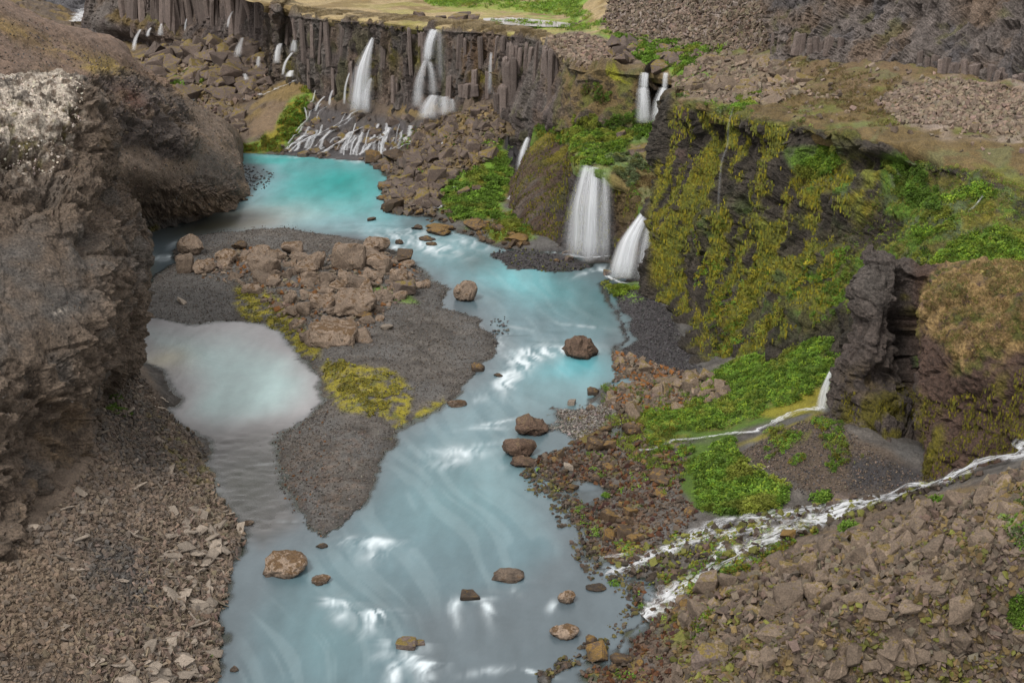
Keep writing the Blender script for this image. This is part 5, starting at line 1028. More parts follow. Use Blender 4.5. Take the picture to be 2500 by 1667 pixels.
def where(label, spots):
    """label each rock by the nearest landmark and by its size"""
    def f(p, sz, k):
        x, y = proj(np.asarray(p, dtype=float)); b = min(spots, key=lambda q: (q[0]-x)**2+(q[1]-y)**2)
        return label % ('small' if sz < f.lo else 'large' if sz > f.hi else 'mid-sized') + ' ' + b[2]
    f.spots = spots; f.lo = f.hi = 0; return f
def scatter_things(meshes, pts, nrm, S, name, label, cat, group, seed, tilt=.5, sink=.25, flat=1.0):
    r = random.Random(seed); out = []
    if hasattr(label, 'lo'): label.lo, label.hi = np.quantile(S, .4), np.quantile(S, .85)
    for k, (p, s) in enumerate(zip(pts, S)):
        o = bpy.data.objects.new(name, meshes[r.randrange(len(meshes))]); C.objects.link(o)
        o.location = Vector(p) + Vector((0, 0, float(s)*(.36-sink)*flat)); o.rotation_euler = (r.gauss(0, tilt), r.gauss(0, tilt), r.uniform(0, 6.28))
        o.scale = (s*r.uniform(.85, 1.2), s*r.uniform(.8, 1.15), s*r.uniform(.7, 1.05)*flat)
        o['label'] = label(p, s, k) if callable(label) else label; o['category'] = cat; o['group'] = group; out.append(o)
    return out

# ------------------------------------------------------------------ single boulders read off the photo
def dims(me):
    V = arr(me)[0]; return V.max(0)-V.min(0), (V.max(0)+V.min(0))/2
hero_rng = random.Random(5); GB, GV = 'boulders on the gravel bar', 'boulders standing in the river'
def hero(x0, x1, yb, h, label, kind='shore', name='boulder', group=None, yaw=None, mesh=None, sink=.12, at=None, depth=.85, cat='boulder'):
    pool = dict(wet=V_wet, shore=V_shore, rust=V_rust, block=V_block, dark=V_dark, slab=V_slab)[kind]
    if group == GV and kind == 'shore': pool = V_shore[7:]
    me = pool[hero_rng.randrange(len(pool)) if mesh is None else mesh]
    cx = (x0+x1)/2; g = ground(cx, yb, 1) if at is None else D(cx, yb, at)
    if at is None and g[2] < .05: g = Z(cx, yb, 0.0) - np.array([0, 0, .05])
    w_ = g[1]*cp - (g[2]-CAMZ)*sp; W = (x1-x0)*w_/F; Hh = h*w_/F*1.02/ (cp*.97)
    Hh = max(Hh - .12*W*depth, Hh*.7)
    d, ctr = dims(me); sc = Vector((W/d[0], W*depth/d[1], Hh/(1-sink)/d[2]))
    o = bpy.data.objects.new(name, me); C.objects.link(o); y = hero_rng.uniform(-.25, .25) if yaw is None else yaw
    o.scale = sc; o.rotation_euler = (0, 0, y)
    o.location = Vector((g[0], g[1]+W*depth*.42, g[2] + Hh*(.5-sink*.9))) - Vector((ctr[0]*sc[0], ctr[1]*sc[1], ctr[2]*sc[2]))
    o['label'] = label; o['category'] = cat
    if group: o['group'] = group
    return o
GB, GV = 'boulders on the gravel bar', 'boulders standing in the river'
for a in [
 (430,496,626,50,'cube-like brown boulder beside the side channel, leftmost large one on the gravel bar','shore'),
 (425,472,668,46,'pointed dark boulder in front of the cube-like one by the side channel','shore'),
 (468,522,670,36,'pale flat-topped boulder right of the pointed dark one','shore'),
 (520,578,648,40,'long pale slab-like boulder behind the small boulders at the bar head','shore'),
 (606,660,630,30,'rounded oblong boulder behind the big wedge boulder','shore'),
 (598,682,677,54,'big light wedge-shaped boulder sloping down to the left, middle of the boulder field','shore'),
 (616,664,694,32,'low boulder tucked under the front of the big wedge','shore'),
 (648,684,698,26,'small rounded boulder right of the one under the wedge','shore'),
 (684,738,622,30,'low wide brown boulder alone on the back of the bar','shore'),
 (716,776,672,34,'flat plank-like boulder lying left of the largest boulder','shore'),
 (745,795,660,44,'two-humped boulder touching the left side of the largest boulder','shore'),
 (810,892,660,64,'largest brown boulder of the gravel bar, bulky with a steep left face','shore'),
 (884,952,616,38,'dark domed boulder at the upper waterline of the bar','shore'),
 (864,930,640,36,'brown boulder between the domed and the largest boulder','shore'),
 (890,956,660,38,'light grey boulder right of the largest boulder','shore'),
 (968,1008,646,36,'rusty pyramid boulder at the water edge of the bar','rust'),
 (825,862,690,30,'pale angular boulder below the largest boulder, left of three','shore'),
 (884,936,690,30,'pale square-edged boulder below the largest boulder, right of three','shore'),
 (776,830,700,36,'angular grey boulder on the left of the lower boulder cluster','shore'),
 (845,900,706,36,'rough light boulder in the middle of the lower boulder cluster','shore'),
 (950,996,690,32,'light block with sharp edges near the right end of the boulder field','shore'),
 (958,1015,722,36,'dark brown pyramid boulder standing by the green puddle','dark'),
 (812,918,775,66,'huge weathered boulder in the centre of the bar, split by cracks','shore'),
 (752,810,752,36,'pair-like lumpy boulder left of the huge cracked one','shore'),
 (690,726,746,32,'small upright boulder at the left edge of the boulder field','shore'),
 (722,757,775,36,'boulder with a sloping bright top above the yellow moss','shore'),
 (742,874,848,52,'long cracked boulder lying nearest to the lagoon','shore'),
 (782,832,800,26,'grey boulder just behind the long cracked one','shore'),
 (864,908,784,20,'low brown boulder right of the huge cracked one','rust'),
 (928,960,806,14,'small flat pale stone alone on the dark gravel','slab'),
 (427,452,744,16,'small pale stone alone on the black gravel','slab'),
 (562,602,612,24,'rust-topped pale stone at the back of the bar','rust'),
 (780,806,706,18,'small boulder above the lagoon side of the cluster','shore')]:
    x0, x1, yb, h, lb, kd = a; hero(x0, x1, yb, h, lb, kd, group=GB)
for a in [
 (1106,1166,738,54,'tall egg-shaped boulder standing in shallow water off the bar tip','shore'),
 (1370,1462,878,60,'big rough brown boulder splitting the river into white water','wet'),
 (1254,1340,1066,50,'dark red-brown cone boulder in the river, upper one of three','wet'),
 (1228,1312,1122,54,'dark red-brown humped boulder in the river, middle one of three','wet'),
 (1245,1312,1142,24,'low wet boulder in the river at the foot of the red-brown one','wet'),
 (641,748,1410,52,'pale wedge boulder with a dark rim in the lower left of the river','shore'),
 (757,806,1428,20,'small low boulder right of the pale wedge boulder','shore'),
 (1204,1282,1422,20,'flat oval rock barely above the water in midstream','shore'),
 (1361,1406,1474,32,'pale speckled angular boulder in the lower right of the river','shore'),
 (1342,1416,1562,32,'pointed brown and grey boulder near the lower right shallows','shore'),
 (1037,1110,566,20,'long rusty boulder, rear one of the pair in the rapids','rust'),
 (1037,1102,576,22,'long dark rusty boulder, front one of the pair in the rapids','rust'),
 (1003,1031,562,14,'small pointed rock left of the pair in the rapids','rust'),
 (1021,1064,590,14,'flat rock below the pair in the rapids','rust'),
 (964,985,597,14,'small square rock in the rapids near the domed boulder','rust'),
 (895,918,540,10,'tiny rock where the pool runs out','rust'),
 (1130,1200,564,28,'brown pointed boulder at the green shore edge','rust'),
 (1038,1068,600,10,'little wet rock just below the flat one in the rapids','rust'),
 (1122,1172,1482-18,16,'mossy twin rock with white water on both sides','rust'),
 (1430,1482,1464-20,10,'small orange rock at the lower right waterline','rust'),
 (1434,1464,965,18,'brown cube-like rock at the right waterline above the pebble spit','rust'),
 (1385,1408,990,14,'small pale cube in the shallows above the pebble spit','slab'),
 (1430,1456,1004,16,'speckled block on the tip of the pebble spit','shore'),
 (1090,1140,994,14,'low mossy rock at the edge of the bar opposite the foaming bend','shore'),
 (1150,1184,908,20,'rusty block at the right edge of the bar','rust'),
 (1204,1228,920,9,'tiny rock in the water off the right edge of the bar','rust'),
 (964,1020,1588-2,22,'green mossy rock with white water pouring around it','dark'),
 (1000,1036,1574+3,12,'smaller green mossy rock behind the white water','dark'),
 (768,800,1340-2,10,'orange stone just off the point of the bar','rust'),
 (592,620,1282,10,'brown stone in the shallow side channel','shore'),
 (560,582,1640,14,'small dark stone by the left bank at the bottom','shore'),
 (1430,1480,1102,34,'mossy brown boulder in the puddles, left one of a pair','rust'), (1474,1504,1104,26,'mossy brown boulder in the puddles, right one of a pair','rust'),
 (1376,1402,1150,20,'orange-topped cube standing in the puddle','slab'), (1520,1572,1066,32,'dark red block beside the bright green patch','rust'),
 (1430,1460,1578,26,'angular mossy stone in the lower delta','rust'),(1640,1700,0,0,None,None)]:
    x0, x1, yb, h, lb, kd = a
    if lb: hero(x0, x1, yb, h, lb, kd, group=GV, sink=.16)
for a in [
 (1695,1757,1456,56,'large brown block at the left edge of the talus beside the white stream','block'),(1757,1800,1440,40,'speckled cube block next to the large brown one at the talus edge','block'),
 (1902,1952,1415,46,'tall grey block with a clean left face at the top of the talus','block'),(1945,2000,1408,46,'rough dark block right of the tall grey one','block'),(2060,2120,1380,46,'light angular block in the upper middle of the talus','block'),
 (2150,2200,1372,44,'block with a bright flat top in the upper talus','block'),(1890,1965,1492,62,'massive grey block leaning left in the middle of the talus','block'),(1965,2016,1478,52,'grey block against the right side of the massive one','block'),
 (2316,2374,1520,64,'tall striped column-like block standing in the right of the talus','block'),(2188,2246,1520,58,'dark lichened block left of the tall striped one','block'),(1850,1930,1575,40,'low broad slab block in the lower left of the talus','block'),
 (2370,2425,1345,42,'dark flat-faced block in the upper right of the talus','block'),(2466,2520,1410,44,'grey block cut by the right edge of the photo','block'),(1690,1770,1635,52,'big brown boulder at the lower left corner of the talus','dark'),
 (2112,2156,1640,32,'block with a pale square face near the bottom of the talus','block'),(2220,2310,1668,46,'moss-covered dome boulder at the bottom of the talus','dark'),(2330,2390,1650,44,'pale square block at the bottom right of the talus','block'),
 (2030,2080,1236,26,'dark block standing in the white stream','dark'),(1906,1944,1322,24,'mossy rounded rock between the branches of the white stream','rust')]:
    x0, x1, yb, h, lb, kd = a; hero(x0, x1, yb, h, lb, kd, name='talus_boulder', group='boulders of the lower right talus')
for a in [(932,1000,395,30,'wet golden boulder left of the white spill at the pool','rust'),(890,932,396,28,'orange boulder standing at the pool edge under the cascades','rust'),(900,930,276+8,26,'black boulder at the foot of the slanting waterfall','dark'),
 (1032,1056,308,22,'black cube below the forked waterfall','dark'),(560,600,300,34,'dark round boulder at the left end of the far block pile','dark'),(556,602,326,26,'dark boulder with a straw moss cap under the round one','dark'),
 (940,986,520,34,'golden brown boulder at the pool outlet','rust'),(1042,1090,458,48,'large tilted grey-brown boulder on the green shore','dark'),(1010,1046,456,34,'dark boulder left of the large tilted one on the green shore','dark'),
 (980,1014,446,36,'brown boulder pile top near the pool','dark'),(1010,1050,505,42,'tall brown boulder with rusty foot near the brook mouth','dark'),(985,1030,476,24,'long brown boulder lying near the pool','dark'),(1115,1150,478,20,'grey boulder among the leaves of the green shore','dark'),
 (1150,1178,468,18,'darker boulder right of the grey one among the leaves','dark'),(1230,1290,596,24,'mossy reddish rock at the foot of the green shore','rust')]:
    x0, x1, yb, h, lb, kd = a; hero(x0, x1, yb, h, lb, kd, name='bank_boulder', group='boulders on the far bank')
for a in [(1372,1396,622,12,'small black block in front of the broad waterfall, upper one','dark'),(1378,1400,638,14,'small black block in front of the broad waterfall, lower one','dark'),(1350,1368,642,10,'small mossy block left of the black ones by the falls','rust'),(1473,1496,672,14,'black block in the foam of the sideways waterfall','dark'),
 (1604,1622,300,14,'dark rock between the feet of the twin falls','dark')]:
    x0, x1, yb, h, lb, kd = a; hero(x0, x1, yb, h, lb, kd, name='falls_rock', group='rocks at the feet of the waterfalls', at=(169.5 if yb == 300 else None), cat='rock')
for a in [(1735,1800,200,34,'large light boulder at the back of the bench pile',165),(1800,1850,178,36,'squat boulder near the upper cliff edge',166),(1880,1945,182,38,'big square boulder left of the brown mound',160),(1925,1955,210,44,'tilted pinkish block with a flat face',152),
 (1800,1840,205,30,'grey boulder in the middle of the bench pile',160),(1735,1800,212,22,'broad flat boulder in the left of the bench pile',158),(1875,1910,235,20,'pale low slab near the bench rim',148),(2014,2050,192,24,'mossy boulder alone on the brown mound',150),(2090,2115,240,18,'pale stone on the open brown slope',140),
 (1715,1740,190,18,'dark boulder with a hollow beside the green patch',168),(1690,1720,140,14,'grey rounded boulder low on the scree',184),(1788,1806,96,24,'lone round boulder on the scree by the cliff',190),(2368,2392,318,22,'upright slab stone on the rubble field',117)]:
    x0, x1, yb, h, lb, y = a; hero(x0, x1, yb, h, lb, 'block', name='bench_boulder', group='boulders on the bench', at=y, sink=.25)
for a in [(1005,1035,44,18,'pointed black rock pile on the meadow near the cliff rim, left part'),(994,1012,44,10,'low black rock at the left of the pointed meadow pile'),(1022,1040,42,10,'low black rock at the right of the pointed meadow pile'),(1062,1090,46,9,'flat dark rock of the long meadow pile, left end'),(1095,1140,48,16,'dark rock of the long meadow pile, middle'),(1118,1150,42,14,'dark rock behind the middle of the long meadow pile'),(1140,1172,46,12,'dark rock of the long meadow pile, right end'),
 (1390,1412,68,14,'black block by the meadow pool'),(1430,1460,76,14,'black block right of the meadow pool'),(1412,1440,62,12,'small black block behind the others by the meadow pool'),(1428,1465,104,14,'dark boulder on the stony rim'),(1450,1475,104,14,'dark boulder touching the one on the stony rim')]:
    x0, x1, yb, h, lb = a; q = Z(x0, yb, 18.75); hero(x0, x1, yb, h, lb, 'dark', name='meadow_rock', group='rocks on the plateau meadow', at=q[1], cat='rock', sink=.2)

for a in [(1535,1600,378,26,'broad moss-capped rock pile on the terrace right of the willow scrub',162),(1578,1612,404,26,'dark rock under the moss-capped pile on the terrace',159),(1505,1530,334,16,'small round rock among the terrace leaves',168)]:
    x0, x1, yb, h, lb, y = a; hero(x0, x1, yb, h, lb, 'dark', name='terrace_rock', group='rocks on the green terrace', at=y, cat='rock', sink=.2)

# ------------------------------------------------------------------ repeated rocks
TALUS = [(1660,1470),(1760,1440),(1860,1380),(2010,1325),(2190,1265),(2340,1215),(2560,1165),(2560,1720),(1620,1720),(1700,1560),(1640,1500)]
P, n_, _ = cand('floor', TALUS, 235, 11); Sz = sizes(235, .5, 1.5, 12, 2.0)
def lab_t(p, s, k): return 'squarish grey-brown basalt block in the loose talus of the lower right slope'
scatter_things(V_block, P, n_, Sz, 'talus_block', where('%s squarish grey-brown basalt block in the talus', [(1700,1480,'at its left foot beside the stream mouth'),(1900,1400,'below the tall grey block'),(2150,1290,'just under the white stream'),(2420,1220,'near its top right below the mossy block'),(2480,1330,'around the green shrubs at the right edge'),(2160,1420,'in its upper middle'),(1750,1620,'in its lower left corner'),(1980,1600,'near the bottom edge left of the dome'),(2200,1620,'around the moss-covered dome'),(2440,1620,'in the bottom right corner'),(2380,1480,'around the tall striped block')]), 'rock', 'blocks of the lower right talus', 13, .5)
P, n_, _ = cand('floor', TALUS[:6]+[(2560,1112)]+TALUS[7:], 14000, 14); S_ = sizes(14000, .1, .6, 15, 2.8)
stuff('talus_rubble', 'broken grey-brown basalt rubble between the talus blocks', LOB, P, S_, tone(TAL*.62, 14000, 16, .4, MOSSB*.8, .1), M_stones, 17)
DELTA = [(1290,1130),(1370,1060),(1440,1080),(1520,1000),(1600,1090),(1680,1110),(1660,1190),(1700,1260),(1640,1330),(1520,1400),(1620,1440),(1700,1420),(1700,1480),(1640,1560),(1640,1720),(1330,1720),(1400,1620),(1490,1590),(1560,1530),(1560,1470),(1540,1420),(1440,1380),(1430,1290),(1350,1200)]
P, n_, _ = cand('floor', DELTA, 130, 21); scatter_things(V_rust, P, n_, sizes(130, .35, 1.25, 22, 2.2), 'mossy_stone', where('%s rust brown algae-covered stone of the delta', [(1380,1130,'at the river edge below the pebble spit'),(1500,1060,'by the upper puddles'),(1620,1110,'where the brook comes in'),(1450,1250,'along the middle waterline'),(1600,1250,'next to the angelica patch'),(1520,1380,'among the spreading white stream'),(1600,1500,'below the stream at the talus foot'),(1440,1640,'at the bottom edge of the photo'),(1600,1650,'in the lower corner by the talus')]), 'rock', 'rust brown stones of the delta', 23, .3)
P, n_, _ = cand('floor', DELTA, 5200, 24, extra=lambda q: q[:, 2] > -.06); stuff('delta_pebbles', 'small orange, brown and black stones covering the wet delta', LOR+LOB, P, sizes(5200, .08, .42, 25, 2.6), tone(RUST*.45, 5200, 26, .5, BROWN*.9, .6), M_stones, 27)
SPIT = [(1330,1010),(1400,990),(1500,985),(1510,1020),(1440,1060),(1380,1080),(1340,1050)]
P, n_, _ = cand('floor', SPIT, 2600, 28); stuff('spit_gravel', 'light and dark gravel of the small spit on the right bank', LOG, P, sizes(2600, .1, .34, 29), tone(GREY*1.25, 2600, 30, .5), M_stones, 31)
RSH = [(1500,860),(1560,880),(1700,920),(1720,960),(1640,1010),(1560,1010),(1480,1000),(1500,930)]
P, n_, _ = cand('floor', RSH, 34, 32); scatter_things(V_block, P, n_, sizes(34, .7, 1.6, 33), 'fallen_block', where('%s light brown block fallen on the flat', [(1530,900,'beside the river bend'),(1600,930,'below the black gravel'),(1700,940,'next to the green slope'),(1560,990,'above the pebble spit'),(1660,1000,'above the brook')]), 'rock', 'fallen blocks below the black gravel', 34)
P, n_, _ = cand('floor', [(1670,925),(1740,915),(1790,960),(1740,985),(1670,970)], 26, 35); scatter_things(V_block, P, n_, sizes(26, .8, 1.7, 36), 'fallen_block', where('%s pale block of the pile at the foot of the green slope', [(1690,940,'on its left'),(1730,930,'on its top'),(1740,965,'on its right')]), 'rock', 'pale blocks at the foot of the green slope', 37)
P, n_, _ = cand('floor', RSH, 3200, 38); stuff('flat_rubble', 'brown and grey rubble on the flat beside the river bend', LOB, P, sizes(3200, .12, .5, 39), tone(TAL*.65, 3200, 40, .4, RUST, .25), M_stones, 41)
BLK = [(1480,720),(1590,700),(1650,800),(1710,900),(1680,930),(1570,880),(1505,850),(1520,790)]
P, n_, _ = cand('floor', BLK, 7000, 42); stuff('black_gravel', 'coarse black gravel banked against the mossy cliff', LOG, P, sizes(7000, .1, .28, 43), tone(BLACK*1.7, 7000, 44, .45), M_stones, 45)
MND = [(1780,1120),(1900,1050),(2020,1010),(2150,1110),(2260,1170),(2220,1200),(2000,1215),(1900,1190)]
P, n_, _ = cand('floor', MND, 7000, 46); stuff('mound_gravel', 'dark gravel of the mound in front of the rock spire', LOG, P, sizes(7000, .06, .22, 47), tone(BROWN*1.2, 7000, 48, .6, BLACK*1.6, .35), M_stones, 49)
STR_ = [(2330,1165),(2200,1205),(2000,1230),(1850,1265),(1700,1300),(1560,1345),(1500,1400),(1620,1440),(1700,1420),(1850,1370),(2000,1290),(2200,1235),(2400,1160)]
P, n_, _ = cand('floor', STR_, 800, 241); stuff('stream_stones', 'dark wet stones breaking through the white stream', LOB, P + np.array([0, 0, .12]), sizes(800, .15, .55, 242, 2), tone(BROWN*.7, 800, 243, .4, OLIVE*1.3, .35), M_stones, 244)
P, n_, _ = cand('floor', [(1300,1130),(1370,1150),(1450,1290),(1470,1390),(1560,1430),(1560,1500),(1480,1600),(1340,1660),(1290,1640),(1440,1540),(1420,1420),(1360,1280),(1260,1180)], 900, 251, extra=lambda q: (q[:, 2] > -.45)); P[:, 2] = np.maximum(P[:, 2], -.06)
stuff('shallows_stones', 'wet olive and brown stones in the shallows along the right bank', LOR, P, sizes(len(P), .12, .5, 252, 2.2), tone(BROWN*.7, len(P), 253, .4, np.array([.07, .06, .02]), .35), M_stones, 254)
P, n_, _ = cand('floor', [(2560,1112),(3350,1050),(3350,1750),(2560,1720)], 3500, 261); stuff('talus_rubble', 'more rubble of the talus beyond the right edge of the photo', LOB, P, sizes(3500, .2, .9, 262, 2.4), tone(TAL*.62, 3500, 263, .4), M_stones, 264)
# gravel bar
P, n_, k_ = cand('floor', BAR, 30000, 50, extra=lambda q: q[:, 2] > -.08)
stuff('bar_gravel', 'grey and black river gravel of the bar', LOG, P, sizes(30000, .07, .24, 51, 1.6), mix(tone(GREY*1.0, 30000, 52, .55, BROWN*1.2, .4), fcol[k_]*1.1, np.full(30000, .5)), M_stones, 53, sink=.1)
FIELD = [(500,640),(600,610),(760,630),(900,600),(1010,650),(1040,700),(960,740),(930,790),(870,850),(760,850),(700,790),(640,730),(580,700),(500,680)]
P, n_, _ = cand('floor', FIELD, 170, 54); scatter_things(V_shore, P, n_, sizes(170, .6, 1.9, 55, 1.6), 'bar_rock', where('%s weathered brown rock of the gravel bar', [(540,650,'near the side channel on the left'),(640,650,'around the big wedge boulder'),(740,640,'left of the largest boulder'),(900,620,'by the domed boulder at the waterline'),(860,690,'below the largest boulder'),(980,680,'at the right end by the rusty pyramid'),(700,760,'above the yellow moss'),(860,760,'around the huge cracked boulder'),(790,830,'near the lagoon end of the boulder field'),(940,740,'by the green puddle')]), 'rock', 'small rocks of the gravel bar', 56, .35)
P, n_, _ = cand('floor', FIELD, 1500, 57); stuff('bar_rubble', 'small brown rubble among the boulders of the bar', LOB, P, sizes(1500, .2, .6, 58), tone(TAL*.8, 1500, 59, .35, RUST, .2), M_stones, 60)
EDGE = [(610,1090),(700,1090),(790,1010),(800,960),(760,1000),(690,1050)]
P, n_, _ = cand('floor', [(590,1060),(760,1000),(800,1000),(790,1330),(690,1300),(560,1230)], 700, 61, extra=lambda q: q[:, 2] > -.2); P[:, 2] = np.maximum(P[:, 2], -.04)
stuff('channel_pebbles', 'wet pebbles breaking the surface of the shallow channel', LOR, P, sizes(700, .08, .26, 62), tone(GREY*.5, 700, 63, .4, RUST*.6, .15), M_stones, 64, sink=.2)
P, n_, _ = cand('floor', [(590,420),(670,440),(650,480),(600,490)], 160, 65); P[:, 2] = -.02
stuff('point_pebbles', 'dark pebbles off the rocky point in the pool', LOR, P, sizes(160, .2, .5, 66), tone(DGREY*.6, 160, 67, .3), M_stones, 68, sink=.2)
P, n_, _ = cand('floor', [(1200,800),(1240,790),(1240,840),(1190,860)], 60, 69); P[:, 2] = -.02
stuff('rapids_pebbles', 'stones breaking the white water at the right tip of the bar', LOR, P, sizes(60, .2, .5, 70), tone(DGREY, 60, 71, .3), M_stones, 72, sink=.2)
# left bank
LB = [(250,1010),(330,900),(400,1000),(500,1090),(520,1180),(590,1300),(560,1400),(540,1550),(520,1720),(-200,1720),(-200,1400),(60,1310),(160,1220),(240,1100)]
P, n_, _ = cand('floor', LB, 24000, 80, extra=lambda q: q[:, 2] > -.05); stuff('bank_scree', 'brown scree chips covering the left bank', LOS+LOB, P, sizes(24000, .12, .42, 81, 2.0), mix(tone(BROWN*1.45, 24000, 82, .45, DGREY, .3), fcol[_]*1.05, np.full(24000, .55)), M_stones, 83, nv=np.tile([0, 0, 1.], (24000, 1)), tilt=.45)
SL = [(330,1330),(430,1220),(540,1230),(600,1300),(560,1400),(540,1550),(520,1720),(150,1720),(180,1560),(330,1480)]
P, n_, _ = cand('floor', SL, 4500, 84, extra=lambda q: q[:, 2] > -.05); stuff('slab_rubble', 'pale flat rock splinters along the left waterline', LOS, P, sizes(4500, .2, .7, 85, 2.0), tone(TAL*.8, 4500, 86, .35), M_stones, 87, nv=np.tile([0, 0, 1.], (4500, 1)), tilt=.4)
P, n_, _ = cand('floor', [(420,1250),(540,1240),(600,1300),(560,1400),(540,1550),(520,1720),(200,1720),(250,1640),(420,1550)], 150, 88, extra=lambda q: q[:, 2] > 0)
scatter_things(V_slab, P, n_, sizes(150, .6, 1.5, 89, 1.8), 'rock_slab', where('%s pale flat slab on the left bank', [(540,1290,'by the waterline beside the channel mouth'),(540,1420,'by the waterline left of the wedge boulder'),(500,1560,'near the bottom waterline'),(400,1640,'at the bottom edge of the photo'),(420,1500,'away from the water, lower half'),(450,1330,'away from the water, upper half')]), 'rock', 'flat slabs of the left bank', 90, .3, sink=.2)
P, n_, _ = cand('floor', LB, 60, 91, extra=lambda q: q[:, 2] > 1); scatter_things(V_slab, P, n_, sizes(60, .5, 1.1, 92, 1.6), 'scree_slab', 'brown slab lying on the upper scree of the left bank', 'rock', 'slabs on the upper scree', 93, .3, sink=.2)
# far canyon blocks
FC = [(345,135),(440,130),(500,95),(560,110),(640,110),(670,180),(640,240),(560,260),(600,320),(560,330),(470,260),(400,240),(350,180)]
P, n_, _ = cand('floor', FC, 210, 100); scatter_things(V_dark, P, n_, sizes(210, 1.2, 4.4, 101, 1.6), 'canyon_block', where('%s dark brown collapsed block of the far canyon', [(380,150,'under the mossy overhang'),(480,140,'below the far columns'),(560,120,'near the curved wisp of water'),(630,130,'by the short white spout'),(430,220,'around the green patch'),(540,210,'in the middle of the block field'),(640,200,'near the corner of the columnar cliff'),(580,290,'behind the round dark boulder')]), 'rock', 'collapsed blocks of the far canyon', 102, .35)
P, n_, _ = cand('floor', FC, 2600, 103); stuff('canyon_rubble', 'brown rubble between the blocks of the far canyon', LOB, P, sizes(2600, .4, 1.3, 104), tone(BROWN*1.5, 2600, 105, .35, MOSSB*.8, .2), M_stones, 106)
RT = [(1030,300),(1060,290),(1200,260),(1240,340),(1180,400),(1100,440),(1060,520),(960,525),(935,470),(960,430),(930,408),(985,395),(1010,350)]
P, n_, _ = cand('floor', RT, 190, 107); scatter_things(V_dark, P, n_, sizes(190, .8, 2.5, 108, 1.7), 'bank_rock', where('%s brown moss-capped rock on the slope', [(1010,310,'under the forked waterfall'),(1110,300,'under the narrow veil in the notch'),(1200,300,'beneath the overhanging nose'),(920,370,'between the cascades and the pool'),(1010,400,'in the middle of the slope'),(1120,400,'by the green shore plants'),(980,480,'at the pool outlet')]), 'rock', 'rocks of the slope under the columnar cliff', 109, .4)
P, n_, _ = cand('floor', RT, 4500, 110); stuff('slope_rubble', 'brown and mossy rubble of the slope under the columnar cliff', LOB, P, sizes(4500, .25, .95, 111), mix(tone(BROWN*1.35, 4500, 112, .4, MOSSB, .3), fcol[_], np.full(4500, .4)), M_stones, 113)
P, n_, _ = cand('floor', [(885,385),(1000,385),(960,430),(1000,500),(950,525),(925,480),(940,430)], 40, 114); scatter_things(V_rust, P, n_, sizes(40, .9, 2.2, 115), 'pool_rock', 'golden brown wet rock at the edge of the turquoise pool', 'rock', 'golden rocks at the pool edge', 116, .3)
P, n_, _ = cand('floor', [(1010,500),(1200,545),(1290,600),(1240,612),(1100,560),(1000,525)], 40, 117); scatter_things(V_rust, P, n_, sizes(40, .6, 1.5, 118), 'shore_rock', 'rusty rock along the foot of the green shore', 'rock', 'rusty rocks below the green shore', 119, .3)
P, n_, _ = cand('floor', [(700,330),(770,250),(880,285),(1010,290),(1000,350),(900,395),(760,388),(690,378)], 70, 120); scatter_things(V_dark, P, n_, sizes(70, .6, 2.0, 121), 'ramp_rock', where('%s black wet rock on the ramp', [(740,360,'at its left foot by the pool'),(790,310,'high on its left side'),(870,330,'in the middle among the cascades'),(950,340,'on its right side'),(900,380,'at the water edge under the slanting fall'),(960,300,'below the forked waterfall')]), 'rock', 'black rocks on the ramp of cascades', 122, .4)
P, n_, _ = cand('floor', [(1180,612),(1290,606),(1400,640),(1500,680),(1380,672),(1280,668)], 900, 123); stuff('shoal_pebbles', 'black pebbles of the shoal in front of the large falls', LOR, P, sizes(1500, .12, .4, 124), tone(BLACK*1.4, 900, 125, .4, OLIVE, .1), M_stones, 126)
# scree above the cliff and bench
SCR = [(1430,-60),(1900,-60),(1880,140),(1700,150),(1540,108),(1470,60),(1490,10)]
P, n_, _ = cand('plateau', SCR, 12000, 130); stuff('scree', 'grey brown scree below the upper cliff', LOG, P, sizes(12000, .22, 1.0, 131, 2.6), tone(TAL*.78, 12000, 132, .4), M_stones, 133)
P, n_, _ = cand('plateau', [(1480,110),(1600,100),(1680,130),(1660,180),(1500,170)], 40, 134); scatter_things(V_dark, P, n_, sizes(40, .9, 2.4, 135), 'rim_rock', 'dark block in the band of rocks above the twin falls', 'rock', 'dark blocks above the twin falls', 136, .35)
P, n_, _ = cand('plateau', [(1330,95),(1420,85),(1500,110),(1480,175),(1400,165),(1360,140)], 1600, 137); stuff('rim_rubble', 'brown rubble on the rim of the nose', LOB, P, sizes(1600, .2, .8, 138), tone(BROWN*1.7, 1600, 139, .35), M_stones, 140)
BN = [(1655,150),(1700,130),(1900,150),(1970,190),(1960,230),(1870,262),(1760,250),(1650,225)]
P, n_, _ = cand('bench', BN, 130, 141); scatter_things(V_block, P, n_, sizes(130, .6, 2.0, 142, 1.7), 'bench_block', where('%s light brown block of the bench pile', [(1680,150,'by the green patch'),(1700,220,'near the cliff rim on the left'),(1790,160,'at the back by the upper cliff'),(1800,230,'above the trickle'),(1900,170,'beside the brown mound'),(1920,230,'at the right end near the pinkish block')]), 'rock', 'blocks on the bench', 143, .4)
P, n_, _ = cand('bench', BN, 1800, 144); stuff('bench_rubble', 'light brown rubble between the blocks on the bench', LOB, P, sizes(1800, .2, .8, 145), tone(TAL*.9, 1800, 146, .35), M_stones, 147)
RB = [(2200,215),(2330,195),(2560,230),(2560,330),(2420,330),(2340,310),(2200,300),(2140,250)]
P, n_, _ = cand('bench', RB, 5200, 148); stuff('rubble_field', 'pale rubble field below the upper cliff at the right', LOB, P, sizes(5200, .14, .6, 149, 2.4), tone(TAL*.95, 5200, 150, .3), M_stones, 151)
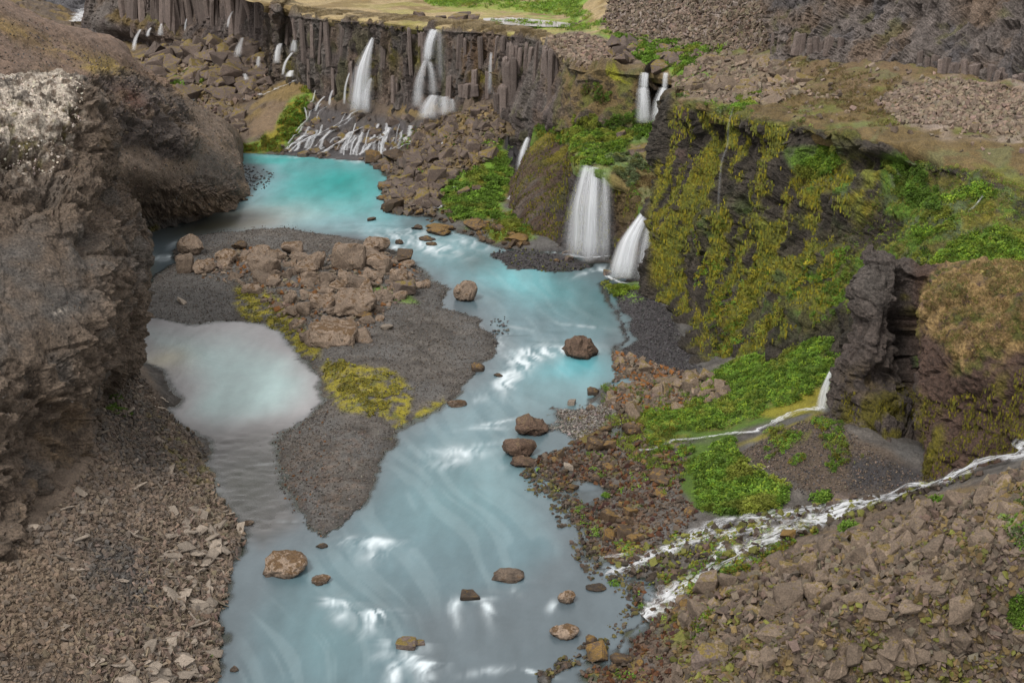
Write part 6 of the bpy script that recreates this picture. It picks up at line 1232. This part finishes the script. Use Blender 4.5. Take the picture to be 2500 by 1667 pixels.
P, n_, _ = cand('bench', [(1900,150),(2560,180),(2560,450),(2200,330),(1900,290)], 420, 152); stuff('slope_stones', 'scattered pale stones on the brown slope', LOB, P, sizes(420, .15, .6, 153), tone(TAL*1.0, 420, 154, .3, BROWN, .3), M_stones, 155)
P, n_, _ = cand('bluff', [(-50,180),(330,300),(340,800),(250,1050),(0,1330),(-50,1330)], 6500, 156); stuff('bluff_chips', 'loose chips and knobs of rock on the near bluff', LOG, P, sizes(6500, .05, .2, 157, 2.8), tone(BROWN*1.25, 6500, 158, .4, GREY*.9, .15), M_stones, 159, nv=n_)
P, n_, _ = cand('bluff', [(-50,180),(210,190),(200,300),(130,420),(-50,420)], 4200, 160); m_ = fbm(P, .55, 4, 104) > .0; P, n_ = P[m_], n_[m_]; stuff('lichen_crust', 'knobs of pale lichen on top of the near bluff', CUSH, P, sizes(len(P), .08, .3, 161, 1.6), tone(LICH*.72, len(P), 162, .2, BROWN*2.5, .2), M_stones, 163, nv=n_)
P, n_, _ = cand('hillside', [(-50,0),(330,150),(560,310),(615,470),(560,520),(340,560),(250,400),(-50,200)], 7000, 164); stuff('hill_stones', 'small stones strewn over the brown hillside', LOG, P, sizes(7000, .12, .4, 165, 2.4), tone(BROWN*1.5, 7000, 166, .35, DGREY, .2), M_stones, 167, nv=n_)

# ------------------------------------------------------------------ basalt columns standing proud of the cliffs
V_col = variants('prism', 7, M_col, 700)
ctop = cliff
def columns(surf, picks, label, group, seed, parent, rr=(.3, .52), back=.05, lean=0.0):
    r = random.Random(seed); S = SURF[surf]; base_n = 0
    for x, yt, yb in picks:
        d = (S['px']-x)**2 + (S['py']-(yt+yb)/2)**2; i = int(np.argmin(d)); p = S['P'][i]; nv = S['n'][i]
        Y = p[1] - back*r.uniform(.2, 1); a, b = D(x, yt, Y), D(x, yb, Y); o = bpy.data.objects.new('basalt_column', V_col[r.randrange(len(V_col))]); C.objects.link(o)
        rad = r.uniform(*rr); o.scale = (rad*2, rad*2, max(.8, a[2]-b[2])); o.location = (a+b)/2; o.rotation_euler = (r.gauss(0, .05), r.gauss(lean, .07), r.uniform(0, 6.28)); o.parent = parent
r = random.Random(3); pk = []
def rimy(x): return float(np.interp(x, [700, 740, 870, 1000, 1100, 1205, 1320, 1372], [26, 42, 52, 64, 73, 81, 100, 126]))
def basey(x): return float(np.interp(x, [700, 760, 870, 1000, 1100, 1200, 1235, 1380], [205, 240, 268, 275, 262, 255, 330, 335]))
x = 702
while x < 1372:
    t, b = rimy(x), basey(x)
    if not (870 < x < 925 or 1035 < x < 1085):
        k = r.random()
        if x < 1215: seg = (t+6+r.uniform(0, 14), t+(b-t)*r.uniform(.35, .62)) if k < .7 else (t+(b-t)*.45+r.uniform(0, 30), b-r.uniform(0, 30))
        else: seg = (t+10+r.uniform(0, 20), t+(b-t)*r.uniform(.3, .75))
        pk.append((x, *seg))
    x += r.uniform(6, 24)
columns('columnar_cliff', pk, '', '', 5, cliff)
columns('columnar_cliff', [(1222, 215, 300), (1230, 212, 292), (1238, 150, 300), (1246, 160, 305), (1254, 140, 290), (1120, 212, 238), (1130, 208, 238), (1140, 206, 240), (1150, 204, 238), (1160, 208, 236), (1216, 230, 320)], '', '', 6, cliff, rr=(.5, .7), back=.8)
columns('columnar_cliff', [(x, r.uniform(-30, 0), r.uniform(50, 100)) for x in np.arange(300, 640, 9.5)], '', '', 7, cliff, rr=(.6, 1.1), back=.2, lean=-.12)
uc = [o for o in bpy.data.objects if o.name == 'upper_cliff'][0]
columns('upper_cliff', [(x+r.uniform(-4, 4), r.uniform(80, 112), 134+(x-1880)*.03) for x in np.arange(1885, 2060, 11)], '', '', 8, uc, rr=(.3, .5), back=.1)
columns('upper_cliff', [(x+r.uniform(-5, 5), 135+(x-2250)*.17+r.uniform(-14, 14), 178+(x-2250)*.2) for x in np.arange(2250, 2500, 15)], '', '', 9, uc, rr=(.3, .5), back=.2)

# ------------------------------------------------------------------ plants
def leaf_tmpl(seed, n=9, up=.38, w=.26, l=.55):
    r = np.random.default_rng(seed); V, T = [], []
    for k in range(n):
        a = r.uniform(0, 6.28); e = r.uniform(.15, 1.2); d = np.array([math.cos(a)*math.cos(e), math.sin(a)*math.cos(e), math.sin(e)*up*1.5]); s = np.array([-math.sin(a), math.cos(a), r.uniform(-.3, .3)])
        b = d*r.uniform(.1, .3) + np.array([0, 0, r.uniform(0, .25)]); m = b+d*l*.55+np.array([0, 0, .05]); t = b+d*l+np.array([0, 0, -.1]); k0 = len(V)
        V += [b, m-s*w*.5, t, m+s*w*.5]; T += [(k0, k0+1, k0+2), (k0, k0+2, k0+3)]
    return np.array(V), np.array(T)
def blade_tmpl(seed, n=7):
    r = np.random.default_rng(seed); V, T = [], []
    for k in range(n):
        a = r.uniform(0, 6.28); x, y = r.uniform(-.35, .35, 2); h = r.uniform(.25, .6); s = np.array([math.cos(a), math.sin(a), 0])*.07; k0 = len(V)
        V += [np.array([x, y, -.1])-s, np.array([x, y, -.1])+s, np.array([x+r.uniform(-.25, .25), y+r.uniform(-.25, .25), h])]; T.append((k0, k0+1, k0+2))
    return np.array(V), np.array(T)
LEAF = [leaf_tmpl(900+k) for k in range(6)]; BLADE = [blade_tmpl(950+k) for k in range(5)]
def plants(name, label, surf, poly, n, s, col, seed, tm=LEAF, alt=None, altp=.25, nzmin=-.2, clump=None):
    P, nv, pk_ = cand(surf, poly, n, seed, nzmin)
    if len(P):
        pxx, pyy = proj(P); f_ = sdf(pxx, pyy, poly) + fbm(P, 1.6, 4, seed+9)*44; m = (f_ > 2) & (fbm(P, .7, 3, seed+8) > -.55); P, nv = P[m], nv[m]
    if clump is not None and len(P):
        m = fbm(P, clump[0], 3, seed+1) > clump[1]; P, nv = P[m], nv[m]
    if not len(P): return
    nv = nv*.5+np.array([0, 0, .6]); nv /= np.linalg.norm(nv, axis=1, keepdims=True); k = len(P)
    big = .5+.5*np.clip(fbm(P, 1.3, 2, seed+2)+.5, 0, 1.2); P = P + nv*(big*s*.5)[:, None]
    cc = mix(tone(col, k, seed+4, .4, alt, altp), np.array([.19, .19, .03]), sst(.1, .6, fbm(P, 2.4, 3, seed+7))*.65*(np.asarray(col)[1] > np.asarray(col)[0]))*(.7+.6*np.clip(fbm(P, .9, 3, seed+5)+.5, 0, 1))[:, None]
    stuff(name, label, tm, P, sizes(k, s*.7, s*1.5, seed+3, 1.2), cc, M_leaf, seed+6, nv=nv, tilt=.3, sink=.35)
GL = GREEN*1.0
plants('angelica_cover', 'bright green angelica leaves covering the slope below the mossy cliff', 'floor', [(1590,1050),(1570,1010),(1660,985),(1740,910),(1800,880),(1900,810),(2060,760),(2050,870),(2025,960),(1900,1000),(1760,1050)], 9500, .34, GL*1.1, 1000, alt=BRIGHT)
plants('angelica_patch', 'dense green angelica patch beside the white stream', 'floor', [(1690,1090),(1780,1085),(1830,1140),(1930,1195),(1900,1245),(1760,1260),(1700,1240),(1680,1180)], 4200, .42, GL, 1010, alt=BRIGHT, altp=.15)
plants('shore_greenery', 'angelica on the green shore below the alcove fall', 'floor', [(1080,460),(1130,430),(1200,400),(1190,350),(1240,330),(1250,420),(1235,480),(1200,540),(1110,545),(1070,500)], 4200, .5, GL*.95, 1020, alt=GREEN*1.5)
plants('shore_greenery', 'angelica hummock right of the white rivulets', 'floor', [(1210,560),(1250,520),(1350,505),(1340,545),(1270,570)], 1500, .5, GL*.95, 1030)
plants('shore_moss', 'yellow green moss tufts at the foot of the green shore', 'floor', [(1180,560),(1240,520),(1350,530),(1340,570),(1280,600),(1200,590)], 1600, .4, MOSSY*.9, 1040, tm=BLADE, alt=OLIVE)
plants('mound_greenery', 'green plants on the mound beside the cascades', 'floor', [(745,215),(765,240),(745,285),(730,330),(690,350),(670,330),(690,290)], 2400, .55, GL*1.1, 1050, alt=MOSSY, altp=.3)
plants('mound_moss', 'yellow moss along the pool under the mound', 'floor', [(585,350),(650,335),(720,340),(690,372),(585,372)], 1500, .55, MOSSY*.9, 1060, tm=BLADE, alt=GREEN, altp=.35)
plants('canyon_greenery', 'green patch among the blocks of the far canyon', 'floor', [(400,195),(500,168),(530,185),(500,210),(430,235)], 700, .8, GL*1.1, 1070, alt=MOSSY)
plants('terrace_greenery', 'lush green leaves on the terrace above the broad waterfall', 'green_terrace', [(1395,320),(1440,302),(1520,300),(1560,330),(1520,370),(1470,385),(1500,400),(1440,410),(1400,400)], 6500, .46, GL*1.0, 1080, alt=BRIGHT, nzmin=-.6)
plants('terrace_greenery', 'green leaves on the top of the brown rock bulge', 'green_terrace', [(1300,300),(1400,300),(1400,350),(1320,345)], 1500, .4, GREEN, 1083, alt=MOSSY, nzmin=-.8)
plants('terrace_greenery', 'green tufts at the rim between the two large falls', 'green_terrace', [(1540,380),(1660,400),(1640,520),(1540,480)], 1500, .34, GREEN, 1084, alt=MOSSB, altp=.5, nzmin=-.8, clump=(1.5, 0))
plants('terrace_greenery', 'leaves at the foot of the twin falls', 'green_terrace', [(1540,300),(1660,296),(1650,330),(1560,350)], 1600, .5, GL, 1085, nzmin=-.6)
plants('willow_cover', 'grey green willow scrub hanging over the edge of the terrace', 'green_terrace', [(1400,350),(1480,350),(1480,390),(1410,390)], 1500, .35, SAGE, 1090, nzmin=-.8)
plants('willow_cover', 'grey green willow scrub right of the broad waterfall', 'green_terrace', [(1490,385),(1560,370),(1580,420),(1540,460),(1500,430)], 1600, .38, SAGE*.9, 1095, nzmin=-.8)
plants('terrace_moss', 'brown moss slope between the two large falls', 'green_terrace', [(1540,420),(1640,430),(1620,520),(1560,500)], 1200, .35, MOSSB*.8, 1100, tm=BLADE, nzmin=-.8)
plants('ledge_greenery', 'green leaves on the ledge high on the mossy cliff', 'mossy_cliff', [(1925,372),(2040,362),(2060,400),(1990,440),(1930,430)], 2400, .36, GL, 1110, alt=BRIGHT)
plants('gully_greenery', 'green leaves filling the hollow under the dark rock band', 'mossy_cliff', [(2160,390),(2230,385),(2260,430),(2290,470),(2300,520),(2200,490),(2150,440)], 2600, .36, GL*.8, 1120)
plants('gully_greenery', 'green leaves on the slope by the pale chutes', 'mossy_cliff', [(2300,480),(2400,450),(2460,470),(2350,500),(2320,560),(2240,600),(2230,560)], 2200, .36, GL, 1130, alt=BRIGHT)
plants('gully_greenery', 'broad green patch above the mossy block', 'mossy_cliff', [(2200,650),(2300,590),(2420,560),(2560,560),(2560,660),(2460,650),(2340,670),(2240,720)], 4200, .36, GL*1.05, 1140, alt=BRIGHT, altp=.4)
plants('gully_willow', 'grey green willow scrub around the gully', 'mossy_cliff', [(2230,330),(2340,360),(2400,420),(2300,440),(2230,400)], 1800, .28, SAGE*.8, 1150, alt=GREEN)
plants('gully_willow', 'grey green willow scrub beside the spire', 'mossy_cliff', [(2190,620),(2260,600),(2280,640),(2220,700),(2190,680)], 1000, .28, SAGE*.8, 1155)
plants('block_moss', 'brown moss cushions over the top of the mossy block', 'promontory', [(2240,690),(2300,650),(2560,630),(2560,850),(2480,850),(2400,890),(2330,870),(2260,800)], 9000, .26, MOSSB*1.5, 1160, tm=BLADE, alt=OLIVE*1.8, nzmin=-.5, clump=(1.0, -.35))
plants('bluff_foot_grass', 'green grass under the foot of the near bluff', 'floor', [(255,945),(290,935),(300,985),(350,1030),(340,1045),(290,1015),(262,1000)], 700, .24, GREEN, 1170)
plants('bar_moss', 'yellow green moss on the middle of the gravel bar', 'floor', [(760,870),(830,880),(900,905),(955,910),(980,950),(960,1000),(900,1020),(850,980),(800,920)], 6500, .17, MOSSY*.95, 1180, tm=CUSH, alt=OLIVE*1.8, clump=(.9, -.25))
plants('bar_moss', 'yellow moss strip between the black gravel and the boulders', 'floor', [(570,710),(640,720),(700,740),(730,800),(750,850),(690,810),(620,790),(590,780)], 3500, .17, MOSSY*.95, 1190, tm=CUSH, alt=OLIVE*1.8, clump=(.7, 0))
plants('brook_greenery', 'green tufts scattered over the delta', 'floor', DELTA, 3000, .3, GREEN*1.2, 1200, clump=(1.6, .62))
plants('delta_edge_greenery', 'green plants where the brook enters the delta', 'floor', [(1570,1000),(1700,960),(1720,1010),(1640,1070),(1700,1100),(1680,1150),(1600,1110),(1560,1050)], 2600, .3, GREEN*1.15, 1210, alt=MOSSY, clump=(1.2, -.1))
plants('talus_greenery', 'green plants along the edge between stream and talus', 'floor', [(1640,1360),(1900,1290),(1960,1330),(1850,1380),(1760,1420),(1780,1480),(1700,1560),(1640,1520),(1700,1440)], 2800, .3, GREEN*1.1, 1220, alt=MOSSY, altp=.4, clump=(1.5, .1))
plants('talus_greenery', 'green shrubs at the right edge of the talus', 'floor', [(2440,1250),(2560,1220),(2560,1360),(2480,1350)], 1200, .34, GREEN, 1230, alt=SAGE, altp=.4)
plants('talus_greenery', 'green plants low at the right edge of the talus', 'floor', [(2420,1450),(2560,1420),(2560,1580),(2480,1560)], 1400, .3, GREEN, 1235, clump=(1.5, .15))
plants('foot_greenery', 'vivid green plants right below the sideways waterfall', 'floor', [(1480,692),(1560,690),(1570,715),(1500,728)], 700, .38, BRIGHT*.9, 1240)
plants('rim_greenery', 'green plants along the rim by the twin falls', 'plateau', [(1490,86),(1570,95),(1700,110),(1770,118),(1700,190),(1600,178),(1520,120)], 4200, .5, GREEN*1.1, 1250, clump=(2.5, -.1))
plants('meadow_grass', 'green grass of the plateau meadow', 'plateau', [(980,-30),(1440,-30),(1420,25),(1490,60),(1490,90),(1380,75),(1200,66),(1170,54),(1400,48),(1250,25),(1050,16)], 8000, .55, GREEN*1.2, 1260, tm=BLADE, alt=BRIGHT, clump=(5, -.5))
plants('bench_greenery', 'green plants spilling over the bench rim at the trickle', 'bench', [(1795,235),(1860,228),(1850,265),(1815,300),(1785,285)], 1200, .42, GREEN*1.15, 1270)
plants('bench_greenery', 'green tufts along the bench rim', 'bench', [(1640,200),(1700,215),(1760,260),(1900,285),(1990,300),(1980,315),(1860,300),(1640,260)], 1800, .36, GREEN, 1280, alt=SAGE, altp=.4, clump=(2.5, .05))
plants('bench_moss', 'brown moss cushions on the bench slope', 'bench', [(1900,130),(2200,190),(2200,330),(2050,310),(1900,270)], 5000, .3, MOSSB*.85, 1290, tm=BLADE, alt=OLIVE*1.5, clump=(2.0, -.1))
plants('nose_greenery', 'green plants hanging on the mossy block left of the twin falls', 'columnar_cliff', [(1400,200),(1560,190),(1570,230),(1520,260),(1440,250)], 1800, .42, GREEN*.8, 1300, alt=MOSSB, altp=.4, clump=(2, .1))
plants('nose_greenery', 'green plants under the mossy block', 'columnar_cliff', [(1400,290),(1570,270),(1570,315),(1400,330)], 1600, .42, GREEN*.7, 1310, nzmin=-1)
# hanging moss: limp strands on the tall cliff and around the falls
def strand_tmpl(seed):
    r = np.random.default_rng(seed); V, T = [], []
    for k in range(4):
        x, y = r.uniform(-.3, .3), r.uniform(0, .25); w = r.uniform(.05, .13); l = r.uniform(.5, 1.3); k0 = len(V)
        V += [(x-w, y, .3), (x+w, y, .3), (x+w*.8, y-.12, -.3), (x-w*.8, y-.12, -.3), (x+r.uniform(-.05, .05), y-.05, -l)]; T += [(k0, k0+2, k0+1), (k0, k0+3, k0+2), (k0+3, k0+4, k0+2)]
    return np.array(V, dtype=float), np.array(T)
STR = [strand_tmpl(980+k) for k in range(6)]
def hanging(label, surf, poly, n, s, col, seed, alt, thr):
    P, nv, pk_ = cand(surf, poly, n, seed)
    q = np.stack([P[:, 0]*.42-P[:, 1]*.9, P[:, 1]*0, P[:, 2]], 1); m = (fbm(q, (.75, 9, 4.5), 5, 312) > thr) & (fbm(P, 2.6, 4, 313) > -.32) & (nv[:, 2] > -.4); P, nv = P[m], nv[m]; k = len(P)
    P = P + nv*.08; f = nv.copy(); f[:, 2] = 0; f /= np.linalg.norm(f, axis=1, keepdims=True)+1e-9
    VV, TT, CC = [], [], []; c0 = 0; r = np.random.default_rng(seed+1); w = r.integers(0, 6, k); cc = tone(col, k, seed+2, .4, alt, .35); S_ = r.uniform(.5, 1.3, k)*s
    for t, (V, T) in enumerate(STR):
        i = np.where(w == t)[0]; side = np.stack([-f[i, 1], f[i, 0], 0*f[i, 0]], 1); X = P[i][:, None] + (V[None, :, 0:1]*side[:, None] - V[None, :, 1:2]*-f[i][:, None]*.4 + V[None, :, 2:3]*np.array([0, 0, 1.]))*S_[i][:, None, None]
        VV.append(X.reshape(-1, 3)); TT.append((T[None]+(np.arange(len(i))*len(V))[:, None, None]+c0).reshape(-1, 3)); CC.append(np.repeat(cc[i], len(V), 0)); c0 += len(i)*len(V)
    o = mesh_np('hanging_moss', np.vstack(VV), np.vstack(TT), M_leaf, np.vstack(CC)); meta(o, label, kind='stuff')
hanging('olive moss hanging in strands down the tall cliff', 'mossy_cliff', [(1590,540),(1645,260),(1780,280),(1960,320),(2080,430),(2060,600),(2060,740),(1990,790),(1760,890),(1600,780)], 52000, .3, np.array([.165, .175, .03]), 1400, MOSSY*1.7, -.28)
hanging('moss strands on the wall around the large falls', 'falls_cliff', [(1250,360),(1340,310),(1420,340),(1400,430),(1560,470),(1590,650),(1480,630),(1320,600),(1250,540)], 11000, .32, np.array([.11, .115, .02]), 1410, MOSSY*1.3, -.1)
hanging('moss strands on the right rocks above the stream', 'promontory', [(2050,960),(2200,940),(2300,980),(2500,900),(2560,1080),(2260,1180),(2100,1090)], 11000, .2, np.array([.11, .10, .018]), 1420, MOSSY*1.1, .0)

# single bushes and driftwood
def bush(px, py, s, label, surf=None, at=None, col=GREEN):
    q = ground(px, py, 3) if at is None else D(px, py, at); k = 46; r = np.random.default_rng(int(px*7+py)); v = r.normal(size=(k, 3)); v[:, 2] = np.abs(v[:, 2]); v /= np.linalg.norm(v, axis=1, keepdims=True)
    P = v*s*[.9, .9, .7]*r.uniform(.5, 1, (k, 1)); VV, TT, CC = [], [], []; c0 = 0; Rm = np.einsum('nij,njk->nik', align(v*.6+[0, 0, .5]), rotm(r, k, .3)); cc = tone(col*1.05, k, int(px), .3)
    for j in range(k):
        V, T = LEAF[j % 6]; VV.append((Rm[j] @ V.T).T*s*.75 + P[j]); TT.append(T+c0); CC.append(np.repeat(cc[j:j+1], len(V), 0)); c0 += len(V)
    o = mesh_np('angelica_bush', np.vstack(VV), np.vstack(TT), M_leaf, np.vstack(CC)); o.location = q; meta(o, label, 'plant', 'single angelica bushes')
for a in [(1600,322,1.5,'round green bush at the foot of the twin falls'),(1215,532,1.0,'lone green bush between the rivulets and the shore',None),(1618,712,1.0,'green bush on the black gravel by the sideways waterfall'),(2008,1222,.8,'green bush at the edge of the dark mound above the stream'),(1910,1222,.5,'small green tuft right of the angelica patch'),
          (1500,1432,.45,'little green tuft in the lower delta'),(1480,1212,.35,'little green tuft on the rusty stones of the delta'),(2075,1295,.7,'green bush squeezed between stream and talus'),(1895,1390,.6,'green bush leaning on the tall grey talus block'),(520,1605,.25,'tiny green tuft at the left waterline'),
          (2290,1230,.6,'green clump below the upper stream'),(385,566,.45,'yellow green tuft on the gravel under the crag'),(1780,1082,.6,'green clump on the brook bank')]:
    bush(a[0], a[1], a[2], a[3], at=171 if a[1] == 322 else None)
def stick(x0, y0, x1, y1, rad, label, up=0.05):
    a, b = ground(x0, y0, 3), ground(x1, y1, 3); a = a+[0, 0, up]; b = b+[0, 0, up*1.5]; n = 7; m = 8; V = []
    L = np.linspace(a, b, n); L += np.random.default_rng(int(x0)).normal(0, rad*.8, L.shape); t = (b-a)/np.linalg.norm(b-a); s = np.cross(t, [0, 0, 1]); s /= np.linalg.norm(s); u = np.cross(s, t)
    for i in range(n):
        for j in range(m): an = j/m*6.283; V.append(L[i]+(s*math.cos(an)+u*math.sin(an))*rad*(1-.6*i/n))
    V += [L[0], L[-1]]; Q = [(i*m+j, i*m+(j+1) % m, (i+1)*m+(j+1) % m, (i+1)*m+j) for i in range(n-1) for j in range(m)]
    T = [(a_, b_, c_) for a_, b_, c_, d_ in Q] + [(a_, c_, d_) for a_, b_, c_, d_ in Q] + [(n*m, (j+1) % m, j) for j in range(m)] + [(n*m+1, (n-1)*m+j, (n-1)*m+(j+1) % m) for j in range(m)]
    o = mesh_np('driftwood', np.array(V), np.array(T), M_wood, smooth=True); meta(o, label, 'branch', 'bleached branches')
stick(368, 990, 412, 1003, .05, 'long bleached branch on the left bank by the lagoon'); stick(366, 962, 380, 976, .04, 'short bleached branch above the long one on the left bank'); stick(392, 972, 412, 984, .05, 'grey branch beside the gravel tongue of the lagoon')
stick(1838, 1158, 1878, 1140, .03, 'pale twig behind the angelica patch'); stick(2292, 1542, 2296, 1500, .025, 'thin white stick leaning on the talus blocks', .3)
plants('mound_greenery', 'green plants dotted over the dark gravel mound', 'floor', [(1830,1070),(1960,1020),(2050,1030),(2130,1110),(1990,1170),(1880,1150)], 2200, .26, GREEN*1.1, 1500, alt=MOSSY, clump=(1.4, .1))
plants('cliff_greenery', 'green leaves sprinkled over the lower mossy cliff', 'mossy_cliff', [(1690,540),(1760,520),(1880,640),(2040,620),(2080,700),(2000,790),(1850,860),(1740,880),(1700,700)], 5200, .34, GREEN*1.0, 1510, alt=MOSSY*1.4, altp=.5, clump=(1.8, .05), nzmin=-.5)
plants('gully_moss', 'yellow green moss and grass over the slopes of the gully', 'mossy_cliff', [(2150,430),(2300,380),(2560,420),(2560,640),(2300,690),(2200,700),(2080,760),(2040,640),(2100,520)], 7500, .3, np.array([.14, .145, .03]), 1520, tm=BLADE, alt=GREEN, altp=.3, nzmin=-.5)
plants('spire_foot_greenery', 'green leaves in the notch between cliff and rock spire', 'mossy_cliff', [(1960,640),(2090,600),(2090,760),(1990,800)], 1500, .34, GREEN, 1530, nzmin=-.6, clump=(1.5, -.1))
plants('flat_greenery', 'low yellow green plants thinning out from the green slope over the stony flat', 'floor', [(1470,930),(1600,930),(1720,940),(1740,1080),(1700,1180),(1620,1230),(1540,1130),(1480,1060)], 5200, .34, np.array([.13, .17, .02]), 1600, tm=BLADE, alt=GREEN, altp=.4, clump=(1.8, .0))
plants('stream_moss', 'olive moss between the branches of the white stream', 'floor', [(1500,1330),(1700,1290),(2000,1250),(2000,1300),(1820,1370),(1720,1430),(1640,1480),(1560,1430)], 4200, .3, np.array([.14, .13, .02]), 1610, tm=CUSH, alt=GREEN, altp=.25, clump=(1.1, -.05))
plants('talus_moss', 'brown and olive moss cushions between the talus blocks', 'floor', [(1660,1470),(1860,1380),(2190,1265),(2560,1165),(2560,1700),(1640,1700)], 7000, .42, MOSSB*.8, 1620, tm=CUSH, alt=OLIVE*1.7, altp=.4, clump=(1.6, .15))
plants('shore_moss', 'straw and olive moss on the rocky slope under the columnar cliff', 'floor', [(960,330),(1060,295),(1230,270),(1235,330),(1180,400),(1080,450),(980,470),(950,420)], 4200, .42, MOSSB*.95, 1630, tm=CUSH, alt=GREEN*.9, altp=.3, clump=(3, -.1))
